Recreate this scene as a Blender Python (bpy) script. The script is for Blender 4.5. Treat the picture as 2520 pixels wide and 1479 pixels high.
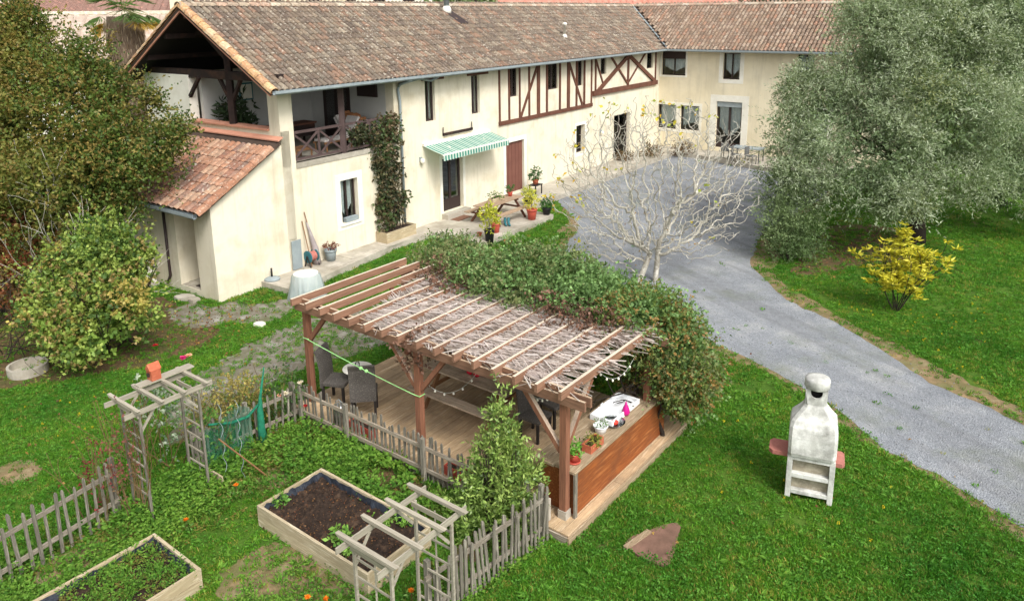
import bpy, bmesh, math, random
import numpy as np
from mathutils import Matrix, Vector
for o in list(bpy.data.objects): bpy.data.objects.remove(o)
SC = bpy.context.scene
COL = SC.collection
R = math.radians
rng = np.random.default_rng(7)
random.seed(7)

# ------------------------------------------------------------------ camera
CAM_H = 8.0
F_, CX_, CY_, YH_ = 1866.67, 1260.0, 466.67, 31.1       # measured on a 2520 px wide copy of the photograph
PITCH = math.atan((CY_ - YH_) / F_); ROLL = R(-0.6)
_f = np.array([0, math.cos(PITCH), -math.sin(PITCH)]); _r0 = np.array([1., 0, 0]); _u0 = np.cross(_r0, _f)
_r = _r0 * math.cos(ROLL) + _u0 * math.sin(ROLL); _u = np.cross(_r, _f)
cam = bpy.data.cameras.new('camera'); camo = bpy.data.objects.new('camera', cam); COL.objects.link(camo)
cam.sensor_width = 36; cam.lens = 36 * F_ / 2520; cam.shift_y = -(739.5 - CY_) / 2520; cam.clip_end = 2000; cam.clip_start = .1
camo.matrix_world = Matrix(((_r[0], _u[0], -_f[0], 0), (_r[1], _u[1], -_f[1], 0), (_r[2], _u[2], -_f[2], CAM_H), (0, 0, 0, 1)))
SC.camera = camo

# ------------------------------------------------------------------ light: bright overcast
SUN_EL, SUN_AZ = R(48), math.atan2(.45, -.75)           # direction to the sun: behind the camera, a little to the right
world = bpy.data.worlds.new('World'); SC.world = world; world.use_nodes = True
wn = world.node_tree; wn.nodes.clear()
sky = wn.nodes.new('ShaderNodeTexSky'); sky.sky_type = 'NISHITA'; sky.sun_disc = False
sky.sun_elevation = SUN_EL; sky.sun_rotation = SUN_AZ; sky.dust_density = 4; sky.air_density = 1.0; sky.ozone_density = 1.0
hs = wn.nodes.new('ShaderNodeHueSaturation'); hs.inputs['Saturation'].default_value = .16
bg = wn.nodes.new('ShaderNodeBackground'); bg.inputs['Strength'].default_value = .135
wo = wn.nodes.new('ShaderNodeOutputWorld')
wn.links.new(sky.outputs[0], hs.inputs['Color']); wn.links.new(hs.outputs[0], bg.inputs[0]); wn.links.new(bg.outputs[0], wo.inputs[0])
sl = bpy.data.lights.new('sun', 'SUN'); sl.energy = 1.55; sl.angle = R(16); sl.color = (1, .96, .9)
so = bpy.data.objects.new('sun', sl); COL.objects.link(so)
_ts = Vector((math.sin(SUN_AZ) * math.cos(SUN_EL), math.cos(SUN_AZ) * math.cos(SUN_EL), math.sin(SUN_EL)))
so.rotation_euler = _ts.to_track_quat('Z', 'Y').to_euler()
SC.view_settings.view_transform = 'Standard'; SC.view_settings.look = 'None'
SC.view_settings.exposure = .76; SC.view_settings.gamma = 1; SC.view_settings.use_curve_mapping = False
SC.render.resolution_x = 1024; SC.render.resolution_y = 600

# ------------------------------------------------------------------ measuring helpers (true positions on real planes)
def ray(x, y): return _f + _r * (x - CX_) / F_ - _u * (y - CY_) / F_
CAMP = np.array([0, 0, CAM_H])
def G(x, y, z=0.):
    d_ = ray(x, y); return CAMP + d_ * ((z - CAM_H) / d_[2])
def V(x, y, P0, D):
    n = np.array([D[1], -D[0], 0]); d_ = ray(x, y); return CAMP + d_ * (np.dot(P0 - CAMP, n) / np.dot(d_, n))
class Frame:
    def __init__(s, o, ex, ey): s.o = np.array(o, float); s.ex = np.array(ex, float); s.ey = np.array(ey, float); s.ez = np.array([0, 0, 1.])
    def p(s, a, b, z): return s.o + s.ex * a + s.ey * b + s.ez * z
HD = np.array([.57650, .81710, 0]); HG = np.array([-.81710, .57650, 0])
HF = Frame((-8.407, 20.426, 0), HD, HG)                 # house frame: a along the facade, b into the house
PF = Frame((.78, 10.61, 0), (-.794, .608, 0), (.608, .794, 0))   # pergola frame: a to the left, b to the back
def FC(x, y, b=0.):
    w = V(x, y, HF.p(0, b, 0), HD) - HF.o; return float(w @ HD), float(w[2])
def WC(x, y, a=29.65):                                   # plane across the house frame (wing front, gable end)
    w = V(x, y, HF.p(a, 0, 0), HG) - HF.o; return float(w @ HG), float(w[2])
def UV(x, y, z=0.):
    w = G(x, y, z) - PF.o; return float(w @ PF.ex), float(w @ PF.ey)

# ------------------------------------------------------------------ objects
def link(o, parent=None):
    COL.objects.link(o)
    if parent is not None: o.parent = parent
    return o
def base_of(o):
    while o.parent is not None: o = o.parent
    return np.array(o.location)
def tag(o, label, cat, group=None):
    o['label'] = label; o['category'] = cat
    if group: o['group'] = group
    return o
def thing(name, label, cat, loc=(0, 0, 0), group=None):
    o = bpy.data.objects.new(name, None); o.empty_display_size = .2; o.location = [float(k) for k in loc]
    COL.objects.link(o); return tag(o, label, cat, group)
def place(o, loc, rz=0, sc=1):
    o.location = [float(k) for k in loc]; o.rotation_euler = (0, 0, rz); o.scale = (sc, sc, sc); return o
def dup(root, loc, rz=0, label=None, sc=1):
    def cp(o, par):
        c = o.copy(); COL.objects.link(c); c.parent = par
        for ch in o.children: cp(ch, c)
        return c
    c = cp(root, None); place(c, loc, rz, sc)
    if label: c['label'] = label
    return c
class MB:
    def __init__(s): s.v = []; s.f = []
    def add(s, vs, fs):
        n = len(s.v); s.v += [tuple(float(k) for k in q) for q in vs]; s.f += [tuple(i + n for i in q) for q in fs]; return s
    def hexa(s, p):
        return s.add(p, [(0, 3, 2, 1), (4, 5, 6, 7), (0, 1, 5, 4), (1, 2, 6, 5), (2, 3, 7, 6), (3, 0, 4, 7)])
    def box(s, fr, a0, a1, b0, b1, z0, z1):
        if fr is None: fr = Frame((0, 0, 0), (1, 0, 0), (0, 1, 0))
        if a0 > a1: a0, a1 = a1, a0
        if b0 > b1: b0, b1 = b1, b0
        return s.hexa([fr.p(a, b, z) for z in (z0, z1) for a, b in ((a0, b0), (a1, b0), (a1, b1), (a0, b1))])
    def beam(s, p0, p1, w, h, up=(0, 0, 1)):
        p0 = np.array(p0, float); p1 = np.array(p1, float); d = p1 - p0; d /= np.linalg.norm(d)
        x = np.cross(d, np.array(up, float)); n = np.linalg.norm(x)
        if n < 1e-6: x = np.cross(d, np.array([1., 0, 0])); n = np.linalg.norm(x)
        x /= n; y = np.cross(x, d); x *= w / 2; y *= h / 2
        return s.hexa([p0 - x - y, p0 + x - y, p1 + x - y, p1 - x - y, p0 - x + y, p0 + x + y, p1 + x + y, p1 - x + y])
    def tube(s, path, rad, n=8, cap=True):
        path = [np.array(q, float) for q in path]; m = len(path)
        if np.isscalar(rad): rad = [rad] * m
        vs = []; ref = None
        for i, q in enumerate(path):
            d = path[min(i + 1, m - 1)] - path[max(i - 1, 0)]; d = d / (np.linalg.norm(d) + 1e-9)
            if ref is None: ref = np.array([0, 0, 1.]) if abs(d[2]) < .9 else np.array([1., 0, 0])
            x = np.cross(d, ref); x /= np.linalg.norm(x) + 1e-9; y = np.cross(x, d); ref = np.cross(d, x) * -1 if False else y
            for k in range(n):
                a = 2 * math.pi * k / n; vs.append(q + (x * math.cos(a) + y * math.sin(a)) * rad[i])
        fs = [(i * n + k, i * n + (k + 1) % n, (i + 1) * n + (k + 1) % n, (i + 1) * n + k) for i in range(m - 1) for k in range(n)]
        if cap: fs += [tuple(range(n))[::-1], tuple((m - 1) * n + k for k in range(n))]
        return s.add(vs, fs)
    def lathe(s, c, prof, n=16, cap0=True, cap1=True):
        c = np.array(c, float); vs = [c + np.array([r * math.cos(2 * math.pi * k / n), r * math.sin(2 * math.pi * k / n), z]) for r, z in prof for k in range(n)]
        m = len(prof); fs = [(i * n + k, i * n + (k + 1) % n, (i + 1) * n + (k + 1) % n, (i + 1) * n + k) for i in range(m - 1) for k in range(n)]
        if cap0: fs.append(tuple(range(n))[::-1])
        if cap1: fs.append(tuple((m - 1) * n + k for k in range(n)))
        return s.add(vs, fs)
    def prism(s, pts0, pts1):                            # two matching outlines, closed
        n = len(pts0); fs = [tuple(range(n))[::-1], tuple(range(n, 2 * n))] + [(k, (k + 1) % n, n + (k + 1) % n, n + k) for k in range(n)]
        return s.add(list(pts0) + list(pts1), fs)
    def quad(s, a, b, c, d): return s.add([a, b, c, d], [(0, 1, 2, 3)])
    def build(s, name, mat, parent=None, smooth=False, bevel=0):
        b = base_of(parent) if parent is not None else np.zeros(3)
        me = bpy.data.meshes.new(name); me.from_pydata([tuple(np.array(q) - b) for q in s.v], [], s.f); me.update()
        bm = bmesh.new(); bm.from_mesh(me); bmesh.ops.recalc_face_normals(bm, faces=bm.faces)
        if bevel: bmesh.ops.bevel(bm, geom=bm.edges[:], offset=bevel, segments=2, affect='EDGES', profile=.6, clamp_overlap=True)
        bm.to_mesh(me); bm.free()
        if smooth: me.polygons.foreach_set('use_smooth', [True] * len(me.polygons))
        me.materials.append(mat); o = bpy.data.objects.new(name, me); return link(o, parent)
def struct(o): o['kind'] = 'structure'; return o
def stuff(o): o['kind'] = 'stuff'; return o
def bx(name, m, parent, fr, *a, bevel=0): return MB().box(fr, *a).build(name, m, parent, bevel=bevel)
def bm_(name, m, parent, p0, p1, w, h, up=(0, 0, 1)): return MB().beam(p0, p1, w, h, up).build(name, m, parent)

# ------------------------------------------------------------------ materials
def S(r, g, b):
    def l(c): c /= 255; return c / 12.92 if c <= .04045 else ((c + .055) / 1.055) ** 2.4
    return (l(r), l(g), l(b), 1)
def nt_new(name):
    m = bpy.data.materials.new(name); m.use_nodes = True; nt = m.node_tree; nt.nodes.clear(); return m, nt
def N(nt, t, **kw):
    n = nt.nodes.new('ShaderNode' + t)
    for k, v in kw.items(): setattr(n, k, v)
    return n
def coord(nt, grain=None, obj=False):
    src = N(nt, 'TexCoord').outputs['Object'] if obj else N(nt, 'NewGeometry').outputs['Position']
    if grain is not None:
        sc = N(nt, 'Mapping')
        if grain == 'z': sc.inputs['Scale'].default_value = (14, 14, 1); nt.links.new(src, sc.inputs[0])
        else:
            ro = N(nt, 'Mapping'); ro.inputs['Rotation'].default_value = (0, 0, -grain); nt.links.new(src, ro.inputs[0])
            sc.inputs['Scale'].default_value = (1, 14, 14); nt.links.new(ro.outputs[0], sc.inputs[0])
        src = sc.outputs[0]
    return src
def noise(nt, vec, scale, detail=5, rough=.6, dist=0.):
    n = N(nt, 'TexNoise'); n.inputs['Scale'].default_value = scale; n.inputs['Detail'].default_value = detail
    n.inputs['Roughness'].default_value = rough; n.inputs['Distortion'].default_value = dist
    nt.links.new(vec, n.inputs['Vector']); return n.outputs['Fac']
def ramp(nt, fac, stops):
    n = N(nt, 'ValToRGB'); cr = n.color_ramp
    while len(cr.elements) < len(stops): cr.elements.new(.5)
    for e, (p, c) in zip(cr.elements, stops): e.position = p; e.color = c
    nt.links.new(fac, n.inputs[0]); return n.outputs['Color']
def mixc(nt, a, b, fac, mode='MIX'):
    n = N(nt, 'MixRGB', blend_type=mode)
    for i, q in ((0, fac), (1, a), (2, b)):
        if hasattr(q, 'links'): nt.links.new(q, n.inputs[i])
        else: n.inputs[i].default_value = q
    return n.outputs[0]
def mat(name, *cols, scale=4, rough=.85, bump=.2, bscale=None, grain=None, attr=False, rnd=0, metal=0, spec=.3, stain=None, sscale=1.2, samt=.5, lo=.32, hi=.68, obj=False, lichen=None, streak=None):
    m, nt = nt_new(name); vec = coord(nt, grain, obj)
    bs = N(nt, 'BsdfPrincipled'); out = N(nt, 'OutputMaterial'); nt.links.new(bs.outputs[0], out.inputs[0])
    if len(cols) == 1: c = cols[0]; col = mixc(nt, c, c, 0)
    else:
        k = len(cols) - 1; col = ramp(nt, noise(nt, vec, scale), [(lo + (hi - lo) * i / k, c) for i, c in enumerate(cols)])
    if stain:
        f = ramp(nt, noise(nt, coord(nt), sscale, 6, .65), [(.45, (0, 0, 0, 1)), (.7, (samt, samt, samt, 1))]); col = mixc(nt, col, stain, f)
    if attr:
        a = N(nt, 'Attribute', attribute_name='Col'); col = mixc(nt, a.outputs['Color'], col, 1., 'MULTIPLY')
    if lichen:
        f = ramp(nt, noise(nt, coord(nt), 11, 4, .7), [(.56, (0, 0, 0, 1)), (.66, (.85, .85, .85, 1))]); f2 = ramp(nt, noise(nt, coord(nt), .7, 4), [(.35, (.35, .35, .35, 1)), (.65, (1, 1, 1, 1))]); col = mixc(nt, col, lichen, mixc(nt, f, f2, 1., 'MULTIPLY'))
        f = ramp(nt, noise(nt, coord(nt), 5, 5, .7), [(.5, (0, 0, 0, 1)), (.72, (.7, .7, .7, 1))]); col = mixc(nt, col, S(92, 84, 76), f)
    if streak:
        mp = N(nt, 'Mapping'); mp.inputs['Scale'].default_value = (2.6, 2.6, .22); nt.links.new(coord(nt), mp.inputs[0]); f = ramp(nt, noise(nt, mp.outputs[0], 1.6, 6, .7), [(.5, (0, 0, 0, 1)), (.75, (.55, .55, .55, 1))]); col = mixc(nt, col, streak, f)
    if rnd:
        oi = N(nt, 'ObjectInfo'); mr = N(nt, 'MapRange'); mr.inputs[3].default_value = 1 - rnd; mr.inputs[4].default_value = 1 + rnd
        nt.links.new(oi.outputs['Random'], mr.inputs[0]); h = N(nt, 'HueSaturation'); nt.links.new(mr.outputs[0], h.inputs['Value']); nt.links.new(col, h.inputs['Color']); col = h.outputs[0]
    nt.links.new(col, bs.inputs['Base Color'])
    bs.inputs['Roughness'].default_value = rough; bs.inputs['Metallic'].default_value = metal; bs.inputs['Specular IOR Level'].default_value = spec
    if bump:
        b = N(nt, 'Bump'); b.inputs['Strength'].default_value = bump; b.inputs['Distance'].default_value = .02
        nt.links.new(noise(nt, vec, bscale or scale * 6, 4), b.inputs['Height']); nt.links.new(b.outputs[0], bs.inputs['Normal'])
    return m
def leafmat(name, trans=.3, rough=.55, spec=.3, tint=(1.15, 1.15, .7, 1)):
    m, nt = nt_new(name); a = N(nt, 'Attribute', attribute_name='Col')
    bs = N(nt, 'BsdfPrincipled'); bs.inputs['Roughness'].default_value = rough; bs.inputs['Specular IOR Level'].default_value = spec
    tr = N(nt, 'BsdfTranslucent'); mx = N(nt, 'MixShader'); mx.inputs[0].default_value = trans; out = N(nt, 'OutputMaterial')
    tc = mixc(nt, a.outputs['Color'], tint, 1., 'MULTIPLY')
    nt.links.new(a.outputs['Color'], bs.inputs['Base Color']); nt.links.new(tc, tr.inputs[0])
    nt.links.new(bs.outputs[0], mx.inputs[1]); nt.links.new(tr.outputs[0], mx.inputs[2]); nt.links.new(mx.outputs[0], out.inputs[0]); return m
def glassmat(name, tint=(.92, .95, .95, 1), refl=.2):
    m, nt = nt_new(name); t = N(nt, 'BsdfTransparent'); t.inputs[0].default_value = tint
    gl = N(nt, 'BsdfGlossy'); gl.inputs['Roughness'].default_value = .03; lw = N(nt, 'LayerWeight'); lw.inputs[0].default_value = refl
    mx = N(nt, 'MixShader'); out = N(nt, 'OutputMaterial'); nt.links.new(lw.outputs['Fresnel'], mx.inputs[0]); nt.links.new(t.outputs[0], mx.inputs[1]); nt.links.new(gl.outputs[0], mx.inputs[2]); nt.links.new(mx.outputs[0], out.inputs[0]); return m

AU = math.atan2(PF.ex[1], PF.ex[0]); AV = math.atan2(PF.ey[1], PF.ey[0]); AH = math.atan2(HD[1], HD[0])
M = {}
M['wall'] = mat('cream_render', S(221, 212, 190), S(228, 220, 200), S(215, 205, 181), scale=1.1, bump=.12, bscale=60, stain=S(204, 192, 164), sscale=.55, samt=.45, streak=S(182, 170, 144), rough=.92, spec=.15)
M['wall2'] = mat('pale_render', S(228, 216, 186), S(236, 226, 200), scale=.8, bump=.1, bscale=60, stain=S(196, 186, 160), sscale=.6, samt=.45, streak=S(190, 180, 156), rough=.92, spec=.15)
M['white'] = mat('white_paint', S(240, 237, 226), S(230, 226, 212), scale=3, bump=.05, stain=S(190, 184, 168), samt=.4, rough=.8)
M['inwall'] = mat('grey_white_plaster', S(196, 196, 190), S(186, 186, 182), scale=2, bump=.05)
M['timber'] = mat('brown_timber', S(112, 74, 58), S(90, 58, 46), scale=3, bump=.2, rough=.8)
M['darkwood'] = mat('dark_timber', S(58, 44, 40), S(42, 33, 31), S(74, 52, 42), scale=2, bump=.2)
M['soffit'] = mat('dark_boarding', S(40, 38, 38), S(30, 28, 28), scale=4, bump=.3, grain=AH)
M['frame'] = mat('dark_brown_joinery', S(56, 44, 42), rough=.5, bump=.03)
M['door'] = mat('brown_door_paint', S(124, 82, 70), S(112, 72, 62), scale=2, rough=.55, bump=.05)
M['glass'] = glassmat('window_glass')
M['curtain'] = mat('white_net_curtain', S(214, 216, 212), S(190, 194, 192), scale=9, bump=.3)
M['zinc'] = mat('zinc_grey', S(152, 162, 164), S(132, 142, 146), scale=3, rough=.5, bump=.05)
M['concrete'] = mat('terrace_concrete', S(186, 179, 164), S(168, 161, 148), S(198, 191, 178), scale=1.6, bump=.25, bscale=40, stain=S(120, 112, 94), sscale=.9, samt=.6)
M['tile'] = mat('canal_tile_clay', (1, 1, 1, 1), (.72, .70, .68, 1), (1.0, .96, .92, 1), scale=7, attr=True, rough=.92, bump=.5, bscale=50, spec=.15, lichen=S(212, 206, 190))
M['underroof'] = mat('roof_underlay', S(88, 72, 62), S(66, 55, 48), scale=3)
M['mortar'] = mat('ridge_mortar', S(205, 196, 176), S(180, 170, 150), S(215, 205, 190), scale=4, bump=.4)
M['salmon'] = mat('salmon_flashing', S(206, 150, 126), S(192, 136, 112), scale=3)
M['soil'] = mat('dark_soil', S(62, 48, 38), S(42, 32, 26), S(84, 66, 52), scale=7, bump=1., bscale=22, rough=1)
M['bark'] = mat('dark_bark', S(62, 52, 44), S(44, 37, 32), S(80, 70, 60), scale=8, bump=.6, grain='z')
M['palebark'] = mat('pale_lichen_bark', S(206, 202, 188), S(172, 166, 152), S(222, 219, 208), scale=9, bump=.4, stain=S(96, 88, 76), sscale=1.3, samt=.6)
M['greywood_u'] = mat('weathered_wood_u', S(168, 156, 138), S(140, 128, 112), S(186, 176, 160), scale=2.5, grain=AU, bump=.3, rnd=.12)
M['greywood_v'] = mat('weathered_wood_v', S(172, 152, 124), S(146, 126, 100), S(188, 170, 144), scale=2.5, grain=AV, bump=.3, rnd=.12)
M['greywood_z'] = mat('weathered_wood_z', S(140, 134, 121), S(106, 101, 90), S(162, 156, 142), scale=2.5, grain='z', bump=.3, rnd=.16)
M['leaf'] = leafmat('leaf')
M['gloss_leaf'] = leafmat('glossy_leaf', .22, .38, .45)
M['grass'] = leafmat('grass_blade', .35, .6, .2)
# ------------------------------------------------------------------ ground
def smooth_poly(pts, step=.25, amp=.08, seed=1):
    pts = np.array(pts)[:, :2]; n = len(pts); out = []
    rs = np.random.default_rng(seed)
    for i in range(n):
        p0, p1, p2, p3 = pts[i - 1], pts[i], pts[(i + 1) % n], pts[(i + 2) % n]
        L = np.linalg.norm(p2 - p1); k = max(2, int(L / step))
        for j in range(k):
            t = j / k
            out.append(.5 * ((2 * p1) + (-p0 + p2) * t + (2 * p0 - 5 * p1 + 4 * p2 - p3) * t * t + (-p0 + 3 * p1 - 3 * p2 + p3) * t ** 3))
    out = np.array(out); m = len(out)
    nz = rs.normal(size=m); nz2 = np.convolve(np.r_[nz, nz, nz], np.ones(5) / 5, 'same')[m:2 * m] * 1.6 + nz * .5
    tg = np.roll(out, -1, 0) - np.roll(out, 1, 0); nrm = np.c_[-tg[:, 1], tg[:, 0]] / (np.linalg.norm(tg, axis=1)[:, None] + 1e-9)
    return out + nrm * (nz2 * amp)[:, None]
def sheet(name, poly, z, m, thick=0):
    me = bpy.data.meshes.new(name); bm = bmesh.new()
    f = bm.faces.new([bm.verts.new((float(a), float(b), z)) for a, b in poly]); bmesh.ops.recalc_face_normals(bm, faces=[f])
    f.normal_update()
    if f.normal.z < 0: f.normal_flip()
    if thick:
        r = bmesh.ops.extrude_face_region(bm, geom=[f]); vs = [q for q in r['geom'] if isinstance(q, bmesh.types.BMVert)]
        bmesh.ops.translate(bm, verts=vs, vec=(0, 0, -thick)); bmesh.ops.recalc_face_normals(bm, faces=bm.faces)
    bmesh.ops.triangulate(bm, faces=bm.faces[:]); bm.to_mesh(me); bm.free(); me.materials.append(m)
    return link(bpy.data.objects.new(name, me))
def inside(poly, P):
    poly = np.asarray(poly); P = np.asarray(P); x, y = P[:, 0], P[:, 1]; r = np.zeros(len(P), bool); n = len(poly); j = n - 1
    for i in range(n):
        xi, yi = poly[i][:2]; xj, yj = poly[j][:2]
        c = ((yi > y) != (yj > y)) & (x < (xj - xi) * (y - yi) / ((yj - yi) + 1e-12) + xi); r ^= c; j = i
    return r
def gpix(L, z=0.): return np.array([G(x, y, z)[:2] for x, y in L])

m, nt = nt_new('lawn_ground'); vec = coord(nt)
c1 = ramp(nt, noise(nt, vec, .9, 6), [(.3, S(56, 94, 28)), (.5, S(78, 116, 36)), (.7, S(108, 134, 52))])
c2 = ramp(nt, noise(nt, vec, 14, 5), [(.3, S(50, 70, 26)), (.7, S(90, 112, 50))])
c3 = ramp(nt, noise(nt, vec, 3, 5), [(.3, S(112, 98, 72)), (.7, S(84, 74, 54))])
f = ramp(nt, noise(nt, vec, .55, 6, .7), [(.58, (0, 0, 0, 1)), (.68, (.8, .8, .8, 1))])
c = mixc(nt, mixc(nt, c1, c2, .5), c3, f)
bs = N(nt, 'BsdfPrincipled'); bs.inputs['Roughness'].default_value = 1; bs.inputs['Specular IOR Level'].default_value = .1
bp = N(nt, 'Bump'); bp.inputs['Strength'].default_value = .8; bp.inputs['Distance'].default_value = .03; nt.links.new(noise(nt, vec, 30, 4), bp.inputs['Height']); nt.links.new(bp.outputs[0], bs.inputs['Normal'])
nt.links.new(c, bs.inputs['Base Color']); nt.links.new(bs.outputs[0], N(nt, 'OutputMaterial').inputs[0]); M['lawn'] = m

m, nt = nt_new('grey_gravel'); vec = coord(nt)
vor = N(nt, 'TexVoronoi'); vor.inputs['Scale'].default_value = 38; nt.links.new(vec, vor.inputs['Vector'])
st = ramp(nt, vor.outputs['Color'], [(.15, S(108, 112, 118)), (.5, S(138, 142, 148)), (.85, S(178, 180, 182))])
big = ramp(nt, noise(nt, vec, .8, 6, .65), [(.32, S(114, 118, 124)), (.52, S(140, 144, 149)), (.7, S(168, 168, 167))])
mossy = ramp(nt, noise(nt, vec, .45, 6, .7), [(.52, (0, 0, 0, 1)), (.72, (.55, .55, .55, 1))])
tv = coord(nt, math.atan2(.9, -.42)); trk = ramp(nt, noise(nt, vec, 6, 5), [(.3, S(110, 113, 117)), (.7, S(136, 138, 141))]); trf = ramp(nt, noise(nt, tv, .11, 3, .5), [(.45, (0, 0, 0, 1)), (.6, (.75, .75, .75, 1))])
c = mixc(nt, mixc(nt, mixc(nt, big, st, .38), trk, trf), S(104, 112, 84), mossy)
bs = N(nt, 'BsdfPrincipled'); bs.inputs['Roughness'].default_value = .95; bs.inputs['Specular IOR Level'].default_value = .2
bp = N(nt, 'Bump'); bp.inputs['Strength'].default_value = .9; bp.inputs['Distance'].default_value = .02; nt.links.new(vor.outputs['Distance'], bp.inputs['Height']); nt.links.new(bp.outputs[0], bs.inputs['Normal'])
nt.links.new(c, bs.inputs['Base Color']); nt.links.new(bs.outputs[0], N(nt, 'OutputMaterial').inputs[0]); M['gravel'] = m
M['pathgravel'] = mat('muddy_gravel', S(142, 137, 126), S(114, 107, 92), S(160, 157, 148), scale=2.2, bump=.8, bscale=45, stain=S(92, 96, 60), sscale=.8, samt=.7, rough=1)
M['verge'] = mat('bare_tan_earth', S(150, 128, 96), S(122, 104, 76), S(166, 148, 118), scale=3, bump=.8, bscale=30, stain=S(80, 92, 40), sscale=1.5, samt=.8, rough=1)
M['litter'] = mat('leaf_litter_earth', S(108, 84, 58), S(82, 66, 44), S(126, 104, 70), scale=6, bump=1, bscale=30, stain=S(70, 84, 34), sscale=1.2, samt=.8, rough=1)

go = MB().quad((-150, -40, -.012), (150, -40, -.012), (150, 220, -.012), (-150, 220, -.012)).build('ground', M['lawn']); struct(go)
drive = smooth_poly(gpix([(2600, 1320), (2300, 1172), (2130, 1064), (1990, 963), (1870, 892), (1770, 850), (1640, 800), (1480, 720), (1410, 655), (1392, 600), (1420, 560), (1395, 520), (1375, 485), (1440, 448), (1560, 400), (1655, 378), (1745, 380), (1890, 408), (1990, 430), (2040, 470), (1960, 520), (1880, 570), (1852, 640), (1885, 697), (1962, 748), (2100, 818), (2300, 940), (2600, 1098)]), .3, .06, 3)
verge = smooth_poly(gpix([(2600, 1345), (2300, 1190), (2130, 1078), (1985, 978), (1850, 905), (1640, 830), (1420, 720), (1380, 650), (1372, 580), (1400, 545), (1400, 500), (1560, 420), (1760, 400), (1900, 425), (2040, 470), (1980, 530), (1930, 590), (1900, 660), (1940, 705), (2010, 745), (2150, 820), (2330, 915), (2600, 1058)]), .3, .1, 4)
struct(sheet('driveway', drive, 0, M['gravel'])); struct(sheet('earth_verge', verge, -.006, M['verge']))
path = smooth_poly(gpix([(400, 1060), (480, 925), (570, 865), (680, 812), (790, 785), (900, 760), (1020, 740), (1080, 790), (960, 850), (860, 868), (770, 890), (690, 935), (610, 985), (540, 1040), (460, 1085)]), .1, .13, 5)
struct(sheet('garden_path', path, -.002, M['pathgravel']))
track = smooth_poly(gpix([(420, 760), (560, 750), (700, 740), (720, 765), (640, 790), (520, 800), (430, 800)]), .1, .12, 6)
struct(sheet('muddy_track', track, -.004, M['pathgravel']))
lit1 = smooth_poly(gpix([(1960, 620), (2010, 570), (2100, 555), (2190, 560), (2260, 590), (2240, 640), (2120, 660), (2010, 680), (1950, 670)]), .3, .12, 8)
struct(sheet('leaf_litter_patch', lit1, -.003, M['litter']))
lit2 = smooth_poly(gpix([(0, 760), (160, 740), (380, 740), (520, 800), (500, 850), (420, 880), (300, 920), (120, 940), (-60, 940)]), .3, .12, 9)
struct(sheet('shaded_earth_bed', lit2, -.005, M['litter']))
plotbare = []
bare = smooth_poly(gpix([(-20, 1150), (60, 1125), (100, 1150), (60, 1180), (-20, 1190)]), .2, .06, 10)
struct(sheet('bare_earth_patch', bare, -.003, M['verge']))
for k_, px_ in enumerate(([(560, 1390), (700, 1330), (860, 1400), (900, 1470), (700, 1500), (560, 1470)], [(930, 1140), (1010, 1170), (1060, 1210), (1000, 1230), (900, 1190)], [(1130, 1330), (1230, 1290), (1290, 1330), (1220, 1390), (1130, 1390)], [(620, 1180), (680, 1150), (720, 1180), (660, 1210)], [(90, 1400), (230, 1330), (260, 1360), (120, 1450)], [(1050, 1190), (1180, 1250), (1200, 1275), (1040, 1215)])):
    plotbare.append(smooth_poly(gpix(px_), .06, .06, 40 + k_)); struct(sheet('garden_earth', plotbare[-1], -.004, M['litter'] if k_ in (1, 2, 5) else M['verge']))
# ---- terraces (raised concrete with a step)
def terr(name, pts, z=.2):
    return struct(sheet(name, [HF.p(a, b, 0)[:2] for a, b in pts], z, M['concrete'], thick=.25))
T1 = [(1.45, .0), (1.5, -1.25), (2.6, -1.25), (6.4, -.75), (8.2, -.9), (8.3, -3.25), (12.8, -3.25), (12.9, -1.8), (16.0, -1.75), (27.9, -1.75), (27.9, -3.2), (26.4, -7.5), (26.4, -11), (29.66, -11), (29.66, 0.), (2.5, 0.0)]
terr('terrace', T1)
for a0, a1, b0, b1 in ((2.9, 4.4, -.95, -.02), (4.42, 6.0, -.78, -.02), (6.02, 8.0, -.8, -.02)):
    struct(bx('terrace_slab', M['concrete'], None, HF, a0, a1, b0, b1, .19, .222))
M['slab'] = mat('brown_slab', S(128, 98, 84), S(108, 82, 70), scale=4, bump=.3, stain=S(80, 66, 50), sscale=2)
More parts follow.
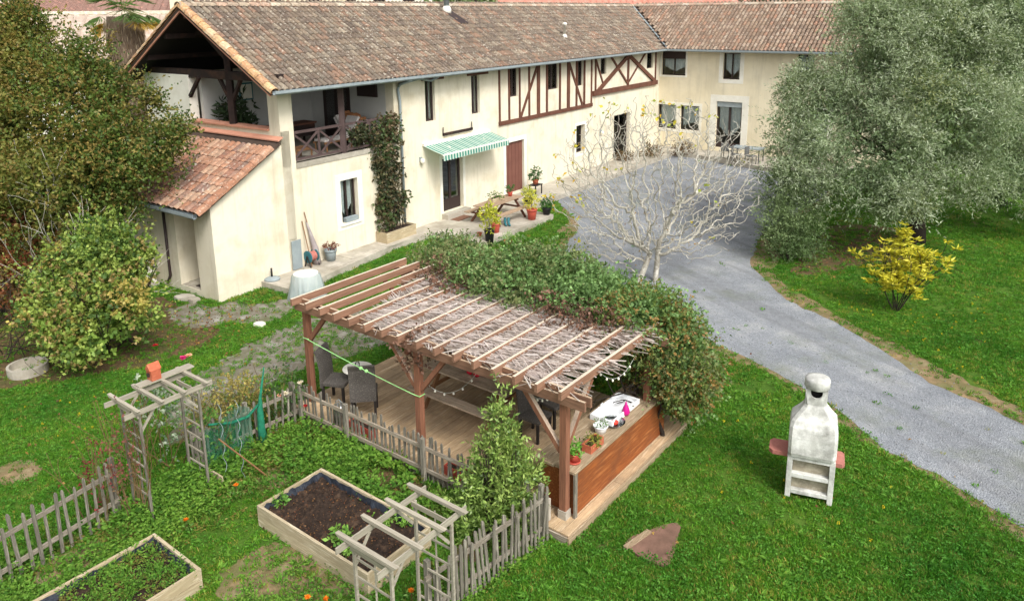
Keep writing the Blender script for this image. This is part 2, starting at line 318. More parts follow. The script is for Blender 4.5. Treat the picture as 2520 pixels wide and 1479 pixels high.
# ------------------------------------------------------------------ walls with openings
def wall(fr, axis, a0, a1, z0, z1, at, th, opens, top=None):
    """wall in the plane b=at (axis 'a') or a=at (axis 'b'); th = signed depth inwards; opens = (a0,a1,z0,z1); top(a) optional sloping top"""
    P = (lambda q, w, z: fr.p(q, at + w, z)) if axis == 'a' else (lambda q, w, z: fr.p(at + w, q, z))
    mb = MB(); xs = sorted({a0, a1, *[k for o in opens for k in o[:2]]}); zs = sorted({z0, z1, *[k for o in opens for k in o[2:]]})
    xs = [x for x in xs if a0 <= x <= a1]; zs = [z for z in zs if z0 <= z <= z1]
    for i in range(len(xs) - 1):
        for j in range(len(zs) - 1):
            cx = (xs[i] + xs[i + 1]) / 2; cz = (zs[j] + zs[j + 1]) / 2
            if any(o[0] < cx < o[1] and o[2] < cz < o[3] for o in opens): continue
            for w in (0, th):
                mb.quad(P(xs[i], w, zs[j]), P(xs[i + 1], w, zs[j]), P(xs[i + 1], w, zs[j + 1]), P(xs[i], w, zs[j + 1]))
    for o in list(opens) + [(a0, a1, z0, z1)]:
        x0, x1, y0, y1 = max(o[0], a0), min(o[1], a1), max(o[2], z0), min(o[3], z1)
        for (p, q), (p2, q2) in (((x0, y0), (x1, y0)), ((x1, y0), (x1, y1)), ((x1, y1), (x0, y1)), ((x0, y1), (x0, y0))):
            mb.quad(P(p, 0, q), P(p2, 0, q2), P(p2, th, q2), P(p, th, q))
    if top:
        (x0, h0), (x1, h1) = top
        mb.prism([P(a0, 0, z1), P(a1, 0, z1)] + [P(x, 0, z) for x, z in top[::-1]], [P(a0, th, z1), P(a1, th, z1)] + [P(x, th, z) for x, z in top[::-1]])
    return mb
def window(root, fr, axis, o, at, ins, curtain=True, leafs=2, sill=None, name='window', solid=0, fw=.06, bars=0):
    """joinery set ins deep in the opening o of the plane at"""
    x0, x1, z0, z1 = o
    def B(mb, q0, q1, w0, w1, y0, y1):
        return mb.box(fr, q0, q1, at + w0, at + w1, y0, y1) if axis == 'a' else mb.box(fr, at + w0, at + w1, q0, q1, y0, y1)
    sg = 1 if ins > 0 else -1; w0, w1 = ins, ins + .05 * sg
    f = MB(); B(f, x0, x0 + fw, w0, w1, z0, z1); B(f, x1 - fw, x1, w0, w1, z0, z1); B(f, x0 + fw, x1 - fw, w0, w1, z0, z0 + fw); B(f, x0 + fw, x1 - fw, w0, w1, z1 - fw, z1)
    xs = np.linspace(x0 + fw, x1 - fw, leafs + 1)
    for x in xs[1:-1]: B(f, x - fw * .6, x + fw * .6, w0, w1, z0 + fw, z1 - fw)
    if solid: B(f, x0 + fw, x1 - fw, w0 + .003 * sg, w1 - .003 * sg, z0 + fw, z0 + fw + solid)
    fo = f.build(name, M['frame'], root)
    for i in range(leafs):
        g = MB(); B(g, xs[i] + .01, xs[i + 1] - .01, ins + .02 * sg, ins + .026 * sg, z0 + fw + solid, z1 - fw); g.build('pane', M['glass'], fo)
        if curtain:
            c = MB(); n = 9; zt = z1 - fw; L, Rr = xs[i] + .04, xs[i + 1] - .04
            lo = [z0 + fw + solid + (.25 + .5 * abs(k / (n - 1) - (0 if i % 2 else 1))) * (z1 - z0) * .45 if curtain == 'tied' else z0 + fw + solid + .05 for k in range(n)]
            pts = []
            for k in range(n):
                x = L + (Rr - L) * k / (n - 1); w = ins + (.09 + .025 * (k % 2)) * sg
                for z in (zt, lo[k]): pts.append(fr.p(x, at + w, z) if axis == 'a' else fr.p(at + w, x, z))
            c.add(pts, [(2 * k, 2 * k + 2, 2 * k + 3, 2 * k + 1) for k in range(n - 1)]); c.build('curtain', M['curtain'], fo)
    if sill:
        s_ = MB(); B(s_, x0 - .08, x1 + .08, -.06 * sg, ins, z0 - .07, z0 - .002); s_.build('sill', sill, fo)
    return fo
def surround(root, fr, axis, o, at, w, m, bottom=True, proud=.012, sg=1):
    x0, x1, z0, z1 = o; mb = MB()
    def B(q0, q1, y0, y1):
        return mb.box(fr, q0, q1, at - proud * sg, at + .001, y0, y1) if axis == 'a' else mb.box(fr, at - proud * sg, at + .001, q0, q1, y0, y1)
    zb = z0 - w if bottom else z0
    B(x0 - w, x0, zb, z1 + w); B(x1, x1 + w, zb, z1 + w); B(x0, x1, z1, z1 + w)
    if bottom: B(x0, x1, z0 - w, z0)
    return mb.build('window_surround', m, root)

# ------------------------------------------------------------------ clay tiles
PAL_OLD = [S(134, 119, 104), S(124, 110, 98), S(141, 127, 113), S(146, 131, 114), S(117, 104, 94), S(143, 120, 104), S(158, 146, 129), S(133, 120, 107), S(128, 115, 104), S(152, 124, 106), S(129, 119, 107), S(124, 111, 99)]
PAL_WING = [S(160, 138, 118), S(149, 127, 111), S(168, 147, 129), S(143, 122, 106), S(170, 135, 114), S(177, 159, 141), S(155, 133, 116), S(138, 119, 104)]
PAL_NEW = [S(182, 139, 114), S(171, 126, 102), S(191, 151, 126), S(159, 118, 100), S(148, 120, 108), S(190, 157, 133), S(167, 133, 116)]
PAL_VERGE = [S(220, 184, 142), S(214, 172, 128), S(226, 196, 160), S(204, 160, 122)]
def tile_geo(w0, w1, L, h, th=.016, seg=6):
    vs = []; fs = []
    for j, (w, y, lift) in enumerate(((w0, 0, .028), (w1, L, 0))):
        for k in range(seg + 1):
            a = math.pi * k / seg; vs.append((-math.cos(a) * w / 2, y, math.sin(a) * h + lift))
    for k in range(seg + 1):
        a = math.pi * k / seg; vs.append((-math.cos(a) * (w0 / 2 - th), 0, math.sin(a) * (h - th) + .028))
    n = seg + 1
    for k in range(seg):
        fs.append((k, k + 1, n + k + 1, n + k)); fs.append((2 * n + k, 2 * n + k + 1, k + 1, k))
    return np.array(vs), fs
def col_attr(me, cols):
    a = me.color_attributes.new('Col', 'FLOAT_COLOR', 'POINT'); a.data.foreach_set('color', np.asarray(cols, np.float32).ravel())
def tile_set(root, key, geo, pal, places, nsep, name='tile', restname='tile_field'):
    """places: list of (order, pos, X, Y, Z); the first nsep become parts of their own, the rest one joined part"""
    vs, fs = geo; places = sorted(places, key=lambda q: q[0]); b = base_of(root); meshes = []
    for i, c in enumerate(pal):
        me = bpy.data.meshes.new(name); me.from_pydata([tuple(v) for v in vs], [], fs); col_attr(me, [c] * len(vs)); me.materials.append(M['tile']); me.update(); meshes.append(me)
    rs = random.Random(key)
    for o_, p, X, Y, Z in places[:nsep]:
        o = bpy.data.objects.new(name, meshes[rs.randrange(len(pal))]); link(o, root)
        j = rs.uniform(-.02, .02); X2 = X + Y * j; Y2 = Y - X * j
        q = p - b; o.matrix_basis = Matrix(((X2[0], Y2[0], Z[0], q[0]), (X2[1], Y2[1], Z[1], q[1]), (X2[2], Y2[2], Z[2], q[2]), (0, 0, 0, 1)))
    rest = places[nsep:]
    if rest:
        av = []; af = []; ac = []; fa = np.array(fs)
        for i, (o_, p, X, Y, Z) in enumerate(rest):
            j = rs.uniform(-.025, .025); X2 = X + Y * j; Y2 = Y - X * j
            av.append((p - b) + vs[:, :1] * X2 + vs[:, 1:2] * Y2 + vs[:, 2:] * Z + Z * rs.uniform(-.006, .006)); af.append(fa + i * len(vs)); c = np.array(pal[rs.randrange(len(pal))]) * rs.uniform(.85, 1.12); ac.append(np.tile(c, (len(vs), 1)))
        me = bpy.data.meshes.new(restname); me.from_pydata(np.concatenate(av).tolist(), [], np.concatenate(af).tolist()); col_attr(me, np.concatenate(ac)); me.materials.append(M['tile']); me.update()
        stuff(link(bpy.data.objects.new(restname, me), root))
# ------------------------------------------------------------------ main house
RB = 3.6; RZ = 8.27; SL = (RZ - 5.85) / (RB + .5)
def zr(b): return 5.85 + (b + .5) * SL
def zb(b): return zr(2 * RB - b)
th_ = math.atan(SL); NRM_F = -HG * math.sin(th_) + np.array([0, 0, math.cos(th_)]); UPS_F = HG * math.cos(th_) + np.array([0, 0, math.sin(th_)])
house = thing('farmhouse', 'long cream rendered house with mossy tile roof and open gable loggia', 'house', HF.p(2.57, 0, 0))
UP1 = (9.11, 9.66, 4.08, 5.6); UP2 = (11.86, 12.40, 4.05, 5.58)
TW = [(14.50, 15.11, 4.48, 5.72), (17.48, 18.42, 4.52, 5.72), (20.13, 20.72, 4.48, 5.72), (22.48, 23.09, 4.87, 5.72), (27.91, 28.7, 4.82, 5.72)]
GW = (4.78, 5.54, 1.2, 2.66); FD = (9.95, 11.2, .42, 2.55); BD = (14.16, 15.53, .3, 2.55); SW = (20.09, 20.95, 1.15, 2.55); D2 = (24.05, 25.9, .25, 2.6)
LG = (3.07, 7.45, 3.5, 6.3)
opens = [UP1, UP2, GW, FD, BD, SW, D2, LG] + TW
wall(HF, 'a', 2.57, 29.65, 0, 6.0, 0, .38, opens).build('facade_wall', M['wall'], house)
# gable end
wall(HF, 'b', .0, 7.2, 0, 4.58, 2.571, .32, []).build('gable_wall', M['wall'], house)
bx('corner_pillar', M['wall'], house, HF, 2.575, 3.068, .385, .5, 4.4, 6.05)
bx('gable_panel', M['white'], house, HF, 2.573, 2.88, 4.55, 7.2, 4.581, 6.1)
for k in range(14): bx('parapet_tile', M['salmon'], house, HF, 2.5, 2.93, .52 + k * .288, .52 + (k + 1) * .288 - .008, 4.583, 4.635 + .004 * (k % 3))
wall(HF, 'a', 2.9, 33.2, 0, 6.0, 7.2, -.3, []).build('back_wall', M['wall'], house)
# loggia inside
bx('loggia_floor', M['concrete'], house, HF, 2.9, 7.45, .05, 7.1, 3.3, 3.5)
bx('loggia_floor_edge', M['concrete'], house, HF, 3.072, 7.448, -.025, .04, 3.38, 3.545)
bx('loggia_back_wall', M['inwall'], house, HF, 2.9, 7.45, 4.3, 4.45, 3.5, 6.02)
e = MB(); pts = [(.383, 3.5), (7.0, 3.5), (7.0, 6.02), (RB, RZ - .16), (.383, 6.05)]
e.prism([HF.p(7.45, b, z) for b, z in pts], [HF.p(7.65, b, z) for b, z in pts]).build('loggia_end_wall', M['inwall'], house)
dr = MB().box(HF, 7.40, 7.448, 2.17, 3.57, 3.5, 5.45).build('door', M['frame'], house)
bx('pane', M['glass'], dr, HF, 7.385, 7.398, 2.95, 3.4, 3.8, 5.3)
bx('pane', M['glass'], dr, HF, 7.385, 7.398, 2.3, 2.8, 3.8, 5.3)
bx('shutter', M['frame'], house, HF, 7.36, 7.448, .75, 1.7, 5.12, 5.66)
# truss of the open gable
TA = 2.72
bm_('tie_beam', M['darkwood'], house, HF.p(TA, -.05, 6.16), HF.p(TA, 7.2, 6.16), .2, .26)
bm_('king_post', M['darkwood'], house, HF.p(TA - .02, 2.45, 4.6), HF.p(TA - .02, 2.45, 7.5), .19, .19, (1, 0, 0))
bm_('brace', M['darkwood'], house, HF.p(TA, 2.5, 6.65), HF.p(TA, 4.0, 7.75), .12, .12)
bm_('brace', M['darkwood'], house, HF.p(TA, 2.52, 5.2), HF.p(TA, 1.9, 6.05), .1, .1)
bm_('brace', M['darkwood'], house, HF.p(TA, 2.4, 5.2), HF.p(TA, 3.0, 6.05), .1, .1)
bm_('brace', M['darkwood'], house, HF.p(TA - .1, 4.56, 5.4), HF.p(TA - .1, 3.95, 6.05), .1, .1)
bm_('collar_beam', M['darkwood'], house, HF.p(TA + .5, 2.2, 7.45), HF.p(TA + .5, 5.0, 7.45), .14, .18)
for b in (1.2, 2.4, 4.8, 6.0):
    z = min(zr(b), zb(b)) - .2; bm_('purlin', M['darkwood'], house, HF.p(2.1, b, z), HF.p(7.44, b, z), .14, .16)
bm_('ridge_beam', M['darkwood'], house, HF.p(2.1, RB, RZ - .28), HF.p(7.44, RB, RZ - .28), .14, .16)
# roof slabs
def slab(root, name, pts, m, th=.1):
    pts = [np.array(p) for p in pts]; return MB().prism(pts, [p - np.array([0, 0, th]) for p in pts]).build(name, m, root)
V0, V1 = 29.15, 33.25
slab(house, 'roof_deck', [HF.p(1.95, -.5, zr(-.5)), HF.p(V0, -.5, zr(-.5)), HF.p(V1, RB, RZ), HF.p(1.95, RB, RZ)], M['underroof'])
slab(house, 'roof_deck', [HF.p(1.95, RB, RZ), HF.p(V1, RB, RZ), HF.p(V1 + 4.1, 7.7, zr(-.5)), HF.p(1.95, 7.7, zr(-.5))], M['underroof'])
slab(house, 'soffit_boards', [HF.p(1.99, -.45, zr(-.45) - .105), HF.p(7.44, -.45, zr(-.45) - .105), HF.p(7.44, RB, RZ - .105), HF.p(1.99, RB, RZ - .105)], M['soffit'], .03)
slab(house, 'soffit_boards', [HF.p(1.99, RB, RZ - .105), HF.p(7.44, RB, RZ - .105), HF.p(7.44, 7.65, zr(-.45) - .105), HF.p(1.99, 7.65, zr(-.45) - .105)], M['soffit'], .03)
ct = math.cos(th_); pl = []; sp = .36
for i in range(146):
    a = 2.28 + i * .2125
    for j in range(14):
        b = -.56 + j * sp * ct
        if b > RB - .12 or a > 29.6 + b + .1: continue
        pl.append((a + .02 * abs(j - 6), HF.p(a, b, zr(b) + .008), HD, UPS_F, NRM_F))
tile_set(house, 'main', tile_geo(.185, .15, .47, .085), PAL_OLD, pl, 300)
NRM_B = HG * math.sin(th_) + np.array([0, 0, math.cos(th_)]); UPS_B = -HG * math.cos(th_) + np.array([0, 0, math.sin(th_)])
pl = []
for i in range(0, 150):
    a = 2.28 + i * .2125
    for j in range(14):
        b = 7.75 - j * sp * ct
        if b < RB + .12: continue
        pl.append((a, HF.p(a, b, zb(b) + .008), -HD, UPS_B, NRM_B))
tile_set(house, 'mainback', tile_geo(.185, .15, .47, .085), PAL_OLD, pl, 0)
pl = [(j, HF.p(2.02, -.58 + j * .37 * ct, zr(-.58 + j * .37 * ct) + .01), HD, UPS_F, NRM_F) for j in range(13)]
pl += [(j + 20, HF.p(2.02, 7.78 - j * .37 * ct, zb(7.78 - j * .37 * ct) + .01), -HD, UPS_B, NRM_B) for j in range(13)]
tile_set(house, 'verge', tile_geo(.30, .27, .46, .15), PAL_VERGE, pl, 99, name='verge_tile')
EZ3 = np.array([0, 0, 1.])
def edge_tiles(root, key, P0, D, n, step, pal, name='ridge_tile', w=.32, h=.13):
    D = np.array(D); X = np.cross(D, EZ3); X /= np.linalg.norm(X)
    Zn = np.cross(X, D); tile_set(root, key, tile_geo(w, w * .9, step + .06, h), pal, [(i, np.array(P0) + D * step * i, X, D, Zn) for i in range(n)], 300, name=name)
PAL_RIDGE = [S(206, 194, 174), S(188, 172, 152), S(212, 202, 186), S(176, 158, 140), S(196, 166, 146)]
edge_tiles(house, 'ridge', HF.p(1.9, RB, RZ + .0), HD, 74, .425, PAL_RIDGE, w=.34)
# bargeboard under the verge
for b0, b1 in ((-.5, RB), (7.7, RB)):
    z0 = zr(-.5); bm_('verge_board', M['salmon'], house, HF.p(1.98, b0, z0 - .06), HF.p(1.98, b1, RZ - .06), .05, .16)
# gutter and pipes
def gutter(root, p0, p1, out):
    out = np.array(out); prof = [(-.0, .06), (.0, -.02), (.04, -.06), (.1, -.06), (.14, -.02), (.14, .06), (.125, .06), (.125, -.015), (.095, -.045), (.045, -.045), (.015, -.015), (.015, .06)]
    MB().prism([np.array(p0) + out * x + EZ3 * z for x, z in prof], [np.array(p1) + out * x + EZ3 * z for x, z in prof]).build('gutter', M['zinc'], root)
gutter(house, HF.p(1.98, -.56, 5.82), HF.p(29.05, -.56, 5.82), -HG)
def fpt(x, y, b=-.07): s, z = FC(x, y, b); return HF.p(s, b, z)
MB().tube([HF.p(9.25, -.55, 5.76), HF.p(9.15, -.3, 5.62), fpt(1030, 194), fpt(983, 208), fpt(979, 222), fpt(984, 249), fpt(997, 548)], .05, 8).build('downpipe', M['zinc'], house, True)
MB().tube([HF.p(7.75, -.62, 5.76), HF.p(7.62, -.2, 5.6), fpt(981, 214)], .05, 8).build('downpipe', M['zinc'], house, True)
# valley flashing
MB().prism([HF.p(29.3, -.5, 5.9), HF.p(29.5, -.5, 5.9), HF.p(33.35, RB, RZ + .06), HF.p(33.15, RB, RZ + .06)], [HF.p(29.2, -.55, 5.98), HF.p(29.45, -.55, 5.98), HF.p(33.3, RB, RZ + .1), HF.p(33.1, RB, RZ + .1)]).build('valley_flashing', M['zinc'], house)
# windows and doors
for o in (UP1, UP2): window(house, HF, 'a', o, 0, .12, True, 2, name='window')
for i, o in enumerate(TW): window(house, HF, 'a', o, 0, .1, i in (0, 2), 2 if i < 3 else 1)
for (a0, z0, a1, z1) in ((8.93, 5.7, 10.15, 5.69), (11.6, 5.69, 12.93, 5.66)): bx('lintel', M['timber'], house, HF, a0, a1, -.06, .06, z0 - .1, z0 + .11)
window(house, HF, 'a', GW, 0, .16, 'tied', 2, sill=M['white']); surround(house, HF, 'a', GW, 0, .22, M['white'])
wb = bx('window_box', M['zinc'], house, HF, 4.95, 5.5, -.02, .14, 1.21, 1.36)
window(house, HF, 'a', FD, 0, .16, False, 2, name='french_door', solid=.35, fw=.1)
surround(house, HF, 'a', FD, 0, .16, M['white'], bottom=False, proud=.008)
surround(house, HF, 'a', BD, 0, .2, M['white'], bottom=False)
bdoor = MB().box(HF, BD[0], BD[1], .1, .16, BD[2], BD[3]).build('door', M['door'], house)
for q in range(5): bx('plank', M['door'], bdoor, HF, BD[0] + .03 + q * .264, BD[0] + .03 + (q + 1) * .264 - .015, .085, .102, BD[2] + .02, BD[3] - .02)
bx('threshold', M['concrete'], house, HF, FD[0] - .1, FD[1] + .1, -.3, .15, .2, .4)
window(house, HF, 'a', SW, 0, .22, True, 1); surround(house, HF, 'a', SW, 0, .14, M['white'])
window(house, HF, 'a', D2, 0, .18, True, 2, name='french_door', fw=.09)
bx('floor_slab', M['concrete'], house, HF, 3, 29.2, .39, 7.1, .02, .2)
# half timbering
nb = [0]
def fb(a0, z0, a1, z1, w, extra=0.):
    nb[0] += 1; h = .07 + .0045 * (nb[0] % 11) + extra; bm_('timber', M['timber'], house, HF.p(a0, -.012, z0), HF.p(a1, -.012, z1), w, h, HG)
for a, w in ((13.72, .09), (14.41, .09), (15.2, .09), (15.94, .09), (16.68, .2), (17.38, .1), (18.51, .1), (19.28, .2), (20.04, .1), (20.79, .1), (21.52, .1)): fb(a, 3.5, a, 5.78, w)
fb(16.62, 5.7, 15.28, 3.56, .12); fb(19.3, 5.73, 20.62, 3.56, .12)
fb(13.65, 3.45, 21.6, 3.45, .17, .03)
fb(21.65, 3.99, 29.2, 3.97, .24, .12); fb(21.93, 4.1, 21.93, 5.78, .1); fb(29.02, 4.1, 29.02, 5.78, .1); fb(25.53, 4.1, 25.53, 5.7, .16)
fb(22.05, 4.02, 25.5, 5.68, .2, .05); fb(25.56, 5.68, 29.0, 4.02, .2, .053); fb(23.5, 5.74, 25.45, 4.22, .1); fb(27.68, 5.74, 25.7, 4.3, .1); fb(21.95, 5.65, 22.7, 4.45, .1)
# hanging bar under the upper windows, wall lamps
br = MB(); br.beam(HF.p(10.0, -.06, 3.5), HF.p(11.8, -.06, 3.5), .1, .06, HG); br.beam(HF.p(10.02, -.05, 3.5), HF.p(10.02, -.05, 3.78), .03, .03); br.beam(HF.p(11.78, -.05, 3.5), HF.p(11.78, -.05, 3.78), .03, .03)
tag(br.build('wall_rack', M['darkwood']), 'empty dark hanging rack below the two narrow upper windows', 'rack')
def wall_lamp(x, y, label):
    s, z = FC(x, y, -.1); t = thing('wall_lamp', label, 'lamp', HF.p(s, 0, z), 'lamps on the cream facade')
    bx('bracket', M['zinc'], t, HF, s - .05, s + .05, -.06, -.002, z - .06, z + .1); MB().lathe(HF.p(s, -.12, z - .13), [(.06, 0), (.09, .06), (.07, .15), (.02, .18)], 10).build('lamp_shade', M['white'], t, True)
wall_lamp(1039, 394, 'small white wall lamp left of the awning'); wall_lamp(1482, 325, 'small wall lamp between the small window and the brown door')
# flue and vent
fl = thing('flue_pipe', 'metal flue pipe with white collar near the roof ridge', 'chimney', HF.p(14.2, 3.1, 8.0))
MB().lathe(HF.p(14.2, 3.1, 7.95), [(.2, 0), (.2, .2), (.14, .34)], 12).build('collar', M['white'], fl, True)
MB().lathe(HF.p(14.2, 3.1, 8.25), [(.12, 0), (.12, 1.3), (.17, 1.32), (.17, 1.42), (.02, 1.5)], 12).build('pipe', M['zinc'], fl, True)
MB().prism([HF.p(14.0, 2.2, zr(2.2) + .1), HF.p(14.6, 2.2, zr(2.2) + .1), HF.p(14.5, 3.2, zr(3.2) + .1), HF.p(13.95, 3.2, zr(3.2) + .1)], [HF.p(14.0, 2.2, zr(2.2) + .13), HF.p(14.6, 2.2, zr(2.2) + .13), HF.p(14.5, 3.2, zr(3.2) + .13), HF.p(13.95, 3.2, zr(3.2) + .13)]).build('flashing', M['frame'], fl)
ve = thing('roof_vent', 'thin white vent pipe standing on the long mossy roof', 'vent pipe', HF.p(20.6, 1.0, 6.75))
MB().lathe(HF.p(20.6, 1.0, 6.72), [(.14, 0), (.12, .14), (.07, .2)], 10).build('base', M['white'], ve, True); MB().lathe(HF.p(20.6, 1.0, 6.9), [(.05, 0), (.05, .45), (.11, .46), (.11, .56), (.03, .6)], 10).build('pipe', M['white'], ve, True)

# ------------------------------------------------------------------ wing
wing = thing('house_wing', 'cream house wing with ribbed tile roof and brown French door behind olive tree', 'house', HF.p(29.65, -2, 0))
def zw(a): return 5.85 + (a - 29.15) * SL
W1 = (-1.59, -.12, 4.36, 5.72); W2 = (-4.73, -3.78, 4.26, 5.7); L1 = (-1.12, .0, 1.25, 2.66); L2 = (-2.52, -1.38, 1.25, 2.66); WD = (-4.98, -3.52, .4, 3.02); W3 = (-8.6, -7.76, 4.3, 5.7); W4 = (-9.5, -7.9, .4, 2.8)
wall(HF, 'b', -12, -.001, 0, 6.0, 29.65, .38, [W1, W2, L1, L2, WD, W3, W4]).build('front_wall', M['wall2'], wing)
wall(HF, 'a', 29.66, 36.8, 0, 6.0, -12, .3, []).build('end_wall', M['wall2'], wing)
wall(HF, 'b', -12, 7.2, 0, 6.0, 36.85, -.3, []).build('back_wall', M['wall2'], wing)
e = MB().prism([HF.p(29.66, -11.99, 6.0), HF.p(36.8, -11.99, 6.0), HF.p(33.25, -11.99, 8.25)], [HF.p(29.66, -11.7, 6.0), HF.p(36.8, -11.7, 6.0), HF.p(33.25, -11.7, 8.25)]).build('gable_wall', M['wall2'], wing)
slab(wing, 'roof_deck', [HF.p(V0, -.5, zw(V0)), HF.p(V1, RB, RZ), HF.p(V1, -12.4, RZ), HF.p(V0, -12.4, zw(V0))], M['underroof'])
slab(wing, 'roof_deck', [HF.p(V1, RB, RZ), HF.p(37.35, 7.7, zw(V0)), HF.p(37.35, -12.4, zw(V0)), HF.p(V1, -12.4, RZ)], M['underroof'])
NRM_W = -HD * math.sin(th_) + EZ3 * math.cos(th_); UPS_W = HD * math.cos(th_) + EZ3 * math.sin(th_)
pl = []
for i in range(76):
    b = 3.4 - i * .2125
    for j in range(14):
        a = 29.09 + j * sp * ct
        if a > V1 - .12 or b > a - 29.65 - .05: continue
        pl.append((abs(i - 34) + .3 * j, HF.p(a, b, zw(a) + .008), -HG, UPS_W, NRM_W))
tile_set(wing, 'wing', tile_geo(.19, .16, .47, .095), PAL_WING, pl, 300)
edge_tiles(wing, 'wridge', HF.p(V1, RB, RZ), -HG, 38, .425, PAL_RIDGE, w=.34)
gutter(wing, HF.p(29.09, -.55, 5.82), HF.p(29.09, -12.3, 5.82), -HD)
window(wing, HF, 'b', W1, 29.65, .16, 'tied', 2); surround(wing, HF, 'b', W1, 29.65, .1, M['white'])
bx('roller_shutter', M['frame'], wing, HF, 29.72, 29.8, W1[0] + .05, W1[1] - .05, W1[3] - .42, W1[3] - .03)
for o in (L1, L2): window(wing, HF, 'b', o, 29.65, .16, 'tied', 1)
surround(wing, HF, 'b', (-2.52, .0, 1.25, 2.66), 29.65, .16, M['white']); bx('pier', M['white'], wing, HF, 29.64, 29.66, -1.37, -1.13, 1.26, 2.65)
window(wing, HF, 'b', W2, 29.65, .16, 'tied', 2); surround(wing, HF, 'b', W2, 29.65, .22, M['white'])
window(wing, HF, 'b', WD, 29.65, .18, 'tied', 2, name='french_door', fw=.1, solid=.2); surround(wing, HF, 'b', WD, 29.65, .36, M['white'], bottom=False)
bx('roller_shutter', M['zinc'], wing, HF, 29.7, 29.8, WD[0] + .02, WD[1] - .02, WD[3] - .3, WD[3] - .02)
window(wing, HF, 'b', W3, 29.65, .16, 'tied', 2); window(wing, HF, 'b', W4, 29.65, .18, 'tied', 2, name='french_door'); surround(wing, HF, 'b', W4, 29.65, .25, M['white'], bottom=False)
bx('floor_slab', M['concrete'], wing, HF, 30.1, 36.5, -11.6, 7, .02, .2)

# ------------------------------------------------------------------ annexe (lean-to)
anx = thing('lean_to_annexe', 'cream lean-to annexe with orange tile roof and dark open doorway', 'annexe', HF.p(0, 0, 0))
A0, A1, Z0, Z1 = -.38, 2.45, 2.72, 4.30; SA = (Z1 - Z0) / (A1 - A0)
def za(a): return Z0 + (a - A0) * SA
def zu(a): return za(a) - .12
sw = MB(); o_ = [(0, 0), (2.566, 0), (2.566, zu(2.45)), (0, zu(0))]
sw.prism([HF.p(a, 0, z) for a, z in o_], [HF.p(a, .28, z) for a, z in o_]).build('side_wall', M['wall'], anx)
wall(HF, 'b', .281, 4.5, 0, zu(0) - .01, .0, .25, [(.86, 1.86, .18, 2.45)]).build('front_wall', M['wall'], anx)
o2 = [(0.0, 0), (2.566, 0), (2.566, zu(2.45)), (0.0, zu(0))]
MB().prism([HF.p(a, 4.51, z) for a, z in o2], [HF.p(a, 4.75, z) for a, z in o2]).build('end_wall', M['wall'], anx)
bx('recess_wall', M['wall'], anx, HF, .98, 1.1, .29, 4.4, 0, 3.0); bx('recess_floor', M['concrete'], anx, HF, .02, .97, .87, 1.85, .05, .185)
bx('jamb', M['wall'], anx, HF, .252, .978, .6, .85, .186, 2.6); bx('jamb', M['wall'], anx, HF, .252, .978, 1.87, 2.1, .186, 2.6)
bx('door_mat', M['frame'], anx, HF, .15, .7, .9, 1.35, .187, .2)
slab(anx, 'roof_deck', [HF.p(A0, -.1, za(A0)), HF.p(A1, -.1, za(A1)), HF.p(A1, 4.9, za(A1)), HF.p(A0, 4.9, za(A0))], M['underroof'])
ta = math.atan(SA); NA = -HD * math.sin(ta) + EZ3 * math.cos(ta); UA = HD * math.cos(ta) + EZ3 * math.sin(ta); la = math.cos(ta)
pl = []
for i in range(18):
    b = .18 + i * .262
    for j in range(8): pl.append((i, HF.p(A0 - .06 + j * .365 * la, b, za(A0 - .06 + j * .365 * la) + .01), -HG, UA, NA))
tile_set(anx, 'anx', tile_geo(.262, .235, .44, .085), PAL_NEW, pl, 300)
pl = [(j, HF.p(A0 - .08 + j * .365 * la, -.08, za(A0 - .08 + j * .365 * la) - .01), -HG, UA, NA) for j in range(8)]
tile_set(anx, 'anxv', tile_geo(.28, .26, .44, .15), PAL_NEW[:3], pl, 99, name='verge_tile')
MB().prism([HF.p(2.38, -.12, za(2.38) + .06), HF.p(2.38, 4.9, za(2.38) + .06), HF.p(2.56, 4.9, 4.4), HF.p(2.56, -.12, 4.4)], [HF.p(2.38, -.12, za(2.38) + .1), HF.p(2.38, 4.9, za(2.38) + .1), HF.p(2.568, 4.9, 4.44), HF.p(2.568, -.12, 4.44)]).build('flashing', M['salmon'], anx)
gutter(anx, HF.p(A0 - .04, -.02, Z0 - .08), HF.p(A0 - .04, 4.85, Z0 - .08), -HD)
MB().tube([HF.p(-.06, 2.3, 2.6), HF.p(-.06, 2.3, .4), HF.p(-.15, 2.35, .15)], .045, 8).build('downpipe', M['frame'], anx, True)
# ------------------------------------------------------------------ awning
def stripemat(name):
    m, nt = nt_new(name); src = N(nt, 'NewGeometry').outputs['Position']; vm = N(nt, 'VectorMath', operation='DOT_PRODUCT'); vm.inputs[1].default_value = tuple(HD); nt.links.new(src, vm.inputs[0])
    mu = N(nt, 'Math', operation='MULTIPLY'); mu.inputs[1].default_value = 1 / .165; nt.links.new(vm.outputs['Value'], mu.inputs[0]); fr = N(nt, 'Math', operation='FRACT'); nt.links.new(mu.outputs[0], fr.inputs[0])
    c = ramp(nt, fr.outputs[0], [(.0, S(44, 138, 122)), (.5, S(206, 220, 208))]); c.node.color_ramp.interpolation = 'CONSTANT'
    bs = N(nt, 'BsdfPrincipled'); bs.inputs['Roughness'].default_value = .9; tr = N(nt, 'BsdfTranslucent'); mx = N(nt, 'MixShader'); mx.inputs[0].default_value = .3; nt.links.new(c, bs.inputs['Base Color']); nt.links.new(c, tr.inputs[0]); nt.links.new(bs.outputs[0], mx.inputs[1]); nt.links.new(tr.outputs[0], mx.inputs[2]); nt.links.new(mx.outputs[0], N(nt, 'OutputMaterial').inputs[0]); return m
M['stripe'] = stripemat('striped_awning_cloth')
awn = thing('striped_awning', 'green and white striped awning over the French door', 'awning', HF.p(10.8, 0, 3.2))
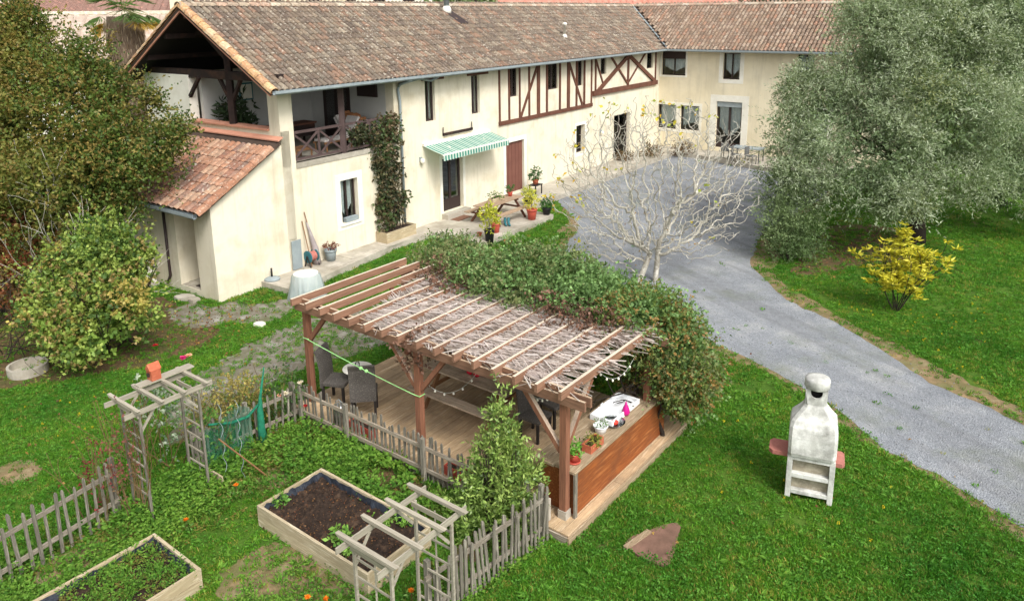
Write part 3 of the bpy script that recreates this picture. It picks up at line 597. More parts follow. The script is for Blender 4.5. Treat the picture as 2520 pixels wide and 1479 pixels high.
a0, a1, wz, fz, fb_ = 8.85, 12.95, 3.24, 2.98, -.98
n = 50; vs = []
for i in range(n + 1):
    a = a0 + (a1 - a0) * i / n
    for s in (0, .5, 1): vs.append(HF.p(a, fb_ * s - .02, wz + (fz - wz) * s - .05 * s * (1 - s) - .006 * math.sin(i * 2.1)))
MB().add(vs, [(i * 3 + j, i * 3 + 3 + j, i * 3 + 4 + j, i * 3 + 1 + j) for i in range(n) for j in range(2)]).build('canopy', M['stripe'], awn, True)
vs = []; n = 100
for i in range(n + 1): a = a0 + (a1 - a0) * i / n; vs += [HF.p(a, fb_ - .035, fz - .035), HF.p(a, fb_ - .045, fz - .2 - .035 * abs(math.sin(math.pi * i / 4)))]
MB().add(vs, [(2 * i, 2 * i + 2, 2 * i + 3, 2 * i + 1) for i in range(n)]).build('valance', M['stripe'], awn)
bm_('front_bar', M['white'], awn, HF.p(a0, fb_ - .01, fz - .01), HF.p(a1, fb_ - .01, fz - .01), .05, .06)
bx('cassette', M['white'], awn, HF, a0, a1, -.1, -.002, wz - .02, wz + .08)
for a in (a0 + .5, a1 - .5): bm_('arm', M['white'], awn, HF.p(a, -.06, wz - .08), HF.p(a + (.5 if a < 10 else -.5), -.5, wz - .14), .03, .03); bm_('arm', M['white'], awn, HF.p(a + (.5 if a < 10 else -.5), -.5, wz - .14), HF.p(a, fb_ + .02, fz - .05), .03, .03)
# ------------------------------------------------------------------ pergola
def woodmat(name, side, side2, top, top2, grain, rnd=.1):
    """stained timber whose upward faces have bleached grey in the weather"""
    m, nt = nt_new(name); vec = coord(nt, grain); f = noise(nt, vec, 2.5)
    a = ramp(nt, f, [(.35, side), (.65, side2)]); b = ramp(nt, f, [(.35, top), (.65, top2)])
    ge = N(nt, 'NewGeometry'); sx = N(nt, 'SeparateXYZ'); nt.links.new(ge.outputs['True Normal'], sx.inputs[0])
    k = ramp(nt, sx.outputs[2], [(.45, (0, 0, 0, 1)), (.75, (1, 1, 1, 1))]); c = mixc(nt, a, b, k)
    oi = N(nt, 'ObjectInfo'); mr = N(nt, 'MapRange'); mr.inputs[3].default_value = 1 - rnd; mr.inputs[4].default_value = 1 + rnd; nt.links.new(oi.outputs['Random'], mr.inputs[0])
    h = N(nt, 'HueSaturation'); nt.links.new(mr.outputs[0], h.inputs['Value']); nt.links.new(c, h.inputs['Color'])
    bs = N(nt, 'BsdfPrincipled'); bs.inputs['Roughness'].default_value = .8; bs.inputs['Specular IOR Level'].default_value = .25; nt.links.new(h.outputs[0], bs.inputs['Base Color'])
    bp = N(nt, 'Bump'); bp.inputs['Strength'].default_value = .3; bp.inputs['Distance'].default_value = .01; nt.links.new(noise(nt, vec, 8), bp.inputs['Height']); nt.links.new(bp.outputs[0], bs.inputs['Normal'])
    nt.links.new(bs.outputs[0], N(nt, 'OutputMaterial').inputs[0]); return m
RD1, RD2 = S(150, 114, 92), S(124, 92, 74); GT1, GT2 = S(212, 200, 180), S(190, 176, 156)
M['rafter'] = woodmat('stained_rafter', RD1, RD2, GT1, GT2, AV); M['pbeam'] = woodmat('stained_beam', RD1, RD2, S(190, 160, 130), GT2, AU); M['ppost'] = woodmat('stained_post', S(148, 102, 78), S(122, 82, 64), GT1, GT2, 'z')
perg = thing('pergola', 'red-brown timber pergola with grey rafters and straw thatch over the deck', 'pergola', PF.p(0, 0, .15))
PU = (0, 3.14, 6.27); PV = 2.78
for u in PU:
    for v in (0, PV):
        bx('post', M['ppost'], perg, PF, u - .06, u + .06, v - .06, v + .06, .152 if (u, v) != (0, 0) else .3, 2.32)
bx('post_base', M['concrete'], perg, PF, -.075, .075, -.075, .075, .152, .299)
for v in (0, PV):
    for s in (-1, 1): bx('beam', M['pbeam'], perg, PF, -.42, 6.5, v + s * .085 - .022, v + s * .085 + .022, 2.17, 2.33)
for k in range(16):
    u = 6.36 - k * .4293; bx('rafter', M['rafter'], perg, PF, u - .027, u + .027, -.27 + random.uniform(-.02, .02), 2.98 + random.uniform(-.06, .06), 2.332, 2.475)
for k in range(15):
    if k % 2 == 0: u = 6.36 - (k + .5) * .4293; bx('blocking', M['pbeam'], perg, PF, u - .18, u + .18, -.045, -.005, 2.335, 2.42)
def brace(u0, v0, z0, u1, v1, z1): bm_('brace', M['ppost'], perg, PF.p(u0, v0, z0), PF.p(u1, v1, z1), .075, .085)
brace(6.2, 0, 1.55, 5.62, 0, 2.22); brace(3.2, 0, 1.42, 3.85, 0, 2.2); brace(3.08, 0, 1.42, 2.45, 0, 2.2); brace(.06, 0, 1.3, .8, 0, 2.2); brace(0, .06, 1.4, 0, .75, 2.25)
brace(6.27, 2.7, 1.5, 6.27, 2.05, 2.3); brace(3.14, 2.7, 1.5, 3.14, 2.05, 2.3)
M['thatch'] = leafmat('straw_thatch', .45, .9, .1, (1, .98, .96, 1))
def strands(n, umax, seed, zc=2.39):
    rs = np.random.default_rng(seed); vs = []; fs = []; cs = []
    pal = np.array([S(238, 230, 224), S(226, 217, 210), S(246, 241, 237), S(206, 196, 187), S(234, 225, 221), S(172, 158, 147)])
    for i in range(n):
        v = rs.uniform(.02, 2.75); um = 4.45 + .3 * v + rs.normal() * .12; L = rs.uniform(.35, 1.1); u = rs.uniform(.05, um)
        dn = .5 + .5 * math.sin(u * 2.3 + v * 1.7 + 1) * math.sin(v * 3.1 - u * .9)
        if rs.random() < min(.95, 1.1 * dn ** 1.3): continue
        if u < .9 and rs.random() < .45: continue
        dv = rs.normal() * .13; dz = rs.normal() * .03; z = zc + rs.normal() * .022; w = rs.uniform(.007, .02)
        p0 = PF.p(u - L / 2, v - dv, z - dz); p1 = PF.p(min(u + L / 2, um + .1), v + dv, z + dz); pm = (p0 + p1) / 2 + np.array([0, 0, rs.normal() * .02])
        b = len(vs); off = [PF.ey * w, -PF.ey * w * .5 + EZ3 * w, -PF.ey * w * .5 - EZ3 * w * .4]
        for q, k in ((p0, 1), (pm, 1), (p1, .4)):
            for o in off: vs.append(q + o * k)
        for j in range(2):
            for t in range(3): fs.append((b + j * 3 + t, b + j * 3 + (t + 1) % 3, b + j * 3 + 3 + (t + 1) % 3, b + j * 3 + 3 + t))
        cs += [pal[rs.integers(len(pal))]] * 9
    me = bpy.data.meshes.new('thatch'); bb = base_of(perg); me.from_pydata([tuple(q - bb) for q in vs], [], fs); col_attr(me, cs); me.materials.append(M['thatch']); me.update(); stuff(link(bpy.data.objects.new('thatch', me), perg))
strands(11500, 5, 11)
# ------------------------------------------------------------------ deck
M['deck'] = mat('weathered_deck_board', S(204, 178, 142), S(180, 152, 118), S(214, 192, 160), scale=2.2, grain=AV, bump=.4, rnd=.13, stain=S(120, 104, 84), sscale=1.3, samt=.6)
deck = thing('timber_deck', 'weathered brown board deck under the pergola', 'deck', PF.p(3, 1, 0))
k = 0; u = -.30
while u < 6.42:
    w = .138; jt = (1.3, 2.6, 2.0, 3.1)[k % 4] + .1 * (k % 3)
    for v0, v1 in ((-.34, jt - .004), (jt + .004, 3.85)): bx('board', M['deck'], deck, PF, u, u + w, v0, v1, .122, .15 + .0015 * (k % 3))
    u += w + .009; k += 1
bx('fascia_board', M['greywood_v'], deck, PF, -.335, -.304, -.38, 3.87, -.01, .135)
bx('fascia_board', M['greywood_u'], deck, PF, -.30, 6.45, -.375, -.345, -.01, .12)
bx('joists', M['darkwood'], deck, PF, -.29, 6.4, -.33, 3.83, -.01, .118)
# ------------------------------------------------------------------ bar counter
M['ply'] = mat('orange_brown_panel', S(160, 92, 46), S(128, 70, 36), S(176, 110, 62), scale=1.6, bump=.15, grain=AV, rough=.7, stain=S(96, 62, 44), sscale=1.4, samt=.6)
bar = thing('bar_counter', 'outdoor bar counter with grey plank top and orange-brown side panel', 'counter', PF.p(.25, 1.6, .15))
bx('front_panel', M['ply'], bar, PF, -.13, -.11, .12, 3.25, .16, .93); bx('end_panel', M['ply'], bar, PF, -.1, .52, .13, .15, .16, .93); bx('end_panel', M['ply'], bar, PF, -.1, .52, 3.2, 3.22, .16, .93)
for q in ((-.1, .16), (-.1, 3.1), (.45, .18), (.45, 3.1)): bx('leg', M['greywood_z'], bar, PF, q[0] + .003, q[0] + .073, q[1], q[1] + .07, .155, .93)
for i in range(4): bx('plank', M['greywood_v'], bar, PF, -.17 + i * .2, -.17 + i * .2 + .192, .04 + .02 * (i % 2), 3.3 - .02 * (i % 2), .935, .975 + .002 * (i % 2))
bx('corner_post', M['greywood_z'], bar, PF, -.17, -.135, .05, .12, .152, .93)

# ------------------------------------------------------------------ picket fences
def picket_mesh(w=.055, t=.02, h=1.):
    pr = [(-w / 2, 0), (w / 2, 0), (w / 2, h - .04), (w * .3, h - .01), (0, h), (-w * .3, h - .01), (-w / 2, h - .04)]
    b = MB().prism([(x, -t / 2, z) for x, z in pr], [(x, t / 2, z) for x, z in pr]); me = bpy.data.meshes.new('picket'); me.from_pydata(b.v, [], b.f); me.materials.append(M['greywood_z']); me.update(); return me
M['fencerail'] = mat('fence_rail', S(150, 141, 126), S(122, 113, 100), S(170, 162, 148), scale=2.5, grain=AV, bump=.3, rnd=.1)
PKT = [picket_mesh(.044, .02, .84), picket_mesh(.04, .022, .8), picket_mesh(.048, .02, .87)]
def fence(label, p0, p1, h, step, posts, seed, skip=(), rail=M['greywood_u'], lean=.03, railside=1):
    rs = random.Random(seed); p0 = np.array(p0); p1 = np.array(p1); L = np.linalg.norm(p1 - p0); D = (p1 - p0) / L; Nn = np.array([-D[1], D[0], 0]) * railside; ang = math.atan2(D[1], D[0])
    t = thing('picket_fence', label, 'fence', p0); n = int(L / step)
    for i in range(n + 1):
        if i in skip: continue
        o = bpy.data.objects.new('picket', PKT[rs.randrange(3)]); link(o, t); q = D * (i * step + rs.uniform(-.01, .01)) + Nn * .03
        o.location = (q[0], q[1], .03); o.rotation_euler = (rs.gauss(0, lean), rs.gauss(0, lean), ang); o.scale = (rs.uniform(.85, 1.15), 1, h / .84 * rs.uniform(.96, 1.04))
    for z in (.25, .68): bm_('rail', rail, t, p0 + EZ3 * z * h / .84, p1 + EZ3 * z * h / .84, .03, .07)
    for s in posts:
        q = p0 + D * s * L - Nn * .04; MB().prism([q + D * a + Nn * b for a, b in ((-.035, -.035), (.035, -.035), (.035, .035), (-.035, .035))], [q + D * a + Nn * b + EZ3 * h * 1.06 for a, b in ((-.035, -.035), (.035, -.035), (.035, .035), (-.035, .035))]).build('post', M['greywood_z'], t)
    return t
fence('weathered picket fence running along the front edge of the deck', PF.p(6.0, -.5, 0), PF.p(.32, -.46, 0), .82, .115, (.01, .25, .6, .99), 1, railside=1)
fence('weathered picket fence from the deck corner down to the bottom edge', PF.p(.02, -.5, 0), PF.p(.3, -2.85, 0), .95, .088, (.02, .97), 2, rail=M['fencerail'], lean=.05)
fence('picket fence in the lower left corner beside the rose-covered arch', PF.p(5.5, -6.9, 0), PF.p(6.0, -4.1, 0), 1.0, .15, (.02, .26, .98), 3, rail=M['fencerail'], railside=-1)
fence('picket fence half hidden under green netting beside the wooden arch', PF.p(6.12, -2.75, 0), PF.p(6.05, -.56, 0), .85, .14, (.03, .5, .97), 4, rail=M['fencerail'], railside=-1)
fence('short picket fence between the front wooden arch and the bottom edge', PF.p(.1, -4.1, 0), PF.p(.45, -6.9, 0), .95, .12, (.03, .6), 5, rail=M['fencerail'], lean=.05)

# ------------------------------------------------------------------ arches
def arch(label, u0, u1, v0, v1, h, m=M['greywood_z'], seed=1, board=False):
    rs = random.Random(seed); t = thing('garden_arch', label, 'garden arch', PF.p((u0 + u1) / 2, (v0 + v1) / 2, 0))
    mu, mv = M['archu'], M['archv']
    for v in (v0, v1):
        for u in (u0, u1): bx('post', m, t, PF, u - .018, u + .018, v - .018, v + .018, 0, h - .08)
        for k in range(7):
            z = .16 + k * (h - .36) / 6.4; bm_('rung', mu, t, PF.p(u0, v + .024, z), PF.p(u1, v + .024, z + rs.uniform(-.01, .01)), .014, .03)
        bm_('upright', m, t, PF.p((u0 + u1) / 2, v + .036, .1), PF.p((u0 + u1) / 2, v + .036, h - .12), .014, .022, (1, 0, 0))
        bm_('head_rail', mu, t, PF.p(u0 - .03, v - .03, h - .12), PF.p(u1 + .03, v - .03, h - .12), .018, .07)
        s = 1 if v == v0 else -1
        for u in (u0, u1): bm_('brace', mv, t, PF.p(u + .03, v + s * .02, h - .42), PF.p(u + .03, v + s * .28, h - .09), .02, .04)
    for u in (u0 - .035, u1 + .035): bm_('beam', mv, t, PF.p(u, v0 - .24, h - .05), PF.p(u, v1 + .24, h - .05), .022, .085)
    n = 4
    for k in range(n):
        v = v0 - .08 + (v1 - v0 + .16) * k / (n - 1)
        a, b = u0 - .2, u1 + .2; pr = [(a, h + .045), (a + .05, h + .005), (b - .05, h + .005), (b, h + .045), (b, h + .05), (a, h + .05)]
        MB().prism([PF.p(q, v - .028, z) for q, z in pr], [PF.p(q, v + .028, z) for q, z in pr]).build('slat', mu, t)
    if board: bx('shelf_board', mv, t, PF, u1 - .06, u1 + .12, v0 + .3, v1 + .26, h + .052, h + .075)
    return t
M['archu'] = mat('pale_arch_wood_u', S(178, 170, 153), S(146, 138, 122), scale=2.5, grain=AU, bump=.2, rnd=.08)
M['archv'] = mat('pale_arch_wood_v', S(170, 163, 147), S(140, 133, 118), scale=2.5, grain=AV, bump=.2, rnd=.08)
arch('weathered wooden garden arch at left with a terracotta birdhouse on its beam', 5.42, 6.0, -3.9, -2.9, 2.02, seed=3, board=True)
arch('bare pale wooden garden arch beside the raised bed of dark soil', -.17, .46, -3.85, -2.82, 1.95, m=M['archv'], seed=4)
bh = thing('birdhouse', 'small terracotta birdhouse on the beam of the left arch', 'birdhouse', PF.p(6.02, -3.3, 2.1))
M['terracotta'] = mat('terracotta', S(188, 104, 74), S(170, 90, 64), S(200, 124, 92), scale=6, bump=.2, rnd=.08)
bx('body', M['terracotta'], bh, PF, 5.95, 6.12, -3.38, -3.22, 2.1, 2.28)
MB().prism([PF.p(5.95, -3.4, 2.282), PF.p(6.12, -3.4, 2.282), PF.p(6.035, -3.4, 2.39)], [PF.p(5.95, -3.2, 2.282), PF.p(6.12, -3.2, 2.282), PF.p(6.035, -3.2, 2.39)]).build('roof', M['terracotta'], bh)
MB().lathe(PF.p(6.035, -3.39, 2.2), [(.03, -.03), (.03, .03)], 10).build('hole_plug', M['frame'], bh)  # solid dark plug painted in for the shade of the entrance hole

# ------------------------------------------------------------------ raised beds
M['bedwood_u'] = mat('pale_bed_board_u', S(202, 188, 158), S(172, 156, 128), S(214, 202, 176), scale=2.2, grain=AU, bump=.3, rnd=.06, stain=S(150, 140, 110), sscale=1.4, samt=.5)
M['bedwood_v'] = mat('pale_bed_board_v', S(198, 182, 150), S(166, 148, 118), S(208, 196, 168), scale=2.2, grain=AV, bump=.3, rnd=.06, stain=S(150, 140, 110), sscale=1.4, samt=.5)
M['liner'] = mat('black_liner', S(34, 38, 46), S(52, 58, 68), scale=8, bump=.5, rough=.45)
def raised_bed(label, u0, u1, v0, v1, h=.36, sl=.24, seed=1):
    t = thing('raised_bed', label, 'raised bed', PF.p((u0 + u1) / 2, (v0 + v1) / 2, 0)); w = .045
    for z0, z1 in ((0, h / 2 - .003), (h / 2 + .003, h)):
        for v in (v0, v1 - w): bx('board', M['bedwood_u'], t, PF, u0, u1, v, v + w, z0, z1 + (.004 if v == v0 else 0))
        for u in (u0, u1 - w): bx('board', M['bedwood_v'], t, PF, u, u + w, v0 + w + .002, v1 - w - .002, z0, z1 - .004)
    L = MB(); g = .052; n = 26; rs = np.random.default_rng(seed)
    ring = [(u0 + g + (u1 - u0 - 2 * g) * k / n, v0 + g) for k in range(n)] + [(u1 - g, v0 + g + (v1 - v0 - 2 * g) * k / n) for k in range(n)] + [(u1 - g - (u1 - u0 - 2 * g) * k / n, v1 - g) for k in range(n)] + [(u0 + g, v1 - g - (v1 - v0 - 2 * g) * k / n) for k in range(n)]
    c = np.array([(u0 + u1) / 2, (v0 + v1) / 2]); m_ = len(ring); vs = []
    for q in ring:
        q = np.array(q); inn = q + (c - q) / np.linalg.norm(c - q) * rs.uniform(.02, .07); vs += [PF.p(*q, h - .015 + rs.uniform(-.04, .01)), PF.p(*inn, sl - .02)]
    L.add(vs, [(2 * k, 2 * ((k + 1) % m_), 2 * ((k + 1) % m_) + 1, 2 * k + 1) for k in range(m_)]); L.build('liner', M['liner'], t)
    nx, ny = 60, 30; uu = np.linspace(u0 + .055, u1 - .055, nx); vv = np.linspace(v0 + .055, v1 - .055, ny); vs = []
    hz = rs.normal(size=(nx, ny)) * .018 + np.kron(rs.normal(size=(15, 10)), np.ones((4, 3))) * .02
    for i, a in enumerate(uu):
        for j, b in enumerate(vv): vs.append(PF.p(a, b, sl + hz[i, j] - .03 * (i in (0, nx - 1) or j in (0, ny - 1))))
    mb = MB().add(vs, [(i * ny + j, (i + 1) * ny + j, (i + 1) * ny + j + 1, i * ny + j + 1) for i in range(nx - 1) for j in range(ny - 1)])
    stuff(mb.build('soil', M['soil'], t, True)); return t
raised_bed('raised timber bed of bare dark soil between the fence and front arch', 1.36, 3.95, -2.93, -1.64)
raised_bed('raised timber bed full of weeds in the bottom left corner', 3.36, 4.64, -6.9, -4.25, seed=2)
raised_bed_edge = bx('edging_board', M['bedwood_u'], None, PF, 5.3, 6.05, -2.72, -2.69, 0, .22); tag(raised_bed_edge, 'low edging board at the foot of the left wooden arch', 'board')

# ------------------------------------------------------------------ barbecue
M['bbq'] = mat('white_cast_concrete', S(226, 226, 220), S(206, 206, 200), S(236, 236, 232), scale=4, bump=.35, bscale=50, stain=S(104, 103, 96), sscale=2.6, samt=.75, rough=.9, streak=S(150, 148, 140))
M['pinkstone'] = mat('pink_cast_stone', S(176, 116, 104), S(158, 100, 90), scale=8, bump=.4)
M['bbqin'] = mat('beige_concrete', S(176, 168, 148), S(140, 132, 114), S(190, 184, 168), scale=4, bump=.2)  # darker beige than the outside, for back panel and niche backs
M['near_black'] = mat('near_black', S(46, 44, 42), S(30, 29, 28), scale=6)  # near-black tone of the block filling the chimney opening
_e = np.array([.93, -.368, 0]); QF = Frame(G(1930, 1222), _e, (.368, .93, 0))
bbq = thing('barbecue', 'tall white concrete garden barbecue with chimney on the lawn', 'barbecue', QF.p(.34, .25, 0))
W_, D_ = .74, .52
bx('side_panel', M['bbq'], bbq, QF, 0, .085, 0, D_, 0, .80, bevel=.008); bx('side_panel', M['bbq'], bbq, QF, W_ - .085, W_, 0, D_, 0, .80, bevel=.008)
bx('back_panel', M['bbqin'], bbq, QF, .086, W_ - .086, D_ - .14, D_ - .08, .1, .79)
bx('shelf', M['bbq'], bbq, QF, .086, W_ - .086, .004, D_ - .1, .1, .17, bevel=.006); bx('shelf', M['bbq'], bbq, QF, .086, W_ - .086, .004, D_ - .1, .40, .475, bevel=.006); bx('shelf', M['bbq'], bbq, QF, .086, W_ - .086, .004, D_ - .1, .72, .80, bevel=.006)
bx('niche_back', M['bbqin'], bbq, QF, .09, W_ - .09, .1, .12, .172, .355); bx('niche_back', M['bbqin'], bbq, QF, .09, W_ - .09, .1, .12, .477, .68)
def ringq(w, d0, d1, z, ch=.05):
    c = W_ / 2; return [QF.p(a, b, z) for a, b in ((c - w + ch, d0), (c + w - ch, d0), (c + w, d0 + ch), (c + w, d1 - ch), (c + w - ch, d1), (c - w + ch, d1), (c - w, d1 - ch), (c - w, d0 + ch))]
prof = [(.36, -.03, .55, .803), (.372, -.045, .56, .86), (.375, -.03, .56, 1.15), (.37, .0, .56, 1.3), (.35, .04, .55, 1.4), (.25, .12, .48, 1.53), (.185, .16, .45, 1.62), (.17, .175, .44, 1.66)]
hb = MB(); rings = [ringq(*p) for p in prof]
hb.add([q for r in rings for q in r], [(i * 8 + k, i * 8 + (k + 1) % 8, i * 8 + 8 + (k + 1) % 8, i * 8 + 8 + k) for i in range(len(rings) - 1) for k in range(8)] + [tuple(range(8))[::-1], tuple(range(len(rings) * 8 - 8, len(rings) * 8))])
hb.build('hood', M['bbq'], bbq, False)
c = W_ / 2; cw = .168; z0, z1 = 1.662, 1.94; r_ = .09; zc = 1.875
ch = MB()
def plate(b0, b1):
    ins = [(c - r_, z1), (c - r_, zc)] + [(c - r_ * math.cos(a), zc - r_ * math.sin(a)) for a in np.linspace(0, math.pi, 9)[1:-1]] + [(c + r_, zc), (c + r_, z1)]
    n = len(ins); outs = [(c - cw, z1), (c - cw, zc)] + [(c - cw * (1 - 2 * k / 8), z0) for k in range(1, 8)] + [(c + cw, zc), (c + cw, z1)]
    for b in (b0, b1):
        for k in range(n - 1): ch.quad(QF.p(ins[k][0], b, ins[k][1]), QF.p(ins[k + 1][0], b, ins[k + 1][1]), QF.p(outs[k + 1][0], b, outs[k + 1][1]), QF.p(outs[k][0], b, outs[k][1]))
    for k in range(n - 1): ch.quad(QF.p(ins[k][0], b0, ins[k][1]), QF.p(ins[k + 1][0], b0, ins[k + 1][1]), QF.p(ins[k + 1][0], b1, ins[k + 1][1]), QF.p(ins[k][0], b1, ins[k][1]))
    for k in range(n - 1): ch.quad(QF.p(outs[k][0], b0, outs[k][1]), QF.p(outs[k + 1][0], b0, outs[k + 1][1]), QF.p(outs[k + 1][0], b1, outs[k + 1][1]), QF.p(outs[k][0], b1, outs[k][1]))
plate(.18, .22); plate(.39, .43)
ch.box(QF, c - cw, c - cw + .035, .221, .389, z0, z1 - .002); ch.box(QF, c + cw - .035, c + cw, .221, .389, z0, z1 - .002)
ch.build('chimney', M['bbq'], bbq); bx('flue', M['near_black'], bbq, QF, c - .12, c + .12, .3, .38, z0 + .01, z1 - .005)
MB().lathe(QF.p(c, .305, 1.942), [(.185, 0), (.198, .015), (.2, .13), (.19, .165), (.12, .185), (.01, .19)], 20).build('chimney_cap', M['bbq'], bbq, True)
def shelf_(a0, a1):
    pts = [(a0, .12), (a1, .12), (a1, .42), (a0, .5)] if a0 < 0 else [(a0, .05), (a1, .05), (a1 + .04, .1), (a1 + .04, .4), (a1, .45), (a0, .45)]
    if a0 < 0: pts = [(a1, .1), (a0 + .06, .1), (a0, .17), (a0, .42), (a0 + .06, .5), (a1, .5)]
    MB().prism([QF.p(a, b, .70) for a, b in pts], [QF.p(a, b, .77) for a, b in pts]).build('side_shelf', M['pinkstone'], bbq)
shelf_(-.3, -.002); shelf_(W_ + .002, W_ + .1)
sl_ = sheet('slab', smooth_poly(gpix([(1560, 1320), (1665, 1290), (1668, 1320), (1640, 1395), (1545, 1350)]), .1, .008, 2), .03, M['slab'], thick=.05); tag(sl_, 'flat brown slab lying in the lawn right of the deck corner', 'slab')
tag(bm_('plank', M['greywood_v'], None, G(1538, 1348, .04), G(1598, 1306, .04), .09, .03), 'thin weathered plank lying beside the brown slab', 'plank')
# ------------------------------------------------------------------ vegetation helpers
def unit(v): return v / (np.linalg.norm(v, axis=-1, keepdims=True) + 1e-9)
class Leaves:
    def __init__(s): s.P = []; s.C = []
    def add(s, pos, dirs, L, W, col, fold=.15):
        n = len(pos)
        if n == 0: return
        dirs = unit(dirs); rnd = rng.normal(size=(n, 3)); side = unit(np.cross(dirs, rnd)); up = np.cross(side, dirs)
        L = np.broadcast_to(L, n)[:, None]; W = np.broadcast_to(W, n)[:, None]
        mid = pos + dirs * L * .45 + up * L * fold * .5
        q = np.stack([pos, mid + side * W * .5, pos + dirs * L - up * L * fold * .3, mid - side * W * .5], 1)
        s.P.append(q.reshape(-1, 3)); s.C.append(np.repeat(np.c_[np.clip(col, 0, 1), np.ones(n)], 4, 0))
    def build(s, name, mat_, parent=None):
        P_ = np.concatenate(s.P); C_ = np.concatenate(s.C)
        if parent is not None: P_ = P_ - base_of(parent)
        n = len(P_) // 4; me = bpy.data.meshes.new(name); me.vertices.add(4 * n); me.vertices.foreach_set('co', P_.astype(np.float32).ravel())
        me.loops.add(4 * n); me.loops.foreach_set('vertex_index', np.arange(4 * n, dtype=np.int32)); me.polygons.add(n)
        me.polygons.foreach_set('loop_start', np.arange(0, 4 * n, 4, dtype=np.int32)); me.polygons.foreach_set('loop_total', np.full(n, 4, np.int32))
        me.update(calc_edges=True); col_attr(me, C_); me.materials.append(mat_); return stuff(link(bpy.data.objects.new(name, me), parent))
def lin3(*c): return np.array(S(*c)[:3])
def pnoise(p, f, ph=0.): return (np.sin(p[:, 0] * f + 1.3 * np.sin(p[:, 1] * f * .8 + ph)) + np.sin(p[:, 1] * f * 1.1 + 1.7 * np.sin(p[:, 2] * f * .9 + ph * 2)) + np.sin(p[:, 2] * f * 1.2 + 1.1 * np.sin(p[:, 0] * f * 1.1 + ph * 3))) / 3
def crown(lv, blobs, n, k, tl, L, W, pal, shell=(.6, 1.0), up=.0, out=.8, gap=-.5, gapf=1.6, droop=0., spread=.9, jit=.12, zmin=None, curve=0.):
    """twigs spread over the shells of several ellipsoid clumps, k leaves on each"""
    C_ = np.array([b[0] for b in blobs], float); Rr = np.array([np.broadcast_to(b[1], 3) for b in blobs], float)
    ar = (Rr[:, 0] * Rr[:, 1] + Rr[:, 0] * Rr[:, 2] + Rr[:, 1] * Rr[:, 2]); idx = rng.choice(len(blobs), n, p=ar / ar.sum())
    d = unit(rng.normal(size=(n, 3))); r = rng.uniform(shell[0] ** 2, shell[1] ** 2, n) ** .5
    pos = C_[idx] + d * Rr[idx] * r[:, None]; pos += rng.normal(size=(n, 3)) * jit
    keep = np.ones(n, bool)
    for c, rr in zip(C_, Rr): keep &= ~((((pos - c) / rr) ** 2).sum(1) < shell[0] ** 2 * .8)
    keep &= pnoise(pos, gapf) > gap
    if zmin is not None: keep &= pos[:, 2] > zmin
    pos, d, idx = pos[keep], d[keep], idx[keep]; n = len(pos)
    td = unit(d * out + rng.normal(size=(n, 3)) * .6 + np.array([0, 0, up])); pal = np.array(pal)
    bj = rng.uniform(0, 1, len(blobs)); cn = (pnoise(pos, 1.1, 2.) * .5 + .5) * .5 + rng.random(n) * .35 + bj[idx] * .25
    tc = pal[np.clip((cn * len(pal)).astype(int), 0, len(pal) - 1)] * rng.uniform(.8, 1.2, n)[:, None]
    for j in range(k):
        f = (j + .5) / k; tdj = unit(td + np.array([0, 0, -curve * f])); p = pos + tdj * (tl * f * rng.uniform(.7, 1.2, n))[:, None]
        ld = unit(tdj * .7 + unit(rng.normal(size=(n, 3))) * spread + np.array([0, 0, -droop]))
        lv.add(p, ld, L * rng.uniform(.65, 1.25, n), W * rng.uniform(.7, 1.2, n), tc * rng.uniform(.82, 1.18, n)[:, None])
def limb(mb, p, d, L, r, depth, spread=.6, up=.1, seg=4, wob=.18, taper=.62, kids=(2, 3), tips=None, nside=6, minr=.006, shrink=.72):
    p = np.array(p, float); d = unit(np.array(d, float)); path = [p]; rad = [r]
    for i in range(seg):
        d = unit(d + rng.normal(size=3) * wob + np.array([0, 0, up])); p = p + d * L / seg; path.append(p); rad.append(max(minr, r * (1 - (1 - taper) * (i + 1) / seg)))
    mb.tube(path, rad, nside if r > .03 else (4 if r > .012 else 3), cap=False)
    if depth <= 0:
        if tips is not None: tips.append((p, d))
        return
    nk = rng.integers(kids[0], kids[1] + 1)
    for k in range(nk):
        a = path[rng.integers(seg // 2, seg + 1)] if k else path[-1]
        nd = unit(d + unit(rng.normal(size=3)) * spread); limb(mb, a, nd, L * shrink * rng.uniform(.75, 1.2), max(minr, rad[-1] * rng.uniform(.65, .95)), depth - 1, spread, up, seg, wob, taper, kids, tips, nside, minr, shrink)
def subblobs(blobs, k, f, seed=0):
    out = []
    for c, r in blobs:
        r = np.broadcast_to(np.array(r, float), 3)
        for _ in range(k):
            d = unit(rng.normal(size=3)); d[2] = abs(d[2]) if rng.random() < .6 else d[2]; out.append((np.array(c) + d * r * rng.uniform(.62, .95), r.mean() * f * rng.uniform(.7, 1.3) * np.array([1, 1, .85])))
    return out
def zpix(x, y, Y):                                       # point on the ray at ground depth Y
    d_ = ray(x, y); return CAMP + d_ * (Y / d_[1])

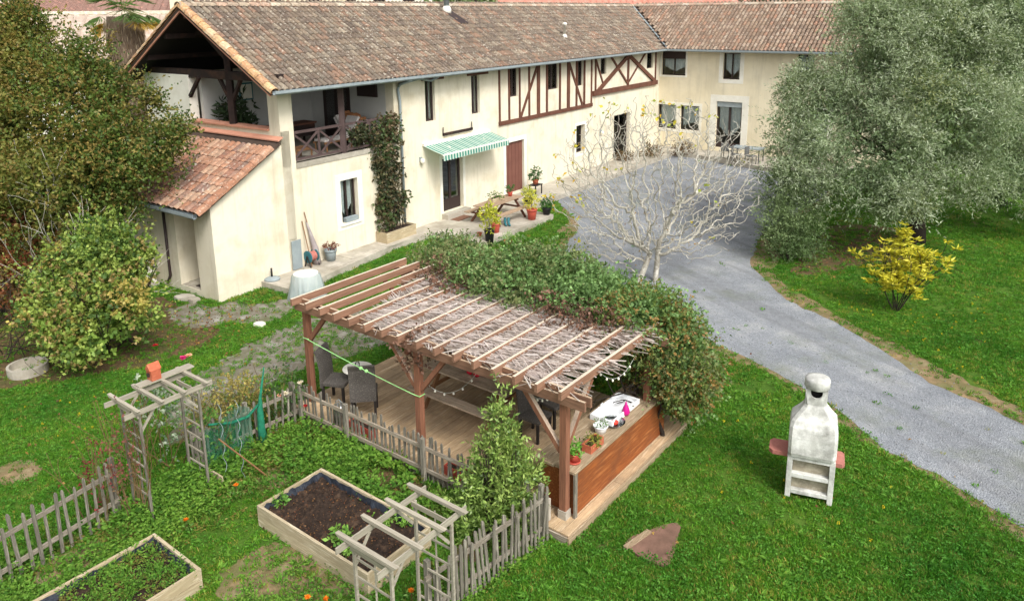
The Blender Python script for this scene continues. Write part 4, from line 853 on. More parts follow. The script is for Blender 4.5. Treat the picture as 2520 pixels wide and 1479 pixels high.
# ------------------------------------------------------------------ olive tree
PAL_OLIVE = [lin3(107, 127, 92), lin3(132, 151, 112), lin3(156, 170, 136), lin3(180, 190, 162), lin3(101, 118, 77), lin3(147, 155, 107)]
ob = G(2250, 596)
olive = thing('olive_tree', 'large silvery-green olive tree with dark trunk right of the gravel drive', 'tree', ob)
mb = MB(); 
for dv in ((-.35, -.1, 1), (.3, .15, 1), (.05, -.35, 1)):
    limb(mb, ob + np.array([0, 0, 1.2]), dv, 1.7, .2, 3, .7, .12, 4, .15, .6, (2, 3), None, 7, .03)
mb.tube([ob + np.array([0, 0, -.1]), ob + np.array([.03, .0, .5]), ob + np.array([-.02, 0, 1.0]), ob + np.array([.02, .02, 1.5])], [.38, .3, .27, .26], 10); mb.build('trunk', M['bark'], olive, True)
def bl(x, y, Y, r): return (zpix(x, y, Y), r)
OB = [bl(2250, 130, 26, (2.6, 2.4, 2.2)), bl(2125, 205, 25.5, (1.9, 2, 1.7)), bl(2020, 320, 25, (1.7, 1.7, 1.6)), bl(1985, 440, 24.5, (1.3, 1.4, 1.2)), bl(2160, 380, 24, (2.1, 1.8, 1.7)), bl(2130, 480, 23.7, (1.5, 1.4, 1.0)), bl(2330, 300, 24, (2.1, 1.9, 1.9)), bl(2440, 150, 26, (2.4, 2.2, 2.3)), bl(2500, 330, 26, (1.9, 1.9, 1.8)), bl(2350, 440, 24.2, (1.5, 1.4, 1.1)), bl(2250, 20, 26.5, (2.2, 2.2, 1.8)), bl(2420, 10, 27, (2.4, 2.2, 1.8)), bl(2000, 245, 26, (1.1, 1.2, 1.1)), bl(2250, 250, 25, (2.2, 2.0, 2.0)), bl(2560, 60, 27, (2.2, 2.2, 2.2)), bl(1935, 330, 25.5, (.9, .9, .9)), bl(2230, 490, 23.8, (1.4, 1.2, .8)), bl(2150, 70, 26.5, (1.2, 1.2, 1.1)), bl(2560, 440, 25.5, (1.2, 1.2, 1.2))]
lv = Leaves(); crown(lv, subblobs(OB, 9, .36), 44000, 6, .34, .12, .032, PAL_OLIVE, (.5, 1.12), up=.25, gap=-.3, gapf=2.1, droop=.1, spread=.7, jit=.09, zmin=1.0, curve=.25)
crown(lv, OB, 9000, 6, .34, .125, .034, PAL_OLIVE[:4], (.62, .95), up=.15, gap=-.42, gapf=2.1, droop=.12, spread=.75, jit=.16, zmin=1.0, curve=.3)
crown(lv, [(c, np.array(r) * .6) for c, r in OB], 7000, 5, .4, .16, .06, PAL_OLIVE[:3], (.5, 1.0), gap=-2, zmin=1.0)
crown(lv, OB, 1500, 10, .75, .09, .022, PAL_OLIVE[1:4], (.98, 1.1), up=.9, out=.6, gap=-.2, spread=.5, zmin=1.2)
lv.build('crown', M['leaf'], olive)
# dark tree at the right edge
db = G(2585, 600)
dtree = thing('evergreen_tree', 'dark evergreen tree at the right edge behind the olive', 'tree', db)
mb = MB(); limb(mb, db, (.05, 0, 1), 3.2, .24, 3, .6, .1, 4, .12, .6, (2, 3), None, 7, .03); mb.build('trunk', M['bark'], dtree, True)
PAL_DARK = [lin3(52, 66, 46), lin3(64, 80, 54), lin3(44, 56, 42), lin3(76, 90, 64)]
DB = [bl(2540, 480, 27.5, (1.7, 1.6, 1.4)), bl(2600, 360, 28, (2.2, 2, 2)), bl(2620, 200, 28.5, (2.6, 2.4, 2.4)), bl(2470, 520, 27.5, (1.0, 1.0, .7)), bl(2650, 520, 27, (1.8, 1.5, 1.4))]
lv = Leaves(); crown(lv, DB, 7000, 6, .35, .11, .05, PAL_DARK, (.55, 1.05), gap=-.35, droop=.2, zmin=.8); lv.build('crown', M['leaf'], dtree)
# sucker bush at the drive
sb = G(1945, 640)
bush = thing('olive_bush', 'young grey-green bush at the edge of the drive below the olive', 'bush', sb)
mb = MB()
for k in range(9): limb(mb, sb + rng.normal(size=3) * np.array([.12, .12, 0]), rng.normal(size=3) * .4 + np.array([0, 0, 1]), .9, .02, 1, .5, .1, 4, .12, .6, (2, 3), None, 5, .006)
mb.build('stems', M['bark'], bush)
PAL_BUSH = [lin3(104, 128, 84), lin3(120, 146, 96), lin3(92, 112, 72), lin3(140, 160, 112)]
lv = Leaves(); crown(lv, [(sb + np.array([0, 0, .75]), (.75, .75, .75)), (sb + np.array([-.45, .1, 1.2]), (.6, .6, .7)), (sb + np.array([.2, .2, 1.6]), (.7, .7, .8)), (sb + np.array([-.25, .6, 2.2]), (.7, .7, .8)), (sb + np.array([.45, -.1, .6]), (.5, .5, .5))], 2600, 7, .3, .1, .028, PAL_BUSH, (.35, 1.1), up=.5, gap=-.5, gapf=3, zmin=.1); lv.build('foliage', M['leaf'], bush)

# ------------------------------------------------------------------ bare tree in the court
rng = np.random.default_rng(33)
tb = G(1612, 690)
fig = thing('bare_tree', 'leafless pale-barked tree spreading in front of the courtyard', 'tree', tb)
def colonize(starts, att, step=.14, infl=.95, kill=.19, iters=110):
    nodes = [np.array(s) for s in starts]; par = [-1] * len(starts); A_ = np.array(att); near = np.full(len(A_), 1e9); ni = np.zeros(len(A_), int); done = 0
    for it in range(iters):
        new = np.array(nodes[done:])
        if len(new):
            D = np.linalg.norm(A_[:, None] - new[None], axis=2); m_ = D.argmin(1); dm = D[np.arange(len(A_)), m_]; u_ = dm < near; near[u_] = dm[u_]; ni[u_] = m_[u_] + done
        done = len(nodes); keep = near > kill; A_, near, ni = A_[keep], near[keep], ni[keep]
        if not len(A_): break
        act = near < (infl if it > 14 else 9)
        if not act.any(): break
        for k in np.unique(ni[act]):
            s_ = act & (ni == k); d_ = unit((A_[s_] - nodes[k]) / (near[s_][:, None] + 1e-6)).mean(0) + rng.normal(size=3) * .38; d_ = unit(d_); nodes.append(nodes[k] + d_ * step); par.append(int(k))
    return np.array(nodes), par
mb = MB(); na_ = 3000; d_ = unit(rng.normal(size=(na_, 3))); r_ = rng.uniform(.25, 1, na_) ** .5
att = tb + np.array([-.05, .3, 2.95]) + d_ * r_[:, None] * np.array([3.25, 2.3, 2.75]); att = att[(att[:, 2] > .7)]
hr = np.linalg.norm((att - tb)[:, :2], axis=1); att = att[(att[:, 2] > .9 - .1 * hr) & (hr < .55 + att[:, 2] * 1.25 + 1.0)]
starts = []
for off, lean in (((0, 0, 0), (.02, 0)), ((-.55, -.2, 0), (.06, .03))):
    for z in np.arange(0, 1.0, .15): starts.append(tb + np.array(off) + np.array([lean[0] * z / .15 * (1 if off[0] else .5), lean[1] * z / .15, z - .05]))
nodes, par = colonize(starts, att)
for s_ in range(len(starts)): par[s_] = s_ - 1 if s_ not in (0, 7) else -1
ch_ = [[] for _ in nodes]
for k, q in enumerate(par):
    if q >= 0: ch_[q].append(k)
tipn = np.zeros(len(nodes))
order = list(range(len(nodes)))
for k in sorted(order, key=lambda q: -q):
    if not ch_[k]: tipn[k] = 1
    else: tipn[k] = sum(tipn[c_] for c_ in ch_[k])
rad = .0076 * tipn ** .4; tips = [(nodes[k], None) for k in order if not ch_[k]]
def trace(k, pth):
    while True:
        pth.append(k)
        if not ch_[k]: break
        cs = sorted(ch_[k], key=lambda q: -tipn[q]); stack.extend((k, c_) for c_ in cs[1:]); k = cs[0]
    return pth
stack = [(None, 0), (None, 7)]
while stack:
    q, k = stack.pop(); pth = trace(k, [q] if q is not None else []); rr_ = rad[pth].copy()
    if q is not None: rr_[0] = rr_[1]
    if len(pth) > 1: mb.tube(nodes[pth], list(rr_), 7 if rr_[0] > .04 else (5 if rr_[0] > .018 else 4), cap=False)
mb.build('branches', M['palebark'], fig, True)
tp = np.array([t[0] for t in tips]); sel = tp[rng.random(len(tp)) < .16]
sel = np.concatenate([sel[::3], tp[(tp[:, 0] < tb[0] - 2.2) | (tp[:, 2] > 4.9)]])
sel = sel[rng.random(len(sel)) < .4]
lv = Leaves()
for j in range(3):
    n = len(sel); lv.add(sel + rng.normal(size=(n, 3)) * .05, rng.normal(size=(n, 3)) + np.array([0, 0, -.3]), rng.uniform(.09, .16, n), rng.uniform(.07, .12, n), np.array([lin3(206, 190, 70), lin3(186, 186, 80), lin3(216, 176, 60), lin3(160, 172, 78)])[rng.integers(0, 4, n)])
lv.build('leaves', M['leaf'], fig)

# ------------------------------------------------------------------ trees at the left
PAL_LEFT = [lin3(92, 104, 46), lin3(108, 116, 54), lin3(126, 124, 60), lin3(134, 118, 62), lin3(92, 112, 48), lin3(70, 92, 40), lin3(138, 130, 74), lin3(108, 98, 52)]
lb = G(150, 800)
lb = np.array([-13.3, 21.5, 0.])
ltree = thing('autumn_tree', 'large olive-green and bronze tree in front of the gable at left', 'tree', lb)
mb = MB(); limb(mb, lb, (.1, .05, 1), 2.6, .22, 4, .6, .12, 4, .15, .62, (2, 3), None, 7, .015); mb.build('trunk', M['bark'], ltree, True)
LB = [bl(70, 190, 21.5, (1.3, 1.2, 1.0)), bl(190, 215, 21.5, (1.2, 1.2, 1.0)), bl(60, 330, 20.5, (1.6, 1.4, 1.2)), bl(190, 330, 20.5, (1.4, 1.3, 1.0)), bl(310, 300, 21.5, (.9, 1.0, .7)), bl(325, 380, 21, (1.1, 1.1, .8)), bl(270, 430, 20.3, (1.3, 1.2, .8)), bl(120, 460, 19.5, (1.6, 1.4, .9)), bl(20, 430, 19.5, (1.3, 1.2, 1.1)), bl(280, 500, 20.5, (.9, .9, .55)), bl(-60, 250, 21, (1.6, 1.4, 1.4)), bl(10, 120, 22, (.9, .9, .8)), bl(265, 225, 22, (.6, .6, .5)), bl(110, 95, 22.3, (.65, .6, .6)), bl(405, 350, 21.2, (.5, .6, .55)), bl(225, 530, 20, (1.0, .9, .45)), bl(40, 550, 19.5, (1.2, 1.0, .6)), bl(45, 60, 22.5, (.6, .6, .6)), bl(210, 130, 22, (.5, .5, .6)), bl(160, 150, 22, (.6, .6, .5)), bl(360, 430, 21, (.7, .7, .5)), bl(370, 260, 21.8, (.4, .4, .5)), bl(440, 325, 21.3, (.3, .3, .35))]
lv = Leaves(); crown(lv, LB, 9000, 5, .34, .1, .068, PAL_LEFT, (.55, 1.05), up=.25, gap=-.36, gapf=2.6, droop=.15, spread=.9, jit=.2)
crown(lv, subblobs(LB, 6, .4), 12000, 5, .3, .1, .066, PAL_LEFT, (.45, 1.15), up=.35, gap=-.3, gapf=2.6, droop=.2, spread=.9, jit=.1)
crown(lv, [(c, np.array(r) * .6) for c, r in LB], 2500, 5, .3, .14, .09, PAL_LEFT[:3], (.4, 1.0), gap=-2)
crown(lv, LB, 900, 10, .75, .09, .06, PAL_LEFT, (.85, 1.1), up=.7, out=.8, gap=-.6, spread=.8, droop=.1, jit=.1); lv.build('crown', M['leaf'], ltree)
# green shrub with tan leaves
hbse = np.array([-10.2, 17.2, 0.])
hyd = thing('hydrangea_shrub', 'tall shrub with bright green and tan leaf clusters left of the annexe', 'shrub', hbse)
mb = MB()
for k in range(12): limb(mb, hbse + rng.normal(size=3) * np.array([.4, .3, 0]), rng.normal(size=3) * .45 + np.array([0, 0, 1]), 1.5, .03, 1, .45, .1, 4, .12, .6, (2, 3), None, 5, .008)
mb.build('stems', M['bark'], hyd)
PAL_HYD = [lin3(88, 116, 52), lin3(122, 148, 66), lin3(104, 132, 60), lin3(136, 158, 74), lin3(80, 106, 50), lin3(146, 164, 78), lin3(160, 140, 86), lin3(112, 136, 60)]
HB = [bl(250, 640, 17.5, (.95, .8, .8)), bl(300, 700, 17.2, (.75, .7, .6)), bl(170, 690, 17.3, (.85, .8, .6)), bl(250, 760, 16.8, (1.1, .8, .7)), bl(150, 800, 16.3, (.9, .7, .5)), bl(315, 790, 16.6, (.55, .6, .4)), bl(215, 590, 17.8, (.3, .3, .4)), bl(260, 600, 17.8, (.25, .25, .3)), bl(300, 600, 17.7, (.14, .14, .5)), bl(180, 610, 17.6, (.13, .13, .45)), bl(140, 650, 17.4, (.14, .14, .4)), bl(350, 600, 17.6, (.12, .12, .4)), bl(235, 570, 17.8, (.12, .12, .45)), bl(100, 720, 17, (.3, .3, .3)), bl(340, 630, 17.6, (.25, .3, .3)), bl(210, 850, 15.9, (.8, .6, .35))]
lv = Leaves(); crown(lv, subblobs(HB, 6, .42) + HB, 4600, 6, .18, .1, .075, PAL_HYD, (.45, 1.12), up=.35, gap=-.2, gapf=3, droop=.35, spread=1.2, jit=.1, zmin=.15); crown(lv, [(c, np.array(r) * .6) for c, r in HB], 900, 5, .2, .14, .1, PAL_HYD[:2], (.3, 1.), gap=-2, zmin=.1); crown(lv, subblobs([HB[3], HB[4], HB[10]], 5, .4), 900, 6, .18, .1, .075, [lin3(178, 154, 88), lin3(160, 132, 78), lin3(184, 168, 92), lin3(150, 146, 70)], (.6, 1.15), up=.2, gap=-.2, gapf=3, droop=.35, spread=1.2, jit=.08, zmin=.15); crown(lv, HB, 420, 9, .5, .085, .065, [lin3(140, 162, 74), lin3(120, 148, 66), lin3(152, 168, 84), lin3(162, 146, 84)], (.8, 1.05), up=1.2, out=.5, gap=-1, spread=.9, droop=.2, jit=.08, zmin=.3); lv.build('foliage', M['leaf'], hyd)
# twiggy shrub, brown hedge, low branches
tw = np.array([-12.6, 18.6, 0.]); twg = thing('twiggy_shrub', 'bare twiggy shrub rising above the green shrub', 'shrub', tw); mb = MB()
for k in range(16): limb(mb, tw + np.array([.9, .4, .6]) + rng.normal(size=3) * .3, rng.normal(size=3) * .55 + np.array([.1, 0, 1]), 1.6, .016, 2, .5, .03, 4, .12, .6, (2, 3), None, 4, .006)
mb.build('twigs', M['palebark'], twg)
hg = np.array([-14.5, 19.8, 0.]); hdg = thing('copper_hedge', 'copper-brown leaved hedge at the left edge below the big tree', 'hedge', hg)
lv = Leaves(); crown(lv, [bl(30, 600, 19.5, (1.4, .8, .9)), bl(120, 590, 20, (1.1, .8, .8)), bl(-40, 650, 19, (1.2, .8, .9)), bl(60, 690, 19, (1.5, .7, .8))], 3200, 6, .2, .09, .05, [lin3(128, 76, 50), lin3(112, 64, 42), lin3(146, 92, 60), lin3(120, 96, 56), lin3(96, 66, 44)], (.5, 1.05), gap=-.6); lv.build('foliage', M['leaf'], hdg)
mb = MB()
for k in range(8): limb(mb, hg + np.array([rng.uniform(-1, 2.2), 0, 0]), rng.normal(size=3) * .3 + np.array([0, 0, 1]), 1.4, .03, 1, .5, .05, 3, .1); 
mb.build('stems', M['bark'], hdg)
wl = np.array([-11.8, 16.6, 0.]); wil = thing('arching_shrub', 'thin arching yellow-green shrub at the left edge', 'shrub', wl); mb = MB(); tps = []
for k in range(14): limb(mb, wl + rng.normal(size=3) * np.array([.5, .3, 0]) + np.array([-.4, 0, .2]), rng.normal(size=3) * .6 + np.array([0, 0, .9]), 1.2, .014, 2, .6, -.08, 4, .15, .6, (2, 3), tps, 4, .005)
mb.build('stems', M['bark'], wil); tp2 = np.array([t[0] for t in tps]); lv = Leaves()
for j in range(14): lv.add(tp2 + rng.normal(size=tp2.shape) * .13, rng.normal(size=tp2.shape), .08, .04, np.array([lin3(140, 146, 70), lin3(116, 126, 56), lin3(160, 156, 80)])[rng.integers(0, 3, len(tp2))])
lv.build('foliage', M['leaf'], wil)

# ------------------------------------------------------------------ yellow shrub
yb = G(2205, 765); ysh = thing('yellow_shrub', 'bright yellow-leaved shrub standing alone on the right lawn', 'shrub', yb); mb = MB(); tps = []
for k in range(11):
    a = k * .6; limb(mb, yb + np.array([.06 * math.cos(a), .06 * math.sin(a), 0]), np.array([math.cos(a) * .6, math.sin(a) * .5, 1.0]), 1.05, .014, 2, .5, .1, 4, .1, .65, (2, 3), tps, 5, .008, .62)
limb(mb, yb, (.0, 0, 1), 1.5, .016, 2, .3, .2, 4, .08, .65, (2, 3), tps, 5, .008, .5)
mb.build('stems', M['bark'], ysh); tp2 = np.array([t[0] for t in tps]); lv = Leaves(); PY = np.array([lin3(214, 204, 62), lin3(196, 190, 54), lin3(224, 214, 84), lin3(178, 178, 56)])
ex = []
for c_, r_, k_ in (((-.45, 0, .95), (.5, .45, .38), 34), ((.35, 0, 1.0), (.55, .45, .42), 40), ((0, 0, 1.45), (.45, .4, .4), 36), ((-.02, 0, 2.0), (.2, .2, .35), 18), ((.55, 0, 1.35), (.35, .3, .3), 18), ((-.1, -.2, .9), (.5, .3, .3), 26), ((.45, -.1, .5), (.3, .2, .15), 8)):
    d_ = unit(rng.normal(size=(k_, 3))) * (rng.uniform(.45, 1, (k_, 1))); ex.append(yb + np.array(c_) + d_ * np.array(r_))
tp2 = np.concatenate([tp2[tp2[:, 2] > .6]] + ex)
for j in range(9):
    a = rng.uniform(0, 6.28, len(tp2)); lv.add(tp2, np.c_[np.cos(a), np.sin(a), rng.uniform(-.2, .8, len(tp2))], rng.uniform(.13, .22, len(tp2)), rng.uniform(.045, .065, len(tp2)), PY[rng.integers(0, 4, len(tp2))] * rng.uniform(.85, 1.1, (len(tp2), 1)), .25)
lv.build('leaves', M['leaf'], ysh)

# ------------------------------------------------------------------ bay shrub by the fence
bb_ = PF.p(.85, -.72, 0); bay = thing('laurel_shrub', 'upright glossy green laurel shrub in front of the deck fence', 'shrub', bb_); mb = MB()
for k in range(10): limb(mb, bb_ + rng.normal(size=3) * np.array([.12, .1, 0]), rng.normal(size=3) * .12 + np.array([0, 0, 1]), .9, .02, 1, .25, .15, 4, .06, .6, (2, 3), None, 5, .006)
mb.build('stems', M['bark'], bay); c = bb_ + np.array([.05, .0, 0])
BB = [(c + np.array([.06, 0, 2.2]), (.09, .09, .35)), (c + np.array([.06, 0, 1.75]), (.15, .15, .4)), (c + np.array([-.12, 0, 1.3]), (.2, .2, .32)), (c + np.array([.24, 0, 1.35]), (.14, .16, .38)), (c + np.array([.05, 0, .95]), (.36, .36, .4)), (c + np.array([-.2, -.1, .45]), (.55, .45, .4)), (c + np.array([.25, 0, .55]), (.45, .4, .45)), (c + np.array([.42, 0, 1.0]), (.22, .2, .3)), (c + np.array([-.34, -.1, .85]), (.14, .14, .36))]
PAL_BAY = [lin3(108, 138, 62), lin3(130, 158, 78), lin3(152, 174, 92), lin3(96, 124, 58), lin3(164, 182, 110)]
lv = Leaves(); crown(lv, BB, 1900, 6, .16, .085, .032, PAL_BAY, (.3, 1.2), up=.9, gap=-.4, gapf=4, spread=.65, jit=.05, zmin=.05); lv.build('foliage', M['gloss_leaf'], bay)

# ------------------------------------------------------------------ climber over the pergola
vb = PF.p(2.5, 3.3, 0); vine = thing('honeysuckle_climber', 'dense green and bronze climber mounded over the back of the pergola', 'climbing plant', vb); mb = MB()
for u in (6.2, 4.8, 3.2, 1.6, .1, -.2):
    mb = MB(); limb(mb, PF.p(u, 3.1, 0), (rng.normal() * .1, .1, 1), .85, .05, 3, .5, .0, 4, .15, .7, (2, 3), None, 6, .01); mb.build('stem', M['bark'], vine, True)
def pb_(u, v, z, r): return (PF.p(u, v, z), r)
VB = [pb_(6.0, 4.1, 2.0, (.95, .9, .75)), pb_(5.4, 3.8, 2.1, (.8, .8, .6)), pb_(6.5, 4.8, 1.5, (.8, .9, .8)), pb_(4.3, 3.5, 2.2, (.85, .7, .5)), pb_(3.4, 3.5, 2.45, (1.0, .8, .7)), pb_(2.5, 3.4, 2.5, (1.0, .85, .7)), pb_(1.6, 3.3, 2.4, (.95, .85, .6)), pb_(.8, 3.2, 2.35, (.9, .8, .6)), pb_(.1, 3.2, 2.2, (.8, .75, .65)), pb_(-.35, 3.3, 1.6, (.6, .65, .8)), pb_(-.42, 3.6, 1.15, (.5, .6, .7)), pb_(.3, 3.9, 1.4, (.9, .6, 1.0)), pb_(3.0, 4.2, 2.1, (1.2, .9, .7)), pb_(1.6, 4.0, 1.8, (1.2, .8, .8)), pb_(4.6, 4.1, 1.5, (1.0, .7, .7)), pb_(3.2, 4.1, 1.1, (2.6, .5, .9)), pb_(2.0, 2.75, 2.45, (.6, .35, .2)), pb_(4.3, 2.85, 2.45, (.5, .35, .2)), pb_(3.2, 2.6, 2.47, (.5, .3, .15)), pb_(4.6, 3.05, 2.55, (.7, .5, .3)), pb_(3.8, 2.7, 2.55, (.75, .6, .26)), pb_(3.0, 2.65, 2.55, (.8, .65, .26)), pb_(2.2, 2.7, 2.55, (.75, .6, .28)), pb_(1.4, 2.8, 2.55, (.7, .55, .28)), pb_(.6, 2.85, 2.5, (.6, .45, .3))]
PAL_V1 = [lin3(103, 132, 76), lin3(117, 150, 90), lin3(132, 165, 101), lin3(94, 122, 69), lin3(122, 134, 84), lin3(136, 138, 94), lin3(111, 144, 94)]
lv = Leaves(); crown(lv, VB, 21000, 5, .16, .075, .05, PAL_V1, (.62, 1.06), up=.1, gap=-.75, gapf=3.5, droop=.2, spread=1., jit=.09)
crown(lv, [(c_, np.array(r) * .65) for c_, r in VB], 5000, 4, .2, .1, .07, PAL_V1[:3], (.5, 1.), gap=-2)
RBV = [pb_(.3, 3.0, 2.45, (.75, .6, .5)), pb_(-.3, 3.2, 1.9, (.62, .66, .7)), pb_(-.42, 3.4, 1.35, (.55, .6, .6)), pb_(-.1, 3.6, 1.6, (.9, .65, 1.0))]
crown(lv, RBV, 3800, 4, .16, .07, .045, [lin3(88, 112, 54), lin3(104, 126, 62), lin3(128, 118, 66), lin3(112, 132, 66), lin3(150, 120, 70), lin3(120, 132, 70), lin3(98, 120, 60), lin3(92, 116, 58)], (.8, 1.12), gap=-.6, jit=.08)
crown(lv, [pb_(u_, 2.12 + .1 * (u_ % 1), 2.52, (.4, .16, .08)) for u_ in (.7, 1.3, 1.9, 2.5, 3.1, 3.7, 4.2)] + [pb_(4.9, 2.5, 2.5, (.3, .2, .1)), pb_(3.2, .0, 2.2, (.12, .1, .3))], 1300, 4, .16, .07, .05, [lin3(112, 84, 72), lin3(132, 100, 84), lin3(98, 76, 62), lin3(150, 108, 92)], (.6, 1.1), gap=-.6)
crown(lv, VB[:17], 700, 9, .45, .06, .04, PAL_V1, (.9, 1.08), up=.3, out=.7, gap=-1, spread=.8, droop=.2, jit=.08, curve=.8); lv.build('foliage', M['leaf'], vine)

# ------------------------------------------------------------------ ivy at the drainpipe
s0, _z = FC(985, 420); ib = HF.p(7.0, -.3, .25); ivy = thing('wall_climber', 'dark climber trained up the facade beside the drainpipe', 'climbing plant', ib); mb = MB()
for k in range(5): limb(mb, HF.p(6.8 + .15 * k, -.25, .5), (rng.normal() * .05, 0, 1), 1.0, .02, 2, .12, .2, 4, .08, .7, (2, 2), None, 5, .006)
mb.build('stems', M['bark'], ivy); IB = []
for x, y, r, zz in ((945, 540, .32, .4), (940, 500, .3, .4), (955, 460, .33, .4), (935, 420, .3, .4), (960, 400, .34, .4), (975, 440, .25, .4), (930, 370, .38, .4), (960, 345, .4, .35), (905, 345, .38, .3), (885, 330, .3, .25), (940, 320, .4, .35), (965, 305, .25, .3), (985, 480, .25, .35), (970, 520, .25, .35), (950, 480, .28, .3)):
    s, z = FC(x, y, -.15); IB.append((HF.p(s, -.12, z), (r, .16, zz)))
lv = Leaves(); crown(lv, IB, 2300, 4, .12, .11, .085, [lin3(74, 78, 54), lin3(92, 92, 62), lin3(66, 76, 52), lin3(106, 96, 70), lin3(84, 102, 62), lin3(120, 104, 80)], (.4, 1.15), gap=-.5, gapf=4, droop=.5, jit=.06); lv.build('foliage', M['leaf'], ivy)
pln = thing('timber_planter', 'pale timber planter box at the foot of the drainpipe climber', 'planter', HF.p(7.0, -.3, .222))
for a0, a1, b0, b1 in ((6.25, 7.75, -.56, -.53), (6.25, 7.75, -.07, -.04), (6.25, 6.28, -.528, -.072), (7.72, 7.75, -.528, -.072)): bx('board', M['bedwood_v'], pln, HF, a0, a1, b0, b1, .222, .6)
stuff(bx('soil', M['soil'], pln, HF, 6.285, 7.715, -.525, -.075, .224, .54))
# ------------------------------------------------------------------ lawn, weeds, litter (scattered)
def proto(name, lv, m):
    P_ = np.concatenate(lv.P); C_ = np.concatenate(lv.C); n = len(P_) // 4; me = bpy.data.meshes.new(name)
    me.from_pydata(P_.tolist(), [], np.arange(4 * n).reshape(-1, 4).tolist()); col_attr(me, C_); me.materials.append(m); me.update()
    return bpy.data.objects.new(name, me)
def scatter(name, pts, rot, scl, var, protos):
    me = bpy.data.meshes.new(name); me.from_pydata(np.asarray(pts).tolist(), [], [])
    a = me.attributes.new('rot', 'FLOAT_VECTOR', 'POINT'); a.data.foreach_set('vector', np.asarray(rot, np.float32).ravel())
    a = me.attributes.new('scl', 'FLOAT', 'POINT'); a.data.foreach_set('value', np.asarray(scl, np.float32))
    a = me.attributes.new('var', 'INT', 'POINT'); a.data.foreach_set('value', np.asarray(var, np.int32))
    o = bpy.data.objects.new(name, me); COL.objects.link(o); stuff(o)
    ng = bpy.data.node_groups.new(name, 'GeometryNodeTree'); ng.interface.new_socket('Geometry', in_out='INPUT', socket_type='NodeSocketGeometry'); ng.interface.new_socket('Geometry', in_out='OUTPUT', socket_type='NodeSocketGeometry')
    nn = ng.nodes; gi = nn.new('NodeGroupInput'); go_ = nn.new('NodeGroupOutput'); jn = nn.new('GeometryNodeJoinGeometry')
    def na(nm, t): q = nn.new('GeometryNodeInputNamedAttribute'); q.data_type = t; q.inputs[0].default_value = nm; return q.outputs[0]
    r_, s_, v_ = na('rot', 'FLOAT_VECTOR'), na('scl', 'FLOAT'), na('var', 'INT'); e2r = nn.new('FunctionNodeEulerToRotation'); ng.links.new(r_, e2r.inputs[0])
    for i, p in enumerate(protos):
        ip = nn.new('GeometryNodeInstanceOnPoints'); oi = nn.new('GeometryNodeObjectInfo'); oi.inputs['Object'].default_value = p
        cm = nn.new('FunctionNodeCompare'); cm.data_type = 'INT'; cm.operation = 'EQUAL'; ng.links.new(v_, cm.inputs[2]); cm.inputs[3].default_value = i
        ng.links.new(gi.outputs[0], ip.inputs['Points']); ng.links.new(cm.outputs[0], ip.inputs['Selection']); ng.links.new(oi.outputs['Geometry'], ip.inputs['Instance']); ng.links.new(e2r.outputs[0], ip.inputs['Rotation']); ng.links.new(s_, ip.inputs['Scale']); ng.links.new(ip.outputs[0], jn.inputs[0])
    ng.links.new(jn.outputs[0], go_.inputs[0]); md = o.modifiers.new('scatter', 'NODES'); md.node_group = ng; return o
def patchmat(name, lo, hi, sc=.5, trans=.35):
    m, nt = nt_new(name); a = N(nt, 'Attribute', attribute_name='Col'); vec = coord(nt)
    v = ramp(nt, noise(nt, vec, sc, 4, .6), [(.32, lo), (.68, hi)]); c = mixc(nt, a.outputs['Color'], v, 1., 'MULTIPLY')
    bs = N(nt, 'BsdfPrincipled'); bs.inputs['Roughness'].default_value = .6; bs.inputs['Specular IOR Level'].default_value = .2; tr = N(nt, 'BsdfTranslucent'); mx = N(nt, 'MixShader'); mx.inputs[0].default_value = trans
    nt.links.new(c, bs.inputs['Base Color']); nt.links.new(c, tr.inputs[0]); nt.links.new(bs.outputs[0], mx.inputs[1]); nt.links.new(tr.outputs[0], mx.inputs[2]); nt.links.new(mx.outputs[0], N(nt, 'OutputMaterial').inputs[0]); return m
M['lawnblade'] = patchmat('lawn_blade', (.6, .74, .62, 1), (1.6, 1.25, 1.15, 1), .38)
M['weedleaf'] = patchmat('weed_leaf', (.75, .85, .75, 1), (1.3, 1.15, 1.0, 1), .8)
M['flower'] = leafmat('petal', .3, .6, .2)
def blades(n, rad, h, w, pal):
    lv = Leaves(); a = rng.uniform(0, 6.28, n); r = rad * rng.random(n) ** .5; p = np.c_[r * np.cos(a), r * np.sin(a), np.zeros(n)]
    d = np.c_[rng.normal(size=(n, 2)) * .45, np.ones(n)]; lv.add(p, d, h * rng.uniform(.6, 1.2, n), w * rng.uniform(.7, 1.3, n), np.array(pal)[rng.integers(0, len(pal), n)] * rng.uniform(.8, 1.2, (n, 1)), .2); return lv
def rosette(n, rad, L, W, pal, h=.04):
    lv = Leaves(); a = rng.uniform(0, 6.28, n); r = rad * rng.random(n) ** .5; p = np.c_[r * np.cos(a), r * np.sin(a), rng.uniform(.3, 1, n) * h]
    d = np.c_[np.cos(a) + rng.normal(size=n) * .4, np.sin(a) + rng.normal(size=n) * .4, rng.uniform(0, .5, n)]; lv.add(p, d, L * rng.uniform(.7, 1.2, n), W * rng.uniform(.7, 1.2, n), np.array(pal)[rng.integers(0, len(pal), n)] * rng.uniform(.8, 1.2, (n, 1)), .2); return lv
PG = [lin3(80, 142, 38), lin3(98, 158, 48), lin3(118, 170, 58), lin3(70, 128, 36)]
PGD = [lin3(140, 150, 70), lin3(156, 152, 84), lin3(124, 146, 60)]
